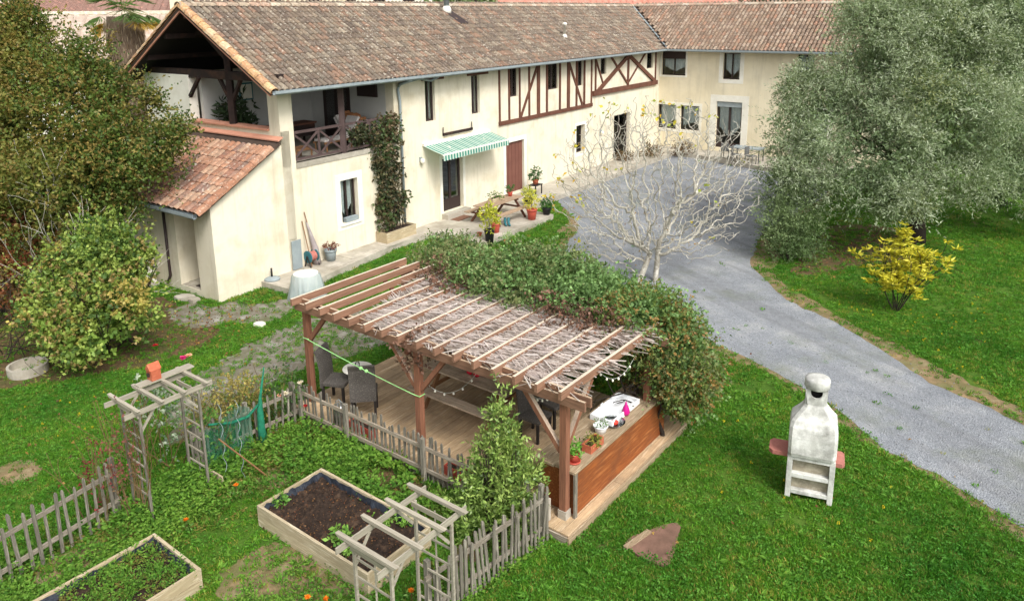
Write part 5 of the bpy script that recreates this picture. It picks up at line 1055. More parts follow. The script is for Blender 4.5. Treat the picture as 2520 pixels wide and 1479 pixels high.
lp = [proto('grass_clump', blades(16, .06, .075, .011, PG), M['lawnblade']), proto('grass_clump', blades(20, .08, .06, .012, PG[:2] + [lin3(120, 156, 60)]), M['lawnblade']), proto('clover_clump', rosette(16, .08, .032, .028, [lin3(74, 130, 46), lin3(90, 146, 58)], .05), M['lawnblade']), proto('dry_grass_clump', blades(18, .08, .07, .01, PGD), M['lawnblade']), proto('plantain_clump', rosette(9, .03, .1, .03, [lin3(84, 136, 48), lin3(100, 150, 60)], .03), M['lawnblade'])]
HOUSE = [HF.p(*q, 0)[:2] for q in ((2.5, -.0), (29.7, 0), (29.7, -12), (37, -12), (37, 7.5), (2.5, 7.5))]; ANX = [HF.p(*q, 0)[:2] for q in ((0, 0), (2.6, 0), (2.6, 4.7), (0, 4.7))]
TERR = [HF.p(a, b, 0)[:2] for a, b in T1]; DECK = [PF.p(*q, 0)[:2] for q in ((-.34, -.38), (6.45, -.38), (6.45, 3.88), (-.34, 3.88))]
BED1 = [PF.p(*q, 0)[:2] for q in ((1.36, -2.93), (3.95, -2.93), (3.95, -1.64), (1.36, -1.64))]; BED2 = [PF.p(*q, 0)[:2] for q in ((3.36, -6.9), (4.64, -6.9), (4.64, -4.25), (3.36, -4.25))]
PLOT = [PF.p(*q, 0)[:2] for q in ((.1, -7), (5.9, -7), (5.95, -.45), (.1, -.45))]; SLAB = gpix([(1560, 1320), (1665, 1290), (1668, 1320), (1640, 1395), (1545, 1350)])
pts = []
for y0, y1, den in ((6.5, 10, 330), (10, 14, 280), (14, 19, 190), (19, 27, 90), (27, 45, 28)):
    n = int((y1 - y0) * 36 * den); pts.append(np.c_[rng.uniform(-15, 21, n), rng.uniform(y0, y1, n)])
Q = np.concatenate(pts); vis = np.abs(Q[:, 0]) < Q[:, 1] * .72 + 1.2; Q = Q[vis]; keep = np.ones(len(Q), bool)
P3 = np.c_[Q, np.zeros(len(Q))]; nz = pnoise(P3, 1.3, 1.) + .5 * pnoise(P3, 4.1, 3.); rr = rng.random(len(Q))
for poly, pr in ((drive, .003), (verge, .35), (path, .2), (track, .45), (lit1, .3), (lit2, .18), (bare, .1), (HOUSE, 0), (ANX, 0), (TERR, 0), (DECK, 0), (BED1, 0), (BED2, 0), (PLOT, .5), (SLAB, 0)) + tuple((q_, .28) for q_ in plotbare):
    i = inside(poly, Q); keep &= ~(i & (rr > pr * (1 + .8 * nz)))
keep &= ~((nz < -.75) & (rr > .3)); Q = Q[keep]; n = len(Q); dist = Q[:, 1]
nz2 = pnoise(np.c_[Q, np.zeros(n)], .9, 5.); var = np.where(rng.random(n) < .06 + .14 * np.clip(nz2, 0, 1), 3, rng.choice((0, 1, 2, 4), n, p=(.42, .31, .21, .06))); rot = np.c_[rng.normal(size=n) * .1, rng.normal(size=n) * .1, rng.uniform(0, 6.28, n)]
scatter('lawn_grass', np.c_[Q, np.zeros(n) - .004], rot, rng.uniform(.65, 1.3, n) * (1 + .25 * nz2) * (1 + np.clip(dist - 16, 0, 20) * .04), var, lp)
# weeds in the vegetable plot
PW = [lin3(84, 128, 44), lin3(104, 148, 58), lin3(122, 160, 70), lin3(70, 112, 42)]
wp = [proto('weed', rosette(26, .12, .06, .045, PW, .14), M['weedleaf']), proto('weed', rosette(34, .16, .05, .03, PW[1:], .2), M['weedleaf']), proto('weed', blades(18, .07, .16, .022, PW), M['weedleaf']), proto('dry_weed', rosette(20, .1, .06, .03, [lin3(150, 142, 84), lin3(132, 122, 70), lin3(116, 126, 60)], .06), M['weedleaf'])]
n = 5200; q = np.c_[rng.uniform(.05, 5.95, n), rng.uniform(-7, -.5, n)]; Wp = PF.o[None, :2] + q[:, :1] * PF.ex[:2] + q[:, 1:] * PF.ey[:2]; P3 = np.c_[Wp, np.zeros(n)]; nz = pnoise(P3, 1.9, .6) + .4 * pnoise(P3, 5, 2)
edge = np.minimum(np.abs(q[:, 1] + .6), np.abs(q[:, 0] - 5.9)); tall = np.exp(-edge / .6) + .6 * np.exp(-np.abs(q[:, 1] + 1.3) / .4) * (q[:, 0] > 2)
keep = ~inside(BED1, Wp) & ~inside(BED2, Wp) & (nz + tall * 1.2 + rng.normal(size=n) * .3 > .12)
for q_ in plotbare: keep &= ~(inside(q_, Wp) & (rng.random(n) > .14))
Wp, nz, tall, q = Wp[keep], nz[keep], tall[keep], q[keep]; n = len(Wp); var = np.where(nz < .05, rng.choice(4, n, p=(.15, .15, .2, .5)), rng.choice(4, n, p=(.42, .38, .15, .05)))
scatter('garden_weeds', np.c_[Wp, np.zeros(n)], np.c_[rng.normal(size=(n, 2)) * .15, rng.uniform(0, 6.28, n)], rng.uniform(.55, 1.15, n) * (1 + .7 * np.clip(tall, 0, 1)), var, wp)
# weeds inside the second bed and seedlings in the first, tufts along edges
n = 420; q = np.c_[rng.uniform(3.42, 4.58, n), rng.uniform(-6.8, -4.32, n)]; Wp = np.array([PF.p(a, b, .25) for a, b in q]); var = rng.choice(4, n, p=(.2, .2, .2, .4))
scatter('bed_weeds', Wp, np.c_[rng.normal(size=(n, 2)) * .15, rng.uniform(0, 6.28, n)], rng.uniform(.45, .95, n), var, wp)
# fallen leaves, gravel stones, crumbs on the soil
fl_ = [proto('fallen_leaf', rosette(1, .01, .07, .05, [c_], .012), M['leaf']) for c_ in (lin3(134, 96, 58), lin3(112, 70, 46), lin3(168, 132, 70), lin3(92, 64, 46))]
pts = []
for poly_px, k in (([(1900, 600), (2250, 560), (2300, 680), (1960, 700)], 500), ([(380, 720), (700, 720), (620, 920), (360, 900)], 420), ([(1370, 470), (1880, 410), (1860, 620), (1450, 700)], 420), ([(1780, 830), (2520, 1100), (2520, 1480), (1400, 1480)], 50), ([(0, 900), (480, 900), (420, 1300), (0, 1300)], 200), ([(650, 1000), (1380, 1300), (1100, 1480), (500, 1300)], 200)):
    c_ = gpix(poly_px); t = rng.dirichlet((1, 1, 1, 1), k); pts.append(t @ c_)
Q = np.concatenate(pts); n = len(Q); scatter('fallen_leaves', np.c_[Q, np.full(n, .012)], np.c_[rng.normal(size=(n, 2)) * .3, rng.uniform(0, 6.28, n)], rng.uniform(.6, 1.3, n), rng.integers(0, 4, n), fl_)
M['pebble'] = mat('pebble', S(150, 152, 156), S(122, 124, 128), S(180, 180, 178), scale=60, bump=0)
def pebble(seed):
    rs = np.random.default_rng(seed); bm = bmesh.new(); bmesh.ops.create_icosphere(bm, subdivisions=1, radius=.014)
    for v in bm.verts: v.co = Vector((v.co.x * rs.uniform(.8, 1.4), v.co.y * rs.uniform(.8, 1.3), v.co.z * rs.uniform(.5, .9)))
    me = bpy.data.meshes.new('pebble'); bm.to_mesh(me); bm.free(); me.materials.append(M['pebble']); return bpy.data.objects.new('pebble', me)
n = 7000; Q = np.c_[rng.uniform(-6, 13, n), 9 + 16 * rng.random(n) ** 1.5]; k = inside(drive, Q) | (inside(path, Q) & (rng.random(n) < .6)) | (inside(verge, Q) & (rng.random(n) < .3)); Q = Q[k]; n = len(Q)
scatter('gravel_stones', np.c_[Q, np.full(n, .004)], rng.uniform(0, 6.28, (n, 3)), rng.uniform(.45, 1.4, n), rng.integers(0, 3, n), [pebble(1), pebble(2), pebble(3)])
yf = [proto('dandelion', rosette(14, .009, .014, .011, [lin3(236, 208, 50)], .05), M['flower'])]
Q = np.concatenate([rng.dirichlet((1, 1, 1, 1), 46) @ gpix([(1900, 700), (2520, 740), (2520, 1000), (2150, 800)]), rng.dirichlet((1, 1, 1, 1), 18) @ gpix([(1780, 900), (2400, 1250), (2300, 1480), (1450, 1400)]), rng.dirichlet((1, 1, 1, 1), 10) @ gpix([(0, 950), (300, 950), (300, 1100), (0, 1100)])])
n = len(Q); scatter('dandelions', np.c_[Q, np.full(n, .03)], np.c_[np.zeros((n, 2)), rng.uniform(0, 6, n)], rng.uniform(.8, 1.5, n), np.zeros(n), yf)
n = 900; q = np.c_[rng.uniform(1.45, 3.85, n), rng.uniform(-2.84, -1.73, n)]
scatter('soil_debris', np.array([PF.p(a, b, .265) for a, b in q]), np.c_[rng.normal(size=(n, 2)) * .4, rng.uniform(0, 6.28, n)], rng.uniform(.2, .6, n), rng.choice((0, 1, 3), n), fl_)
# ------------------------------------------------------------------ furniture and small things
M['rattan'] = mat('grey_woven_rattan', S(104, 98, 92), S(76, 72, 68), S(126, 120, 112), scale=40, bump=.6, bscale=90)
M['darkleg'] = mat('dark_frame', S(48, 44, 42), bump=0, rough=.6)
M['plant_y'] = [lin3(196, 196, 70), lin3(178, 184, 64), lin3(210, 206, 90)]
def chair_proto(name, label):
    t = thing(name, label, 'chair', (0, 0, 0), 'woven high-back chairs on the deck'); w = .23
    bx('seat', M['rattan'], t, None, -w, w, -.22, .24, .40, .47, bevel=.015)
    b = MB(); pr = [(-.245, .36), (-.19, .36), (-.2, .7), (-.25, 1.0), (-.29, 1.08), (-.33, 1.07), (-.29, .98), (-.245, .7)]
    b.prism([(-w, y, z) for y, z in pr], [(w, y, z) for y, z in pr]).build('backrest', M['rattan'], t)
    for x in (-w + .03, w - .03):
        for y in (-.2, .2): bx('leg', M['darkleg'], t, None, x - .022, x + .022, y - .022, y + .022, 0, .4)
    return t
ch0 = chair_proto('rattan_chair', 'grey woven high-back chair beside the left pergola post, seat facing right')
place(ch0, PF.p(5.83, .32, .155), -1.8, 1.1)
dup(ch0, PF.p(5.0, .3, .155), .12, 'grey woven high-back chair seen from behind, in front of the white round table', 1.12)
dup(ch0, PF.p(1.75, 1.65, .155), AU + math.pi / 2, 'grey woven high-back chair at the right end of the picnic table')
dup(ch0, PF.p(1.75, 2.3, .155), AU + math.pi / 2 - .2, 'grey woven chair in the shade at the far right of the picnic table')
def round_table(label, loc, r, h, m, leg=M['white']):
    t = thing('bistro_table', label, 'table', loc); L = np.array(loc)
    MB().lathe(L + EZ3 * (h - .025), [(r * .97, 0), (r, .01), (r, .02), (r * .97, .025)], 28).build('table_top', m, t, True)
    for k in range(3):
        a = k * 2.09 + .4; e_ = np.array([math.cos(a), math.sin(a), 0]); MB().tube([L + e_ * r * .75, L + e_ * r * .25 + EZ3 * h * .5, L + e_ * r * .6 + EZ3 * (h - .03)], .012, 6).build('leg', leg, t, True)
    return t
_tp = G(880, 905, .88); round_table('white round bistro table behind the woven chairs on the deck', (_tp[0], _tp[1], .152), .31, .73, M['white'])
M['clear'] = glassmat('clear_glass', (.9, .93, .93, 1), .35)
tag(MB().lathe(np.array([_tp[0], _tp[1], .885]), [(.045, 0), (.05, .02), (.05, .1), (.03, .13)], 12).build('glass_jar', M['clear'], None, True), 'small glass jar standing on the white round table', 'jar')
def picnic(label, fr, a0, a1, b0, zb, m, mleg, w=.72, benches=(1, -1), bo=.62, h=.74):
    t = thing('picnic_table', label, 'picnic table', fr.p((a0 + a1) / 2, b0, zb)); n = 5
    for i in range(n): bx('plank', m, t, fr, a0, a1, b0 - w / 2 + i * w / n + .004, b0 - w / 2 + (i + 1) * w / n - .004, zb + h - .035, zb + h + .002 * (i % 2))
    for s in benches:
        for i in range(2): bx('bench_plank', m, t, fr, a0 + .02, a1 - .02, b0 + s * bo - .13 + i * .132, b0 + s * bo - .005 + i * .132, zb + .41, zb + .445)
    for a in (a0 + .3, a1 - .3):
        for s in (1, -1): bm_('leg', mleg, t, fr.p(a + .03 * s, b0 + s * .7, zb), fr.p(a + .03 * s, b0 + s * .16, zb + h - .04), .045, .09)
        bm_('cross_bar', mleg, t, fr.p(a, b0 - .74, zb + .375), fr.p(a, b0 + .74, zb + .375), .04, .07); bm_('cross_bar', mleg, t, fr.p(a, b0 - w / 2 + .02, zb + h - .075), fr.p(a, b0 + w / 2 - .02, zb + h - .075), .04, .07)
    return t
M['tablewood'] = mat('grey_table_board', S(214, 194, 168), S(188, 168, 144), S(226, 208, 184), scale=2.4, grain=AU, bump=.3, rnd=.1, stain=S(100, 84, 68), sscale=2.5, samt=.6)
M['legwood'] = mat('brown_table_leg', S(150, 110, 76), S(122, 88, 60), scale=3, bump=.2)
picnic('large weathered picnic table with benches under the pergola', PF, 2.3, 4.5, 1.85, .152, M['tablewood'], M['legwood'], .78, (1, -1), .72)
M['tablewood_h'] = mat('terrace_table_board', S(172, 148, 124), S(146, 122, 100), scale=2.4, grain=AH, bump=.3, rnd=.1)
picnic('weathered picnic table with benches on the terrace by the French door', HF, 9.9, 12.2, -1.85, .2, M['tablewood_h'], M['timber'], .72, (1, -1), .68)
# pots
def pot_plant(label, loc, r, h, pm, pal, n=60, pr=.2, ph=.35, lw=(.09, .04), name='potted_plant', saucer=False, plant=True, cat='pot', tall=1.):
    L = np.array(loc, float); t = thing(name, label, cat, L)
    MB().lathe(L, [(r * .72, 0), (r * .95, h * .8), (r * .95, h * .82), (r * 1.05, h * .83), (r * 1.05, h), (r * .93, h), (r * .9, h * .85), (.01, h * .84)], 18).build('pot', pm, t, True)
    if saucer: MB().lathe(L - EZ3 * .0, [(r * 1.3, 0), (r * 1.35, .03), (r * 1.25, .031), (r * 1.2, .012), (.01, .011)], 18).build('saucer', pm, t, True)
    if plant:
        lv = Leaves(); crown(lv, [(L + EZ3 * (h + ph * .55), (pr, pr, ph * .6))], n, 4, .12, lw[0], lw[1], pal, (.2, 1.1), up=.5, gap=-2, jit=.02); lv.build('foliage', M['leaf'], t)
        mb = MB()
        mb.tube([L + EZ3 * h * .8, L + EZ3 * (h + ph * .7)], [.012, .006], 5); mb.build('stem', M['bark'], t)
    else: MB().lathe(L + EZ3 * (h * .86), [(r * .9, 0), (.01, .012)], 14, False, False).build('soil', M['soil'], t)
    return t
M['redpot'] = mat('red_plastic_pot', S(196, 92, 76), S(184, 80, 66), scale=5, bump=.02, rough=.5, rnd=.05)
M['blackpot'] = mat('black_plastic', S(30, 30, 32), bump=.02, rough=.5)
GRN = [lin3(96, 136, 60), lin3(112, 150, 70), lin3(84, 122, 54)]; YEL = M['plant_y']; DKG = [lin3(60, 96, 50), lin3(74, 112, 60)]
def HG_(x, y, z): return G(x, y, z)
pot_plant('large red pot with yellow-leaved plant on the terrace edge', HG_(1309, 540, .2), .2, .42, M['redpot'], YEL, 90, .3, .5)
pot_plant('red pot on the terrace just behind the tall black planter', HG_(1220, 572, .2), .17, .36, M['redpot'], GRN, plant=False)
pot_plant('tall black planter with yellow-green plant in front of the terrace', HG_(1205, 606, 0), .17, .62, M['blackpot'], YEL, 130, .34, .75, (.12, .055))
pot_plant('small orange flowerpot on the terrace left of the black planter', HG_(1180, 583, .2), .09, .16, M['terracotta'], GRN, plant=False)
pot_plant('low tuft of green grass in a pot below the terrace step', HG_(1250, 602, 0), .15, .15, M['terracotta'], [lin3(120, 168, 60), lin3(104, 150, 52)], 90, .16, .2, (.12, .012))
pot_plant('dark pot with a round green plant at the right terrace corner', HG_(1345, 528, .2), .18, .26, M['blackpot'], DKG, 120, .24, .32, (.07, .05))
pot_plant('dark pot with yellow-green plant behind the large red pot', HG_(1300, 505, .2), .2, .3, M['blackpot'], YEL, 90, .26, .35)
pot_plant('terracotta pot with leafy plant beside the brown door', HG_(1318, 478, .2) + np.array([0, 0, .45]), .14, .22, M['terracotta'], DKG, 60, .22, .4, (.11, .06))
st_ = thing('plant_stand', 'dark low stand under the leafy pot beside the brown door', 'stand', HG_(1318, 478, .2)); q = HG_(1318, 478, .2)
bx('shelf', M['blackpot'], st_, Frame(q, HD, HG), -.28, .28, -.2, .2, .41, .445)
for a in (-.24, .24):
    for b in (-.16, .16): bx('leg', M['blackpot'], st_, Frame(q, HD, HG), a - .02, a + .02, b - .02, b + .02, 0, .41)
pot_plant('red flowering plant in a red pot on the terrace picnic table', HF.p(11.9, -1.8, .945), .1, .17, M['redpot'], [lin3(190, 40, 44), lin3(80, 110, 60)], 40, .12, .2, (.06, .05))
tr_ = thing('planter_trough', 'pale wooden planter trough on the terrace picnic table', 'planter', HF.p(11.0, -1.75, .945))
for a0, a1, b0, b1 in ((10.65, 11.35, -1.87, -1.85), (10.65, 11.35, -1.65, -1.63), (10.65, 10.67, -1.849, -1.651), (11.33, 11.35, -1.849, -1.651)): bx('board', M['bedwood_v'], tr_, HF, a0, a1, b0, b1, .945, 1.08)
bx('soil', M['soil'], tr_, HF, 10.672, 11.328, -1.848, -1.652, .947, 1.05)
lv = Leaves(); crown(lv, [(HF.p(11.0, -1.75, 1.12), (.3, .1, .1))], 60, 3, .08, .07, .035, GRN, (.2, 1.1), gap=-2, jit=.02); lv.build('foliage', M['leaf'], tr_)
tag(bx('door_mat', mat('brown_mat', S(126, 92, 74), S(110, 78, 62), scale=20), None, HF, 9.95, 10.8, -.75, -.33, .2, .215), 'brown door mat in front of the French door', 'mat')
ston = smooth_poly(gpix([(1150, 588), (1190, 580), (1205, 600), (1170, 612)]), .1, .01, 5); tag(sheet('stone_block', ston, .22, M['concrete'], thick=.24), 'pale stone block at the terrace corner beside the black planter', 'stone')
bt = thing('rubber_boots', 'pair of teal rubber boots under the terrace bench', 'boots', G(1243, 555, .2)); q = G(1243, 555, .2); M['teal'] = mat('teal_rubber', S(58, 116, 124), S(46, 98, 106), scale=6, bump=.02, rough=.4)
for k in (0, .13): MB().tube([q + np.array([k, 0, .3]), q + np.array([k, 0, .07]), q + np.array([k + .03, -.06, .05]), q + np.array([k + .05, -.17, .045])], [.055, .05, .05, .04], 8).build('boot', M['teal'], bt, True)
# things at the annexe corner
ub = G(670, 688, .2); t = thing('parasol_base', 'dark round parasol base with short tube on the terrace end', 'parasol base', ub); MB().lathe(ub, [(.24, 0), (.23, .05), (.1, .09), (.04, .1)], 20).build('plate', M['zinc'], t, True); MB().lathe(ub + EZ3 * .1, [(.03, 0), (.03, .26)], 10).build('tube', M['darkleg'], t, True)
vt = G(757, 735, 0); vt = np.array([vt[0], vt[1], 0]); t = thing('covered_table', 'small round table wrapped in pale translucent sheet by the annexe wall', 'table', vt)
m, nt = nt_new('clear_plastic_sheet'); bs = N(nt, 'BsdfPrincipled'); bs.inputs['Base Color'].default_value = S(214, 226, 226); bs.inputs['Roughness'].default_value = .35; tp = N(nt, 'BsdfTransparent'); mx = N(nt, 'MixShader'); mx.inputs[0].default_value = .55
nt.links.new(tp.outputs[0], mx.inputs[1]); nt.links.new(bs.outputs[0], mx.inputs[2]); nt.links.new(mx.outputs[0], N(nt, 'OutputMaterial').inputs[0]); M['plastic'] = m
n = 48; vs = []
for r0, z, am in ((.37, .78, 0), (.40, .7, .02), (.44, .4, .05), (.5, .03, .09)):
    for k in range(n): a = 2 * math.pi * k / n; r1 = r0 + am * math.sin(k * 2.4 + z * 2) ; vs.append(vt + np.array([r1 * math.cos(a), r1 * math.sin(a), z]))
MB().add(vs, [(i * n + k, i * n + (k + 1) % n, (i + 1) * n + (k + 1) % n, (i + 1) * n + k) for i in range(3) for k in range(n)]).build('drape', M['plastic'], t, True)
MB().lathe(vt + EZ3 * .765, [(.35, 0), (.36, .012), (.35, .02)], 24).build('table_top', M['white'], t, True)
for k in range(4): a = k * 1.57 + .4; MB().tube([vt + np.array([.28 * math.cos(a), .28 * math.sin(a), 0]), vt + np.array([.26 * math.cos(a), .26 * math.sin(a), .765])], .018, 6).build('leg', M['white'], t)
rl = HF.p(3.25, -.18, .222); t = thing('hose_reel', 'teal garden hose reel on the terrace by the house corner', 'hose reel', rl)
ax = HF.ex
def disc(c_, r, w, nm, m_):
    pr = [(c_ + HG * r * math.cos(k * .3927) + EZ3 * r * math.sin(k * .3927)) for k in range(16)]; MB().prism([p - ax * w / 2 for p in pr], [p + ax * w / 2 for p in pr]).build(nm, m_, t)
cc = rl + EZ3 * .32; disc(cc - ax * .14, .2, .03, 'flange', M['teal']); disc(cc + ax * .14, .2, .03, 'flange', M['teal']); disc(cc, .15, .24, 'hose', mat('pink_hose', S(196, 128, 116), S(150, 84, 76), scale=30, bump=.4))
for s in (-.17, .17): bm_('stand', M['darkleg'], t, rl + ax * s - HG * .15, rl + ax * s + EZ3 * .36, .03, .03); bm_('stand', M['darkleg'], t, rl + ax * s + HG * .12, rl + ax * s + EZ3 * .36, .03, .03)
pz = HF.p(3.45, -.2, .222); t = thing('folded_parasol', 'folded pale grey parasol leaning against the wall by the hose reel', 'parasol', pz); M['pcloth'] = mat('mauve_grey_cloth', S(170, 160, 158), S(146, 136, 136), scale=6, bump=.2)
MB().tube([pz + EZ3 * .02, pz + EZ3 * .5 + HG * .05, pz + EZ3 * 1.1 + HG * .12 - ax * .12, pz + EZ3 * 1.45 + HG * .15 - ax * .2], [.13, .1, .05, .02], 9).build('cloth', M['pcloth'], t, True); MB().tube([pz + HG * .12 - ax * .19 + EZ3 * 1.4, pz + HG * .17 - ax * .24 + EZ3 * 1.75], .014, 6).build('pole', M['legwood'], t)
MB().tube([HF.p(3.15, -.3, .24), HF.p(3.1, -.03, 1.7)], .016, 6).build('pole', M['legwood'], t)
tag(bx('grey_panel', M['zinc'], None, HF, 2.62, 2.98, -.06, -.03, .222, 1.15), 'narrow grey panel leaning at the house corner behind the hose reel', 'panel')
pot_plant('grey bucket with withered red plant beside the hose reel', HF.p(3.95, -.28, .222), .2, .38, M['zinc'], [lin3(130, 80, 66), lin3(110, 90, 66)], 50, .18, .12, (.06, .05))
ac = HF.p(-.35, 3.3, 0); t = thing('heat_pump', 'white outdoor unit standing by the annexe front wall', 'heat pump', ac); bx('casing', M['white'], t, HF, -.55, -.2, 2.85, 3.75, .12, .85, bevel=.02); bx('plinth', M['concrete'], t, HF, -.6, -.15, 2.8, 3.8, 0, .118)
gr_ = MB()
for k in range(7): gr_.tube([HF.p(-.556, 3.3 + math.cos(a_) * .05 * (k + 1), .48 + math.sin(a_) * .04 * (k + 1)) for a_ in np.linspace(0, 6.283, 20)], .006, 4, False)
gr_.build('fan_grille', M['zinc'], t)
cr = G(70, 915); t_ = MB(); n = 28; vs = []
for r0, z in ((.42, 0), (.42, .2), (.36, .2), (.36, .03)):
    for k in range(n): vs.append(cr + np.array([r0 * math.cos(k * 6.2832 / n), r0 * math.sin(k * 6.2832 / n), z]))
t_.add(vs, [(i * n + k, i * n + (k + 1) % n, (i + 1) * n + (k + 1) % n, (i + 1) * n + k) for i in range(3) for k in range(n)] + [tuple(3 * n + k for k in range(n))]); tag(t_.build('concrete_ring', M['concrete'], None, False), 'hollow concrete ring lying in the grass at far left', 'concrete ring')
for px, r, lab in (((640, 802), .16, 'white stone lying on the muddy grass near the path'), ((455, 735), .28, 'flat pale stone step at the annexe doorway'), ((478, 742), .2, 'small flat stone beside the annexe doorway step')):
    c_ = G(*px); k = 9; o_ = [(c_[0] + r * random.uniform(.75, 1.15) * math.cos(j * 6.283 / k), c_[1] + r * .7 * random.uniform(.75, 1.15) * math.sin(j * 6.283 / k)) for j in range(k)]; tag(sheet('stone', o_, .09, M['white'] if r < .17 else M['concrete'], thick=.1), lab, 'stone')

# ------------------------------------------------------------------ on the bar counter
ZT = .978
M['enamel'] = mat('white_enamel', S(240, 242, 244), bump=0, rough=.25); M['magenta'] = mat('magenta_glass', S(196, 30, 130), bump=0, rough=.25); M['redmat'] = mat('red_plastic', S(214, 60, 46), bump=0, rough=.4)
def cat_(x, y, z=ZT): return G(x, y, z)
cu, cv = UV(1515, 1012, ZT); t = thing('sink_basin', 'white enamel basin set on the bar counter', 'basin', PF.p(cu, cv, ZT)); u0, u1, v0, v1 = cu - .22, cu + .24, cv - .5, cv + .5
for a0, a1, b0, b1 in ((u0, u1, v0, v0 + .03), (u0, u1, v1 - .03, v1), (u0, u0 + .03, v0 + .031, v1 - .031), (u1 - .03, u1, v0 + .031, v1 - .031), (u0, u1, cv - .06, cv - .03)): bx('rim', M['enamel'], t, PF, a0, a1, b0, b1, ZT, ZT + .1, bevel=.008)
bx('bottom', M['enamel'], t, PF, u0 + .031, u1 - .031, v0 + .031, v1 - .031, ZT, ZT + .02)
c_ = cat_(1540, 1020, ZT + .02); t = thing('lantern', 'magenta teardrop lantern standing in the white basin', 'lantern', c_); MB().lathe(c_, [(.05, 0), (.075, .05), (.06, .12), (.025, .2), (.008, .26)], 12).build('shade', M['magenta'], t, True)
c_ = cat_(1510, 1045); t = thing('glass_bowl', 'shallow clear bowl holding a red ball on the counter', 'bowl', c_); MB().lathe(c_, [(.12, 0), (.2, .07), (.205, .075), (.12, .012), (.01, .01)], 20, True, False).build('bowl', M['clear'], t, True)
tag(MB().lathe(c_ + np.array([.02, .02, .015]), [(.06, 0), (.065, .04), (.03, .07), (.01, .08)], 12).build('red_item', M['redmat'], None, True), 'round red ball lying in the clear bowl', 'item')  # red roundish item of unknown kind
c_ = cat_(1478, 1062); t = pot_plant('white hanging pot with cord handle on the counter', c_, .125, .13, M['enamel'], GRN, 24, .08, .02, (.035, .025)); hw = MB()
for k in range(3): a = k * 2.1; hw.tube([c_ + np.array([.12 * math.cos(a), .12 * math.sin(a), .125]), c_ + np.array([0, .02, .44])], .0055, 5)
hw.tube([c_ + np.array([0, .02, .43]), c_ + np.array([0, .02, .5]), c_ + np.array([.03, .02, .53]), c_ + np.array([.05, .02, .49])], .012, 6); hw.build('hanger', M['enamel'], t)
cu, cv = UV(1459, 1100, ZT); t = thing('window_box', 'rectangular terracotta planter with yellow-green seedlings on the counter', 'planter', PF.p(cu, cv, ZT))
for a0, a1, b0, b1 in ((-.09, .09, -.2, -.185), (-.09, .09, .185, .2), (-.09, -.075, -.184, .184), (.075, .09, -.184, .184)): bx('side', M['terracotta'], t, PF, cu + a0, cu + a1, cv + b0, cv + b1, ZT, ZT + .13)
bx('soil', M['soil'], t, PF, cu - .074, cu + .074, cv - .183, cv + .183, ZT + .002, ZT + .1); lv = Leaves(); crown(lv, [(PF.p(cu, cv, ZT + .12), (.1, .14, .05))], 90, 3, .06, .045, .025, [lin3(150, 150, 60), lin3(176, 170, 80), lin3(110, 124, 50)], (.1, 1.1), gap=-2, jit=.02); lv.build('foliage', M['leaf'], t)
pot_plant('red pot of fresh green herbs on a saucer at the near end of the counter', cat_(1412, 1135), .085, .15, M['redpot'], [lin3(120, 176, 70), lin3(100, 156, 56)], 70, .08, .1, (.06, .03), saucer=True)
pot_plant('terracotta pot with green plant at the far end of the counter', cat_(1597, 965), .1, .17, M['terracotta'], GRN, 50, .11, .16, (.07, .045), saucer=True)
pot_plant('empty terracotta pot behind the planted pot at the far counter end', cat_(1598, 930), .1, .16, M['terracotta'], GRN, plant=False)
pot_plant('terracotta pot half hidden by the climber at the far counter end', cat_(1628, 945), .09, .15, M['terracotta'], GRN, 20, .08, .08)
pot_plant('small terracotta dish on the back edge of the counter', cat_(1560, 948), .06, .06, M['terracotta'], GRN, plant=False)
# on and under the picnic table
for px, lab in (((1157, 920), 'red pear-shaped ornament on the picnic table, left of the pair'), ((1174, 926), 'red pear-shaped ornament on the picnic table, right of the pair')):
    c_ = G(*px, .9); t = thing('pear_ornament', lab, 'ornament', c_, 'red pear ornaments on the picnic table'); MB().lathe(c_, [(.04, 0), (.075, .04), (.07, .09), (.04, .14), (.015, .19), (.004, .2)], 14).build('body', mat('red_glaze', S(196, 40, 60), bump=0, rough=.25), t, True); MB().tube([c_ + EZ3 * .19, c_ + EZ3 * .24 + np.array([.02, 0, 0])], .006, 5).build('stalk', M['bark'], t)
c_ = PF.p(4.9, -.2, .152); t = thing('red_planter', 'low red planter behind the picket fence on the deck', 'planter', c_)
for a0, a1, b0, b1 in ((-.33, .33, -.08, -.065), (-.33, .33, .065, .08), (-.33, -.315, -.064, .064), (.315, .33, -.064, .064)): bx('side', M['redpot'], t, PF, 4.5 + a0, 4.5 + a1, -.2 + b0, -.2 + b1, .154, .33)
bx('soil', M['soil'], t, PF, 4.187, 4.813, -.263, -.137, .156, .3)
c_ = PF.p(5.15, -.22, .152); t = thing('metal_pot', 'tall shiny metal pot behind the picket fence', 'metal pot', c_); MB().lathe(c_, [(.12, 0), (.13, .02), (.13, .34), (.11, .38), (.04, .41), (.02, .44)], 16).build('body', mat('steel', S(190, 192, 196), bump=.02, rough=.25, metal=.9), t, True); MB().tube([c_ + np.array([-.1, 0, .36]), c_ + np.array([0, 0, .5]), c_ + np.array([.1, 0, .36])], .01, 6).build('handle', M['zinc'], t)
c_ = PF.p(2.0, -.2, .152); t = thing('red_planter', 'low red planter behind the fence near the laurel shrub', 'planter', c_)
for a0, a1, b0, b1 in ((-.33, .33, -.08, -.065), (-.33, .33, .065, .08), (-.33, -.315, -.064, .064), (.315, .33, -.064, .064)): bx('side', M['redpot'], t, PF, 2.0 + a0, 2.0 + a1, -.2 + b0, -.2 + b1, .154, .33)
bx('soil', M['soil'], t, PF, 1.687, 2.313, -.263, -.137, .156, .3)
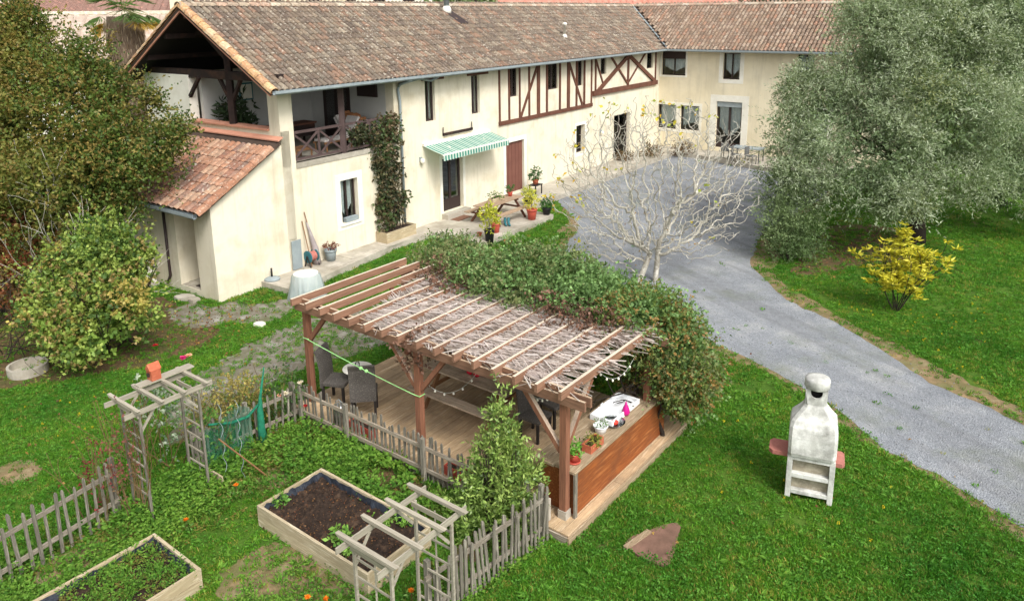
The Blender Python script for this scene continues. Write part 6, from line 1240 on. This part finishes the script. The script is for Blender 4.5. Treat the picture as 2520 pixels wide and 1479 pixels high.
t = thing('concrete_block', 'grey hollow concrete block at the deck corner beside the fence', 'block', PF.p(.28, -.3, .15)); QB = Frame(PF.p(.28, -.28, .152), PF.ex, PF.ey)
for a in (-.14, -.015, .11): bx('web', M['concrete'], t, QB, a, a + .035, -.066, .066, 0, .38)
for b in (-.1, .068): bx('face', M['concrete'], t, QB, -.142, .147, b, b + .032, 0, .38)
# string lights, green strap
M['bulb'] = mat('frosted_bulb', S(244, 240, 224), bump=0, rough=.3); M['wire'] = mat('pale_cord', S(196, 200, 190), bump=0)
def lights(label, segs, n):
    t = thing('string_lights', label, 'string lights', segs[0][0])
    for p0, p1, sag in segs:
        p0 = np.array(p0); p1 = np.array(p1); P_ = [p0 + (p1 - p0) * s - EZ3 * sag * 4 * s * (1 - s) for s in np.linspace(0, 1, 14)]; MB().tube(P_, .004, 4).build('cord', M['wire'], t)
        for s in np.linspace(.06, .94, n): q = p0 + (p1 - p0) * s - EZ3 * sag * 4 * s * (1 - s); MB().lathe(q - EZ3 * .055, [(.006, 0), (.02, .012), (.02, .03), (.008, .05)], 8).build('bulb', M['bulb'], t, True)
lights('string of small white bulbs hanging inside the right end of the pergola', [(PF.p(.02, 1.0, 2.3), PF.p(.1, 2.75, 2.25), .45), (PF.p(.15, 2.7, 2.25), PF.p(1.5, 2.75, 2.3), .2)], 8)
lights('string of small white bulbs hanging from the left end of the pergola', [(PF.p(5.5, .05, 2.15), PF.p(3.6, 1.2, 2.25), .35)], 8)
lights('string of small bulbs hanging over the picnic table', [(PF.p(3.14, .05, 1.6), PF.p(2.2, 1.0, 2.2), .6), (PF.p(1.0, .2, 2.1), PF.p(.3, .3, 2.2), .25)], 8)
M['lime'] = mat('lime_strap', S(170, 226, 150), S(150, 214, 130), scale=20, bump=0)
t = thing('lime_strap', 'lime green strap stretched between the left and middle pergola posts', 'strap', PF.p(6.2, -.07, 1.55)); p0, p1 = PF.p(6.21, -.07, 1.58), PF.p(3.2, -.07, 1.3)
MB().tube([p0 + (p1 - p0) * s - EZ3 * .1 * s * (1 - s) for s in np.linspace(0, 1, 10)], .0085, 6).build('strap', M['lime'], t)
for s in (.53, .58): q = p0 + (p1 - p0) * s - EZ3 * .1 * s * (1 - s); MB().lathe(q - EZ3 * .035, [(.01, 0), (.035, .02), (.035, .05), (.01, .07)], 8).build('knot', M['lime'], t, True)
for p in (p0, p1):
    c_ = p + PF.ey * .07; c_ = np.array([PF.p(6.27 if p is p0 else 3.14, 0, 0)[0], PF.p(6.27 if p is p0 else 3.14, 0, 0)[1], p[2]]); MB().tube([c_ + PF.ex * a + PF.ey * b for a, b in ((-.068, -.068), (.068, -.068), (.068, .068), (-.068, .068), (-.068, -.068))], .009, 5).build('loop', M['lime'], t)
# loggia furniture
lg = Frame(HF.p(0, 0, 3.502), HD, HG)
t = thing('sideboard', 'long dark table against the back of the open loggia', 'table', lg.p(4.8, 2.9, 0)); bx('top', M['timber'], t, lg, 3.6, 6.2, 2.6, 3.3, .72, .78); bx('apron', M['darkwood'], t, lg, 3.65, 6.15, 2.65, 3.25, .3, .72)
for a in (3.68, 6.06):
    for b in (2.66, 3.18): bx('leg', M['darkwood'], t, lg, a, a + .06, b, b + .06, 0, .3)
pot_plant('large leafy house plant beside the loggia post', lg.p(3.5, 3.4, 0), .22, .4, M['blackpot'], [lin3(44, 60, 40), lin3(56, 74, 48)], 110, .6, 1.3, (.32, .1))
t = thing('framed_picture', 'framed picture hanging on the loggia back wall', 'picture', lg.p(4.5, 4.28, 1.6)); bx('frame', M['teal'], t, lg, 4.3, 4.85, 4.265, 4.298, 1.6, 2.2); bx('print', M['white'], t, lg, 4.35, 4.8, 4.258, 4.264, 1.65, 2.15)
def railing():
    t = thing('balcony_railing', 'dark timber balcony railing with crossed bars below the roof gutter', 'railing', HF.p(5.2, 0, 3.55)); m_ = M['railwood']; b = .06
    bm_('rail', m_, t, HF.p(3.075, b, 4.48), HF.p(7.44, b, 4.48), .06, .08); bm_('rail', m_, t, HF.p(3.075, b, 3.64), HF.p(7.44, b, 3.64), .05, .07)
    bm_('post', m_, t, HF.p(5.12, b + .03, 3.55), HF.p(5.12, b + .03, 5.95), .17, .17, (1, 0, 0))
    for x in (4.08, 6.3): bm_('baluster', m_, t, HF.p(x, b, 3.68), HF.p(x, b, 4.44), .07, .06, (1, 0, 0))
    for i, (x0, x1) in enumerate(((3.1, 4.05), (4.12, 5.02), (5.22, 6.27), (6.33, 7.42))):
        bm_('cross_bar', m_, t, HF.p(x0, b - .012, 3.7), HF.p(x1, b - .012, 4.43), .02, .07); bm_('cross_bar', m_, t, HF.p(x0, b + .012, 4.43), HF.p(x1, b + .012, 3.7), .02, .07)
M['railwood'] = mat('grey_brown_rail', S(92, 76, 74), S(74, 60, 58), scale=3, bump=.2); railing()
M['cushion'] = mat('pale_cushion', S(206, 200, 194), S(186, 180, 176), scale=5, bump=.15)
def lounger(label, fr, m_f, m_c):
    t = thing('lounge_chair', label, 'lounge chair', fr.o, 'lounge chairs on the balcony')
    for y in (-.28, .28): bm_('side_rail', m_f, t, fr.p(-.5, y, .32), fr.p(.75, y, .3), .04, .06); bm_('back_rail', m_f, t, fr.p(-.5, y, .34), fr.p(-.95, y, .95), .04, .05)
    for y in (-.28, .28):
        for x in (-.45, .65): bm_('leg', m_f, t, fr.p(x, y, 0), fr.p(x, y, .3), .045, .045)
    for k in range(7): bm_('slat', m_f, t, fr.p(-.5 - .07 * k, -.27, .38 + .092 * k), fr.p(-.5 - .07 * k, .27, .38 + .092 * k), .06, .02)
    if m_c: bx('seat_cushion', m_c, t, fr, -.48, .72, -.27, .27, .335, .42, bevel=.02); MB().prism([fr.p(-.48, y, .4) for y in (-.27, .27)] + [fr.p(-.92, y, 1.0) for y in (.27, -.27)], [fr.p(-.40, y, .44) for y in (-.27, .27)] + [fr.p(-.84, y, 1.04) for y in (.27, -.27)]).build('back_cushion', m_c, t)
    else:
        for k in range(9): bm_('slat', m_f, t, fr.p(-.42 + .13 * k, -.27, .345), fr.p(-.42 + .13 * k, .27, .345), .08, .02)
lounger('slatted wooden lounge chair at the left end of the balcony', Frame(lg.p(3.75, .75, 0), -HD * .2 + -HG * .0 + HD * .75, HG * .95), M['legwood'], None)
lounger('lounge chair with pale cushions behind the balcony post', Frame(lg.p(5.7, 1.1, 0), -HD, -HG), M['legwood'], M['cushion'])
lounger('pale cushioned lounge chair at the right end of the balcony', Frame(lg.p(6.6, 1.0, 0), -HG * .9, HD * .9), M['cushion'], M['cushion'])
t = thing('log_basket', 'pile of split logs against the loggia end wall', 'firewood', lg.p(6.9, 1.5, 0)); bx('crate', M['darkwood'], t, lg, 6.6, 7.3, 1.1, 2.0, 0, .7)
M['log'] = mat('split_log', S(176, 124, 82), S(140, 92, 60), scale=6, bump=.3, rnd=.2)
for k in range(16): q = lg.p(6.75 + .1 * (k % 3), 1.15 + .2 * (k % 4) + random.uniform(-.03, .03), .76 + .11 * (k // 5)); MB().tube([q - HD * .2, q + HD * .2], .055 + .01 * (k % 3), 7).build('log', M['log'], t)
# ------------------------------------------------------------------ wing terrace furniture
M['greyplas'] = mat('grey_resin', S(112, 112, 110), S(98, 98, 97), scale=4, bump=.05, rough=.6)
wt = HF.p(27.6, -6.1, .202); WF = Frame(wt, HG, -HD)
t = thing('garden_table', 'grey garden table on the wing terrace left of the olive', 'table', wt)
bx('table_top', M['zinc'], t, WF, -.8, .8, -.45, .45, .7, .74)
for a in (-.7, .7):
    for b in (-.38, .38): bx('leg', M['greyplas'], t, WF, a - .025, a + .025, b - .025, b + .025, 0, .7)
def garden_chair(label, loc, rz):
    t = thing('garden_chair', label, 'chair', (0, 0, 0), 'grey chairs on the wing terrace')
    bx('seat', M['greyplas'], t, None, -.22, .22, -.22, .22, .42, .45); bx('backrest', M['greyplas'], t, None, -.22, .22, -.25, -.222, .47, .9)
    for x in (-.2, .2):
        for y in (-.2, .2): bx('leg', M['greyplas'], t, None, x - .018, x + .018, y - .018, y + .018, 0, .42)
        bx('armrest', M['greyplas'], t, None, x - .025, x + .025, -.22, .2, .64, .665)
    place(t, loc, rz)
garden_chair('grey garden chair at the near side of the wing terrace table, left', WF.p(.35, .7, 0), math.atan2(HG[1], HG[0]) + .1 + math.pi / 2 + math.pi / 2 - math.pi / 2)
garden_chair('grey garden chair at the near side of the wing terrace table, right', WF.p(-.4, .75, 0), math.atan2(HG[1], HG[0]) + math.pi / 2 - .2)
garden_chair('grey garden chair beside the wing French door', WF.p(1.2, -.1, 0), math.atan2(HG[1], HG[0]) + math.pi)
for px, lab, r in (((1680, 378), 'brown withered shrub in the courtyard corner by the wing window', .5), ((1600, 385), 'brown withered shrub under the wing window, nearer the facade', .55), ((1535, 395), 'small brown withered plant beside the far French door', .35)):
    c_ = G(*px, .2); t = thing('dry_shrub', lab, 'shrub', c_); mb = MB()
    for k in range(7): limb(mb, c_, rng.normal(size=3) * .5 + np.array([0, 0, 1]), r, .012, 1, .6, 0, 3, .15, .6, (2, 3), None, 4, .006)
    mb.build('stems', M['bark'], t); lv = Leaves(); crown(lv, [(c_ + EZ3 * r * .6, (r, r * .8, r * .6))], 170, 5, .2, .1, .05, [lin3(112, 88, 66), lin3(92, 74, 58), lin3(130, 108, 80), lin3(98, 98, 66)], (.2, 1.1), gap=-.6); lv.build('foliage', M['leaf'], t)

# ------------------------------------------------------------------ garden flowers and netting
M['net'] = None
m, nt = nt_new('green_netting'); vec = coord(nt); w1 = N(nt, 'TexWave'); w1.inputs['Scale'].default_value = 22; w1.inputs['Distortion'].default_value = 1.5; nt.links.new(vec, w1.inputs[0])
bs = N(nt, 'BsdfPrincipled'); bs.inputs['Base Color'].default_value = S(38, 116, 90); bs.inputs['Roughness'].default_value = .6; tp = N(nt, 'BsdfTransparent'); mx = N(nt, 'MixShader')
fr_ = N(nt, 'MapRange'); fr_.inputs[3].default_value = .12; fr_.inputs[4].default_value = .6; nt.links.new(w1.outputs['Fac'], fr_.inputs[0]); nt.links.new(fr_.outputs[0], mx.inputs[0]); nt.links.new(tp.outputs[0], mx.inputs[1]); nt.links.new(bs.outputs[0], mx.inputs[2]); nt.links.new(mx.outputs[0], N(nt, 'OutputMaterial').inputs[0]); M['net'] = m
t = thing('green_netting', 'green garden netting draped over the picket fence near the left arch', 'netting', PF.p(5.95, -2, 0)); nx, nz_ = 60, 8; vs = []
for i in range(nx):
    v = -2.65 + .95 * i / (nx - 1)
    for j in range(nz_): z = .05 + .86 * j / (nz_ - 1) - .12 * math.sin(i * .11) * (j / nz_); vs.append(PF.p(5.93 - .07 * (1 - j / nz_) + .035 * math.sin(i * .9 + j * .35) - .02 * math.sin(i * .37), v, z))
MB().add(vs, [(i * nz_ + j, (i + 1) * nz_ + j, (i + 1) * nz_ + j + 1, i * nz_ + j + 1) for i in range(nx - 1) for j in range(nz_ - 1)]).build('sheet', M['net'], t, True)
M['netd'] = mat('bunched_green_net', S(34, 122, 92), S(26, 98, 74), scale=14, bump=.5)
mb = MB(); mb.tube([PF.p(5.86, -1.48, .0), PF.p(5.88, -1.5, .35), PF.p(5.9, -1.48, .75), PF.p(5.95, -1.42, .95), PF.p(6.0, -1.25, 1.5)], [.1, .075, .06, .03, .012], 8); mb.build('bunch', M['netd'], t, True)
mb = MB(); mb.tube([PF.p(5.92, -1.48, .86), PF.p(5.9, -1.75, .72), PF.p(5.92, -2.1, .75), PF.p(5.94, -2.5, .9)], [.02, .032, .03, .02], 7); mb.build('swag', M['netd'], t, True)
def bloom(mb_l, c_, col, r=.05):
    for ring, (rr, up, k) in enumerate(((1., .15, 7), (.75, .5, 6), (.45, 1.1, 5))):
        a = np.arange(k) * 6.283 / k + ring * .4; d = np.c_[np.cos(a), np.sin(a), np.full(k, up)]; mb_l.add(np.tile(c_, (k, 1)), d, r * rr * 1.2, r * rr, np.tile(np.array(col), (k, 1)) * rng.uniform(.9, 1.1, (k, 1)), .4)
def rose(label, base, stems, h, pal, blooms=(), n=160, rad=.35, leaf=(.06, .04), up=.3, name='rose_bush', cat='rose bush', spread=.35):
    base = np.array(base, float); t = thing(name, label, cat, base); mb = MB(); tps = []
    for k in range(stems): limb(mb, base + rng.normal(size=3) * np.array([rad * .4, rad * .4, 0]), rng.normal(size=3) * spread + np.array([0, 0, 1]), h * .6, .011, 1, .4, .1, 4, .1, .6, (2, 3), tps, 4, .005, .7)
    mb.build('stems', M['rosestem'], t); lv = Leaves(); crown(lv, [(base + EZ3 * h * .6, (rad, rad, h * .45))], n, 5, .12, leaf[0], leaf[1], pal, (.25, 1.1), up=up, gap=-.6, gapf=5, jit=.06, zmin=.05); lv.build('foliage', M['leaf'], t)
    for k, (p_, col, r) in enumerate(blooms): lf = Leaves(); bloom(lf, np.array(p_, float), col, r); o = lf.build('flower', M['flower'], t); del o['kind']
    return t
M['rosestem'] = mat('rose_stem', S(120, 96, 66), S(98, 84, 54), scale=10, bump=.1)
PINK, PEACH, WHT, RED = lin3(214, 60, 130), lin3(232, 170, 140), lin3(238, 228, 208), lin3(190, 40, 50)
RG = [lin3(74, 100, 56), lin3(92, 118, 66), lin3(64, 88, 52)]; SLV = [lin3(150, 166, 140), lin3(124, 146, 118), lin3(172, 184, 160), lin3(96, 122, 86)]; YG = [lin3(150, 150, 76), lin3(132, 134, 66), lin3(166, 152, 84), lin3(112, 120, 60)]
rose('tall rose with silvery leaves and pink blooms behind the left arch', PF.p(6.75, -2.95, 0), 9, 1.75, SLV, [(zpix(452, 880, PF.p(6.5, -2.7, 0)[1]), PINK, .075), (zpix(465, 874, PF.p(6.5, -2.7, 0)[1]), PEACH, .055), (zpix(382, 850, PF.p(6.8, -3, 0)[1]), RED, .05)], 120, .42, (.075, .05))
rose('rose bush with white and peach blooms at the deck fence corner', PF.p(6.25, -.75, 0), 8, 1.15, SLV[1:] + RG, [(zpix(690, 972, PF.p(6.1, -.9, 0)[1]), PEACH, .06), (zpix(701, 968, PF.p(6.1, -.9, 0)[1]), WHT, .07), (zpix(739, 941, PF.p(6.1, -.7, 0)[1]), WHT, .06), (zpix(752, 998, PF.p(6.0, -.6, 0)[1]), RED, .05)], 150, .36)
rose('yellowing rose bush behind the netted fence, nearest the deck', PF.p(6.6, -1.35, 0), 8, 1.05, YG, (), 190, .45); rose('yellowing rose bush behind the netted fence, in the middle of the row', PF.p(6.7, -2.05, 0), 8, 1.0, YG, (), 170, .42); rose('yellowing bush beyond the netted fence by the path', PF.p(7.3, -1.1, 0), 8, .8, YG, (), 170, .5)
rose('climbing rose with reddish leaves on the left ladder of the left arch', PF.p(5.75, -4.02, 0), 14, 1.95, [lin3(124, 100, 72), lin3(140, 84, 76), lin3(104, 110, 66), lin3(160, 150, 120)], (), 110, .26, (.05, .032), name='climbing_rose', cat='rose', spread=.12)
rose('rose bush with red young leaves beside the lower left fence', PF.p(6.15, -4.35, 0), 10, 1.25, [lin3(150, 62, 66), lin3(120, 60, 56), lin3(110, 92, 66), lin3(176, 110, 110)], (), 80, .3, (.05, .03))
rose('leafy green plant growing through the netting', PF.p(6.1, -2.35, 0), 6, .95, GRN, (), 110, .3, (.08, .05), name='leafy_plant', cat='plant')
M['orange'] = None
for px, lab in (((1012, 1452), 'orange marigold in the grass beside the front arch'), ((757, 1468), 'orange marigold at the bottom edge, left of the pair'), ((802, 1472), 'orange marigold at the bottom edge, right of the pair'), ((581, 1192), 'orange marigold below the left wooden arch'), ((458, 1278), 'small orange marigold left of the first raised bed')):
    c_ = G(*px, .22); t = thing('marigold', lab, 'flower', (c_[0], c_[1], 0), 'orange marigolds in the vegetable garden'); lf = Leaves(); bloom(lf, c_, lin3(240, 140, 40), .045); o = lf.build('flower', M['flower'], t); del o['kind']; MB().tube([(c_[0], c_[1], 0), tuple(c_)], .006, 4).build('stem', M['rosestem'], t); lv = Leaves(); crown(lv, [((c_[0], c_[1], .1), (.1, .1, .08))], 20, 3, .06, .06, .025, GRN, (.2, 1.), gap=-2, jit=.01); lv.build('foliage', M['leaf'], t)
for k, (px, s, lab) in enumerate((((975, 1270), 1., 'light green seedling in the dark soil, inside the front arch'), ((1000, 1290), .9, 'light green seedling in the dark soil near its right corner'), ((948, 1290), .8, 'green seedling at the middle of the dark soil, right part'), ((838, 1330), 1.3, 'tall weed in the near corner of the soil bed'), ((690, 1235), 1., 'leafy weed in the left corner of the soil bed'), ((860, 1360), .9, 'small weed beside the near edge of the soil bed'))):
    c_ = G(*px, .25); t = thing('seedling', lab, 'seedling', c_, 'seedlings in the soil bed'); lv = Leaves(); crown(lv, [(c_ + EZ3 * .07 * s, (.09 * s, .09 * s, .07 * s))], int(40 * s), 3, .06, .08 * s, .04 * s, [lin3(120, 164, 66), lin3(136, 176, 80), lin3(100, 146, 62)], (.1, 1.1), gap=-2, jit=.01); lv.build('leaves', M['leaf'], t)
for k, (px, lab) in enumerate((((645, 1120), 'spiral plant stake beside the left arch, nearer'), ((655, 1080), 'spiral plant stake beside the left arch, farther'))):
    c_ = PF.p(5.35 - .12 * k, -2.6 + .25 * k, 0); tag(MB().tube([c_ + np.array([.025 * math.cos(a), .025 * math.sin(a), a * .055]) for a in np.linspace(0, 28, 60)], .005, 4).build('plant_stake', M['zinc']), lab, 'plant stake')
tag(MB().tube([PF.p(5.3, -2.7, .95), PF.p(5.0, -2.05, .02)], .014, 5).build('bamboo_cane', M['legwood']), 'bamboo cane leaning from the left arch into the weeds', 'cane')
# ------------------------------------------------------------------ background
M['bgroof_red'] = mat('far_red_roof', S(196, 140, 122), S(180, 122, 106), S(206, 156, 140), scale=2, bump=.2)
M['bgroof_grey'] = mat('far_beige_roof', S(190, 174, 158), S(170, 152, 138), S(200, 186, 172), scale=2, bump=.2)
M['bgroof_brown'] = mat('far_brown_roof', S(150, 120, 108), S(134, 106, 96), S(176, 134, 120), scale=2.5, bump=.2)
M['bgdark'] = mat('dark_barn_inside', S(40, 38, 40), S(30, 28, 30), scale=2)  # dark solid walls stand in for the shade inside the open barn
def far_house(label, c, yaw, L, W, ez, rz, wm, rm, name='far_house', gable=None, wins=0, rowstep=.5):
    c = np.array([c[0], c[1], 0.]); fr = Frame(c, (math.cos(yaw), math.sin(yaw), 0), (-math.sin(yaw), math.cos(yaw), 0)); t = thing(name, label, 'house', c)
    bx('wall', wm, t, fr, -L / 2, L / 2, -W / 2, W / 2, 0, ez)
    for s in (-1, 1):
        g_ = [fr.p(s * L / 2 * .998, -W / 2, ez), fr.p(s * L / 2 * .998, W / 2, ez), fr.p(s * L / 2 * .998, 0, rz - .05)]; MB().prism(g_, [q - fr.ex * s * .2 for q in g_]).build('gable', gable or wm, t)
        o = .5; sl = (rz - ez) / (W / 2); pts = [fr.p(-L / 2 - .3, s * (W / 2 + o), ez - o * sl), fr.p(L / 2 + .3, s * (W / 2 + o), ez - o * sl), fr.p(L / 2 + .3, 0, rz), fr.p(-L / 2 - .3, 0, rz)]
        mb = MB().prism(pts, [p + EZ3 * .14 for p in pts]); ro = mb.build('roof', rm, t)
        cb = MB(); k = -L / 2 - .2                       # rows of cover tiles as ribs
        nrm = np.array([0, 0, 1.])
        while k < L / 2 + .25: cb.tube([fr.p(k, s * (W / 2 + o), ez - o * sl + .14), fr.p(k, 0, rz + .14)], .08, 5, False); k += rowstep
        stuff(cb.build('tile_rows', rm, ro))
    MB().tube([fr.p(-L / 2 - .3, 0, rz + .12), fr.p(L / 2 + .3, 0, rz + .12)], .16, 8).build('ridge', M['mortar'], t)
    for i in range(wins):
        x = -L / 2 + L * (i + .5) / wins; w_ = bx('window', M['frame'], t, fr, x - .5, x + .5, -W / 2 - .04, -W / 2 + .02, ez - 1.9, ez - .6); bx('pane', M['glass'], w_, fr, x - .42, x + .42, -W / 2 - .06, -W / 2 - .045, ez - 1.82, ez - .68)
    return t
def at(x, Y): return ((x - CX_) / F_ * Y * .975, Y)
far_house('house with beige tile roof and white wall left of the gable', at(335, 41), .25, 9, 8, 6.0, 8.0, M['white'], M['bgroof_grey'], wins=3)
far_house('dark open barn gable behind the tree at upper left', at(150, 56), .2 + math.pi / 2, 12, 9, 5.6, 9.2, M['bgdark'], M['bgroof_brown'], gable=M['bgdark'])
far_house('house with brown tile roof behind the palm', at(330, 64), .15, 14, 9, 7.0, 9.6, M['wall2'], M['bgroof_brown'])
far_house('house with orange roof at the far upper left corner', at(20, 62), .1, 12, 9, 6.6, 9.0, M['wall2'], M['bgroof_red'])
far_house('beige walled house behind the left half of the long ridge', at(660, 62), .1, 12, 8, 10.5, 12.5, M['wall2'], M['bgroof_brown'], wins=4)
far_house('white walled house behind the flue pipe', at(930, 70), -.05, 15, 8, 10.8, 12.8, M['white'], M['bgroof_red'], wins=6)
far_house('grey-white house behind the middle of the long ridge', at(1180, 76), .05, 10, 8, 10.8, 12.8, M['white'], M['bgroof_grey'], wins=3)
far_house('house with pink tile hip behind the middle of the ridge', at(1390, 66), .12, 11, 9, 7.4, 10.4, M['wall2'], M['bgroof_red'])
far_house('house with plain pink roof behind the roof valley', at(1690, 70), -.03, 13, 10, 7.2, 10.6, M['wall2'], M['bgroof_red'])
far_house('house with orange roof behind the wing, right of the dark hedge', at(2080, 72), .0, 9, 8, 7.0, 10.2, M['wall2'], M['bgroof_red'])
far_house('house with red roof behind the olive tree', at(2420, 75), .2, 12, 9, 7.0, 10.0, M['wall2'], M['bgroof_red'])
def far_tree(label, x, Y, r, z, pal, n=1200):
    b = np.array([*at(x, Y), 0.]); t = thing('far_tree', label, 'tree', b, 'trees behind the houses'); mb = MB(); limb(mb, b, (0, 0, 1), z * .6, .25, 2, .5, .1, 4, .1); mb.build('trunk', M['bark'], t)
    lv = Leaves(); crown(lv, [(b + np.array([rng.normal() * r * .5, rng.normal() * r * .3, z + rng.normal() * .5]), (r * .7, r * .6, r * .6)) for _ in range(5)], n, 6, .5, .28, .2, pal, (.5, 1.05), gap=-.6); lv.build('crown', M['leaf'], t)
far_tree('dark tree showing above the wing ridge', 1930, 58, 3.0, 7.4, PAL_DARK); far_tree('tree behind the flue pipe', 1110, 58, 1.8, 8.4, PAL_BUSH, 700); far_tree('dark tree filling the far left behind the autumn tree', -60, 40, 4, 4.5, PAL_DARK, 2200); far_tree('tree between the far barn and the beige roofed house', 215, 48, 2.5, 4.5, PAL_LEFT, 1200)
far_tree('tree standing far right behind the olive', 2480, 50, 4.5, 6, PAL_DARK, 2400); far_tree('tree behind the right end of the wing', 2300, 52, 4, 6.5, PAL_OLIVE, 1800); far_tree('hedge-like tree at the far right lawn edge', 2620, 40, 3.5, 3.2, PAL_DARK, 2000)
# low wall behind the olive at right
# palm
pb0 = np.array([*at(308, 31), 0.]); palm = thing('palm_tree', 'palm tree with shaggy trunk behind the gable at upper left', 'palm tree', pb0); M['palmbark'] = mat('shaggy_palm_bark', S(134, 112, 92), S(98, 82, 68), S(160, 142, 122), scale=4, grain='z', bump=1.)
MB().tube([pb0 + np.array([0, 0, z]) for z in (0, 2, 4, 5.5, 6.6, 7.4, 8.0)], [.4, .42, .5, .58, .64, .68, .6], 14).build('trunk', M['palmbark'], palm, True)
lv = Leaves(); n = 1500; z = rng.uniform(4, 7.9, n); a = rng.uniform(0, 6.28, n); rr = .45 + .22 * (z - 4) / 3.9
lv.add(np.c_[pb0[0] + rr * np.cos(a), pb0[1] + rr * np.sin(a), z], np.c_[np.cos(a) * .25, np.sin(a) * .25, -np.ones(n)], rng.uniform(.25, .5, n), .035, np.array([lin3(140, 118, 96), lin3(110, 92, 74), lin3(168, 150, 128)])[rng.integers(0, 3, n)]); lv.build('fibre_skirt', M['leaf'], palm)
lv = Leaves()
for k in range(34):
    a = rng.uniform(0, 6.28); el = rng.uniform(-.9, .9); o_ = pb0 + EZ3 * 8.3; d_ = np.array([math.cos(a) * math.cos(el), math.sin(a) * math.cos(el), math.sin(el)]); tip = o_ + d_ * 1.1; m_ = 26
    ang = np.linspace(-1.3, 1.3, m_); sd = np.cross(d_, EZ3); sd /= np.linalg.norm(sd); dd = np.cos(ang)[:, None] * d_ + np.sin(ang)[:, None] * sd + np.array([0, 0, -.35]); col = lin3(86, 112, 56) if el > -.35 else lin3(190, 156, 70)
    lv.add(np.tile(tip, (m_, 1)), dd, rng.uniform(.6, .85, m_), .045, np.tile(col, (m_, 1)) * rng.uniform(.8, 1.2, (m_, 1)), .1)
    lv.add(np.array([o_]), np.array([d_]), 1.1, .04, np.array([lin3(110, 120, 60)]), 0)
lv.build('fronds', M['leaf'], palm)
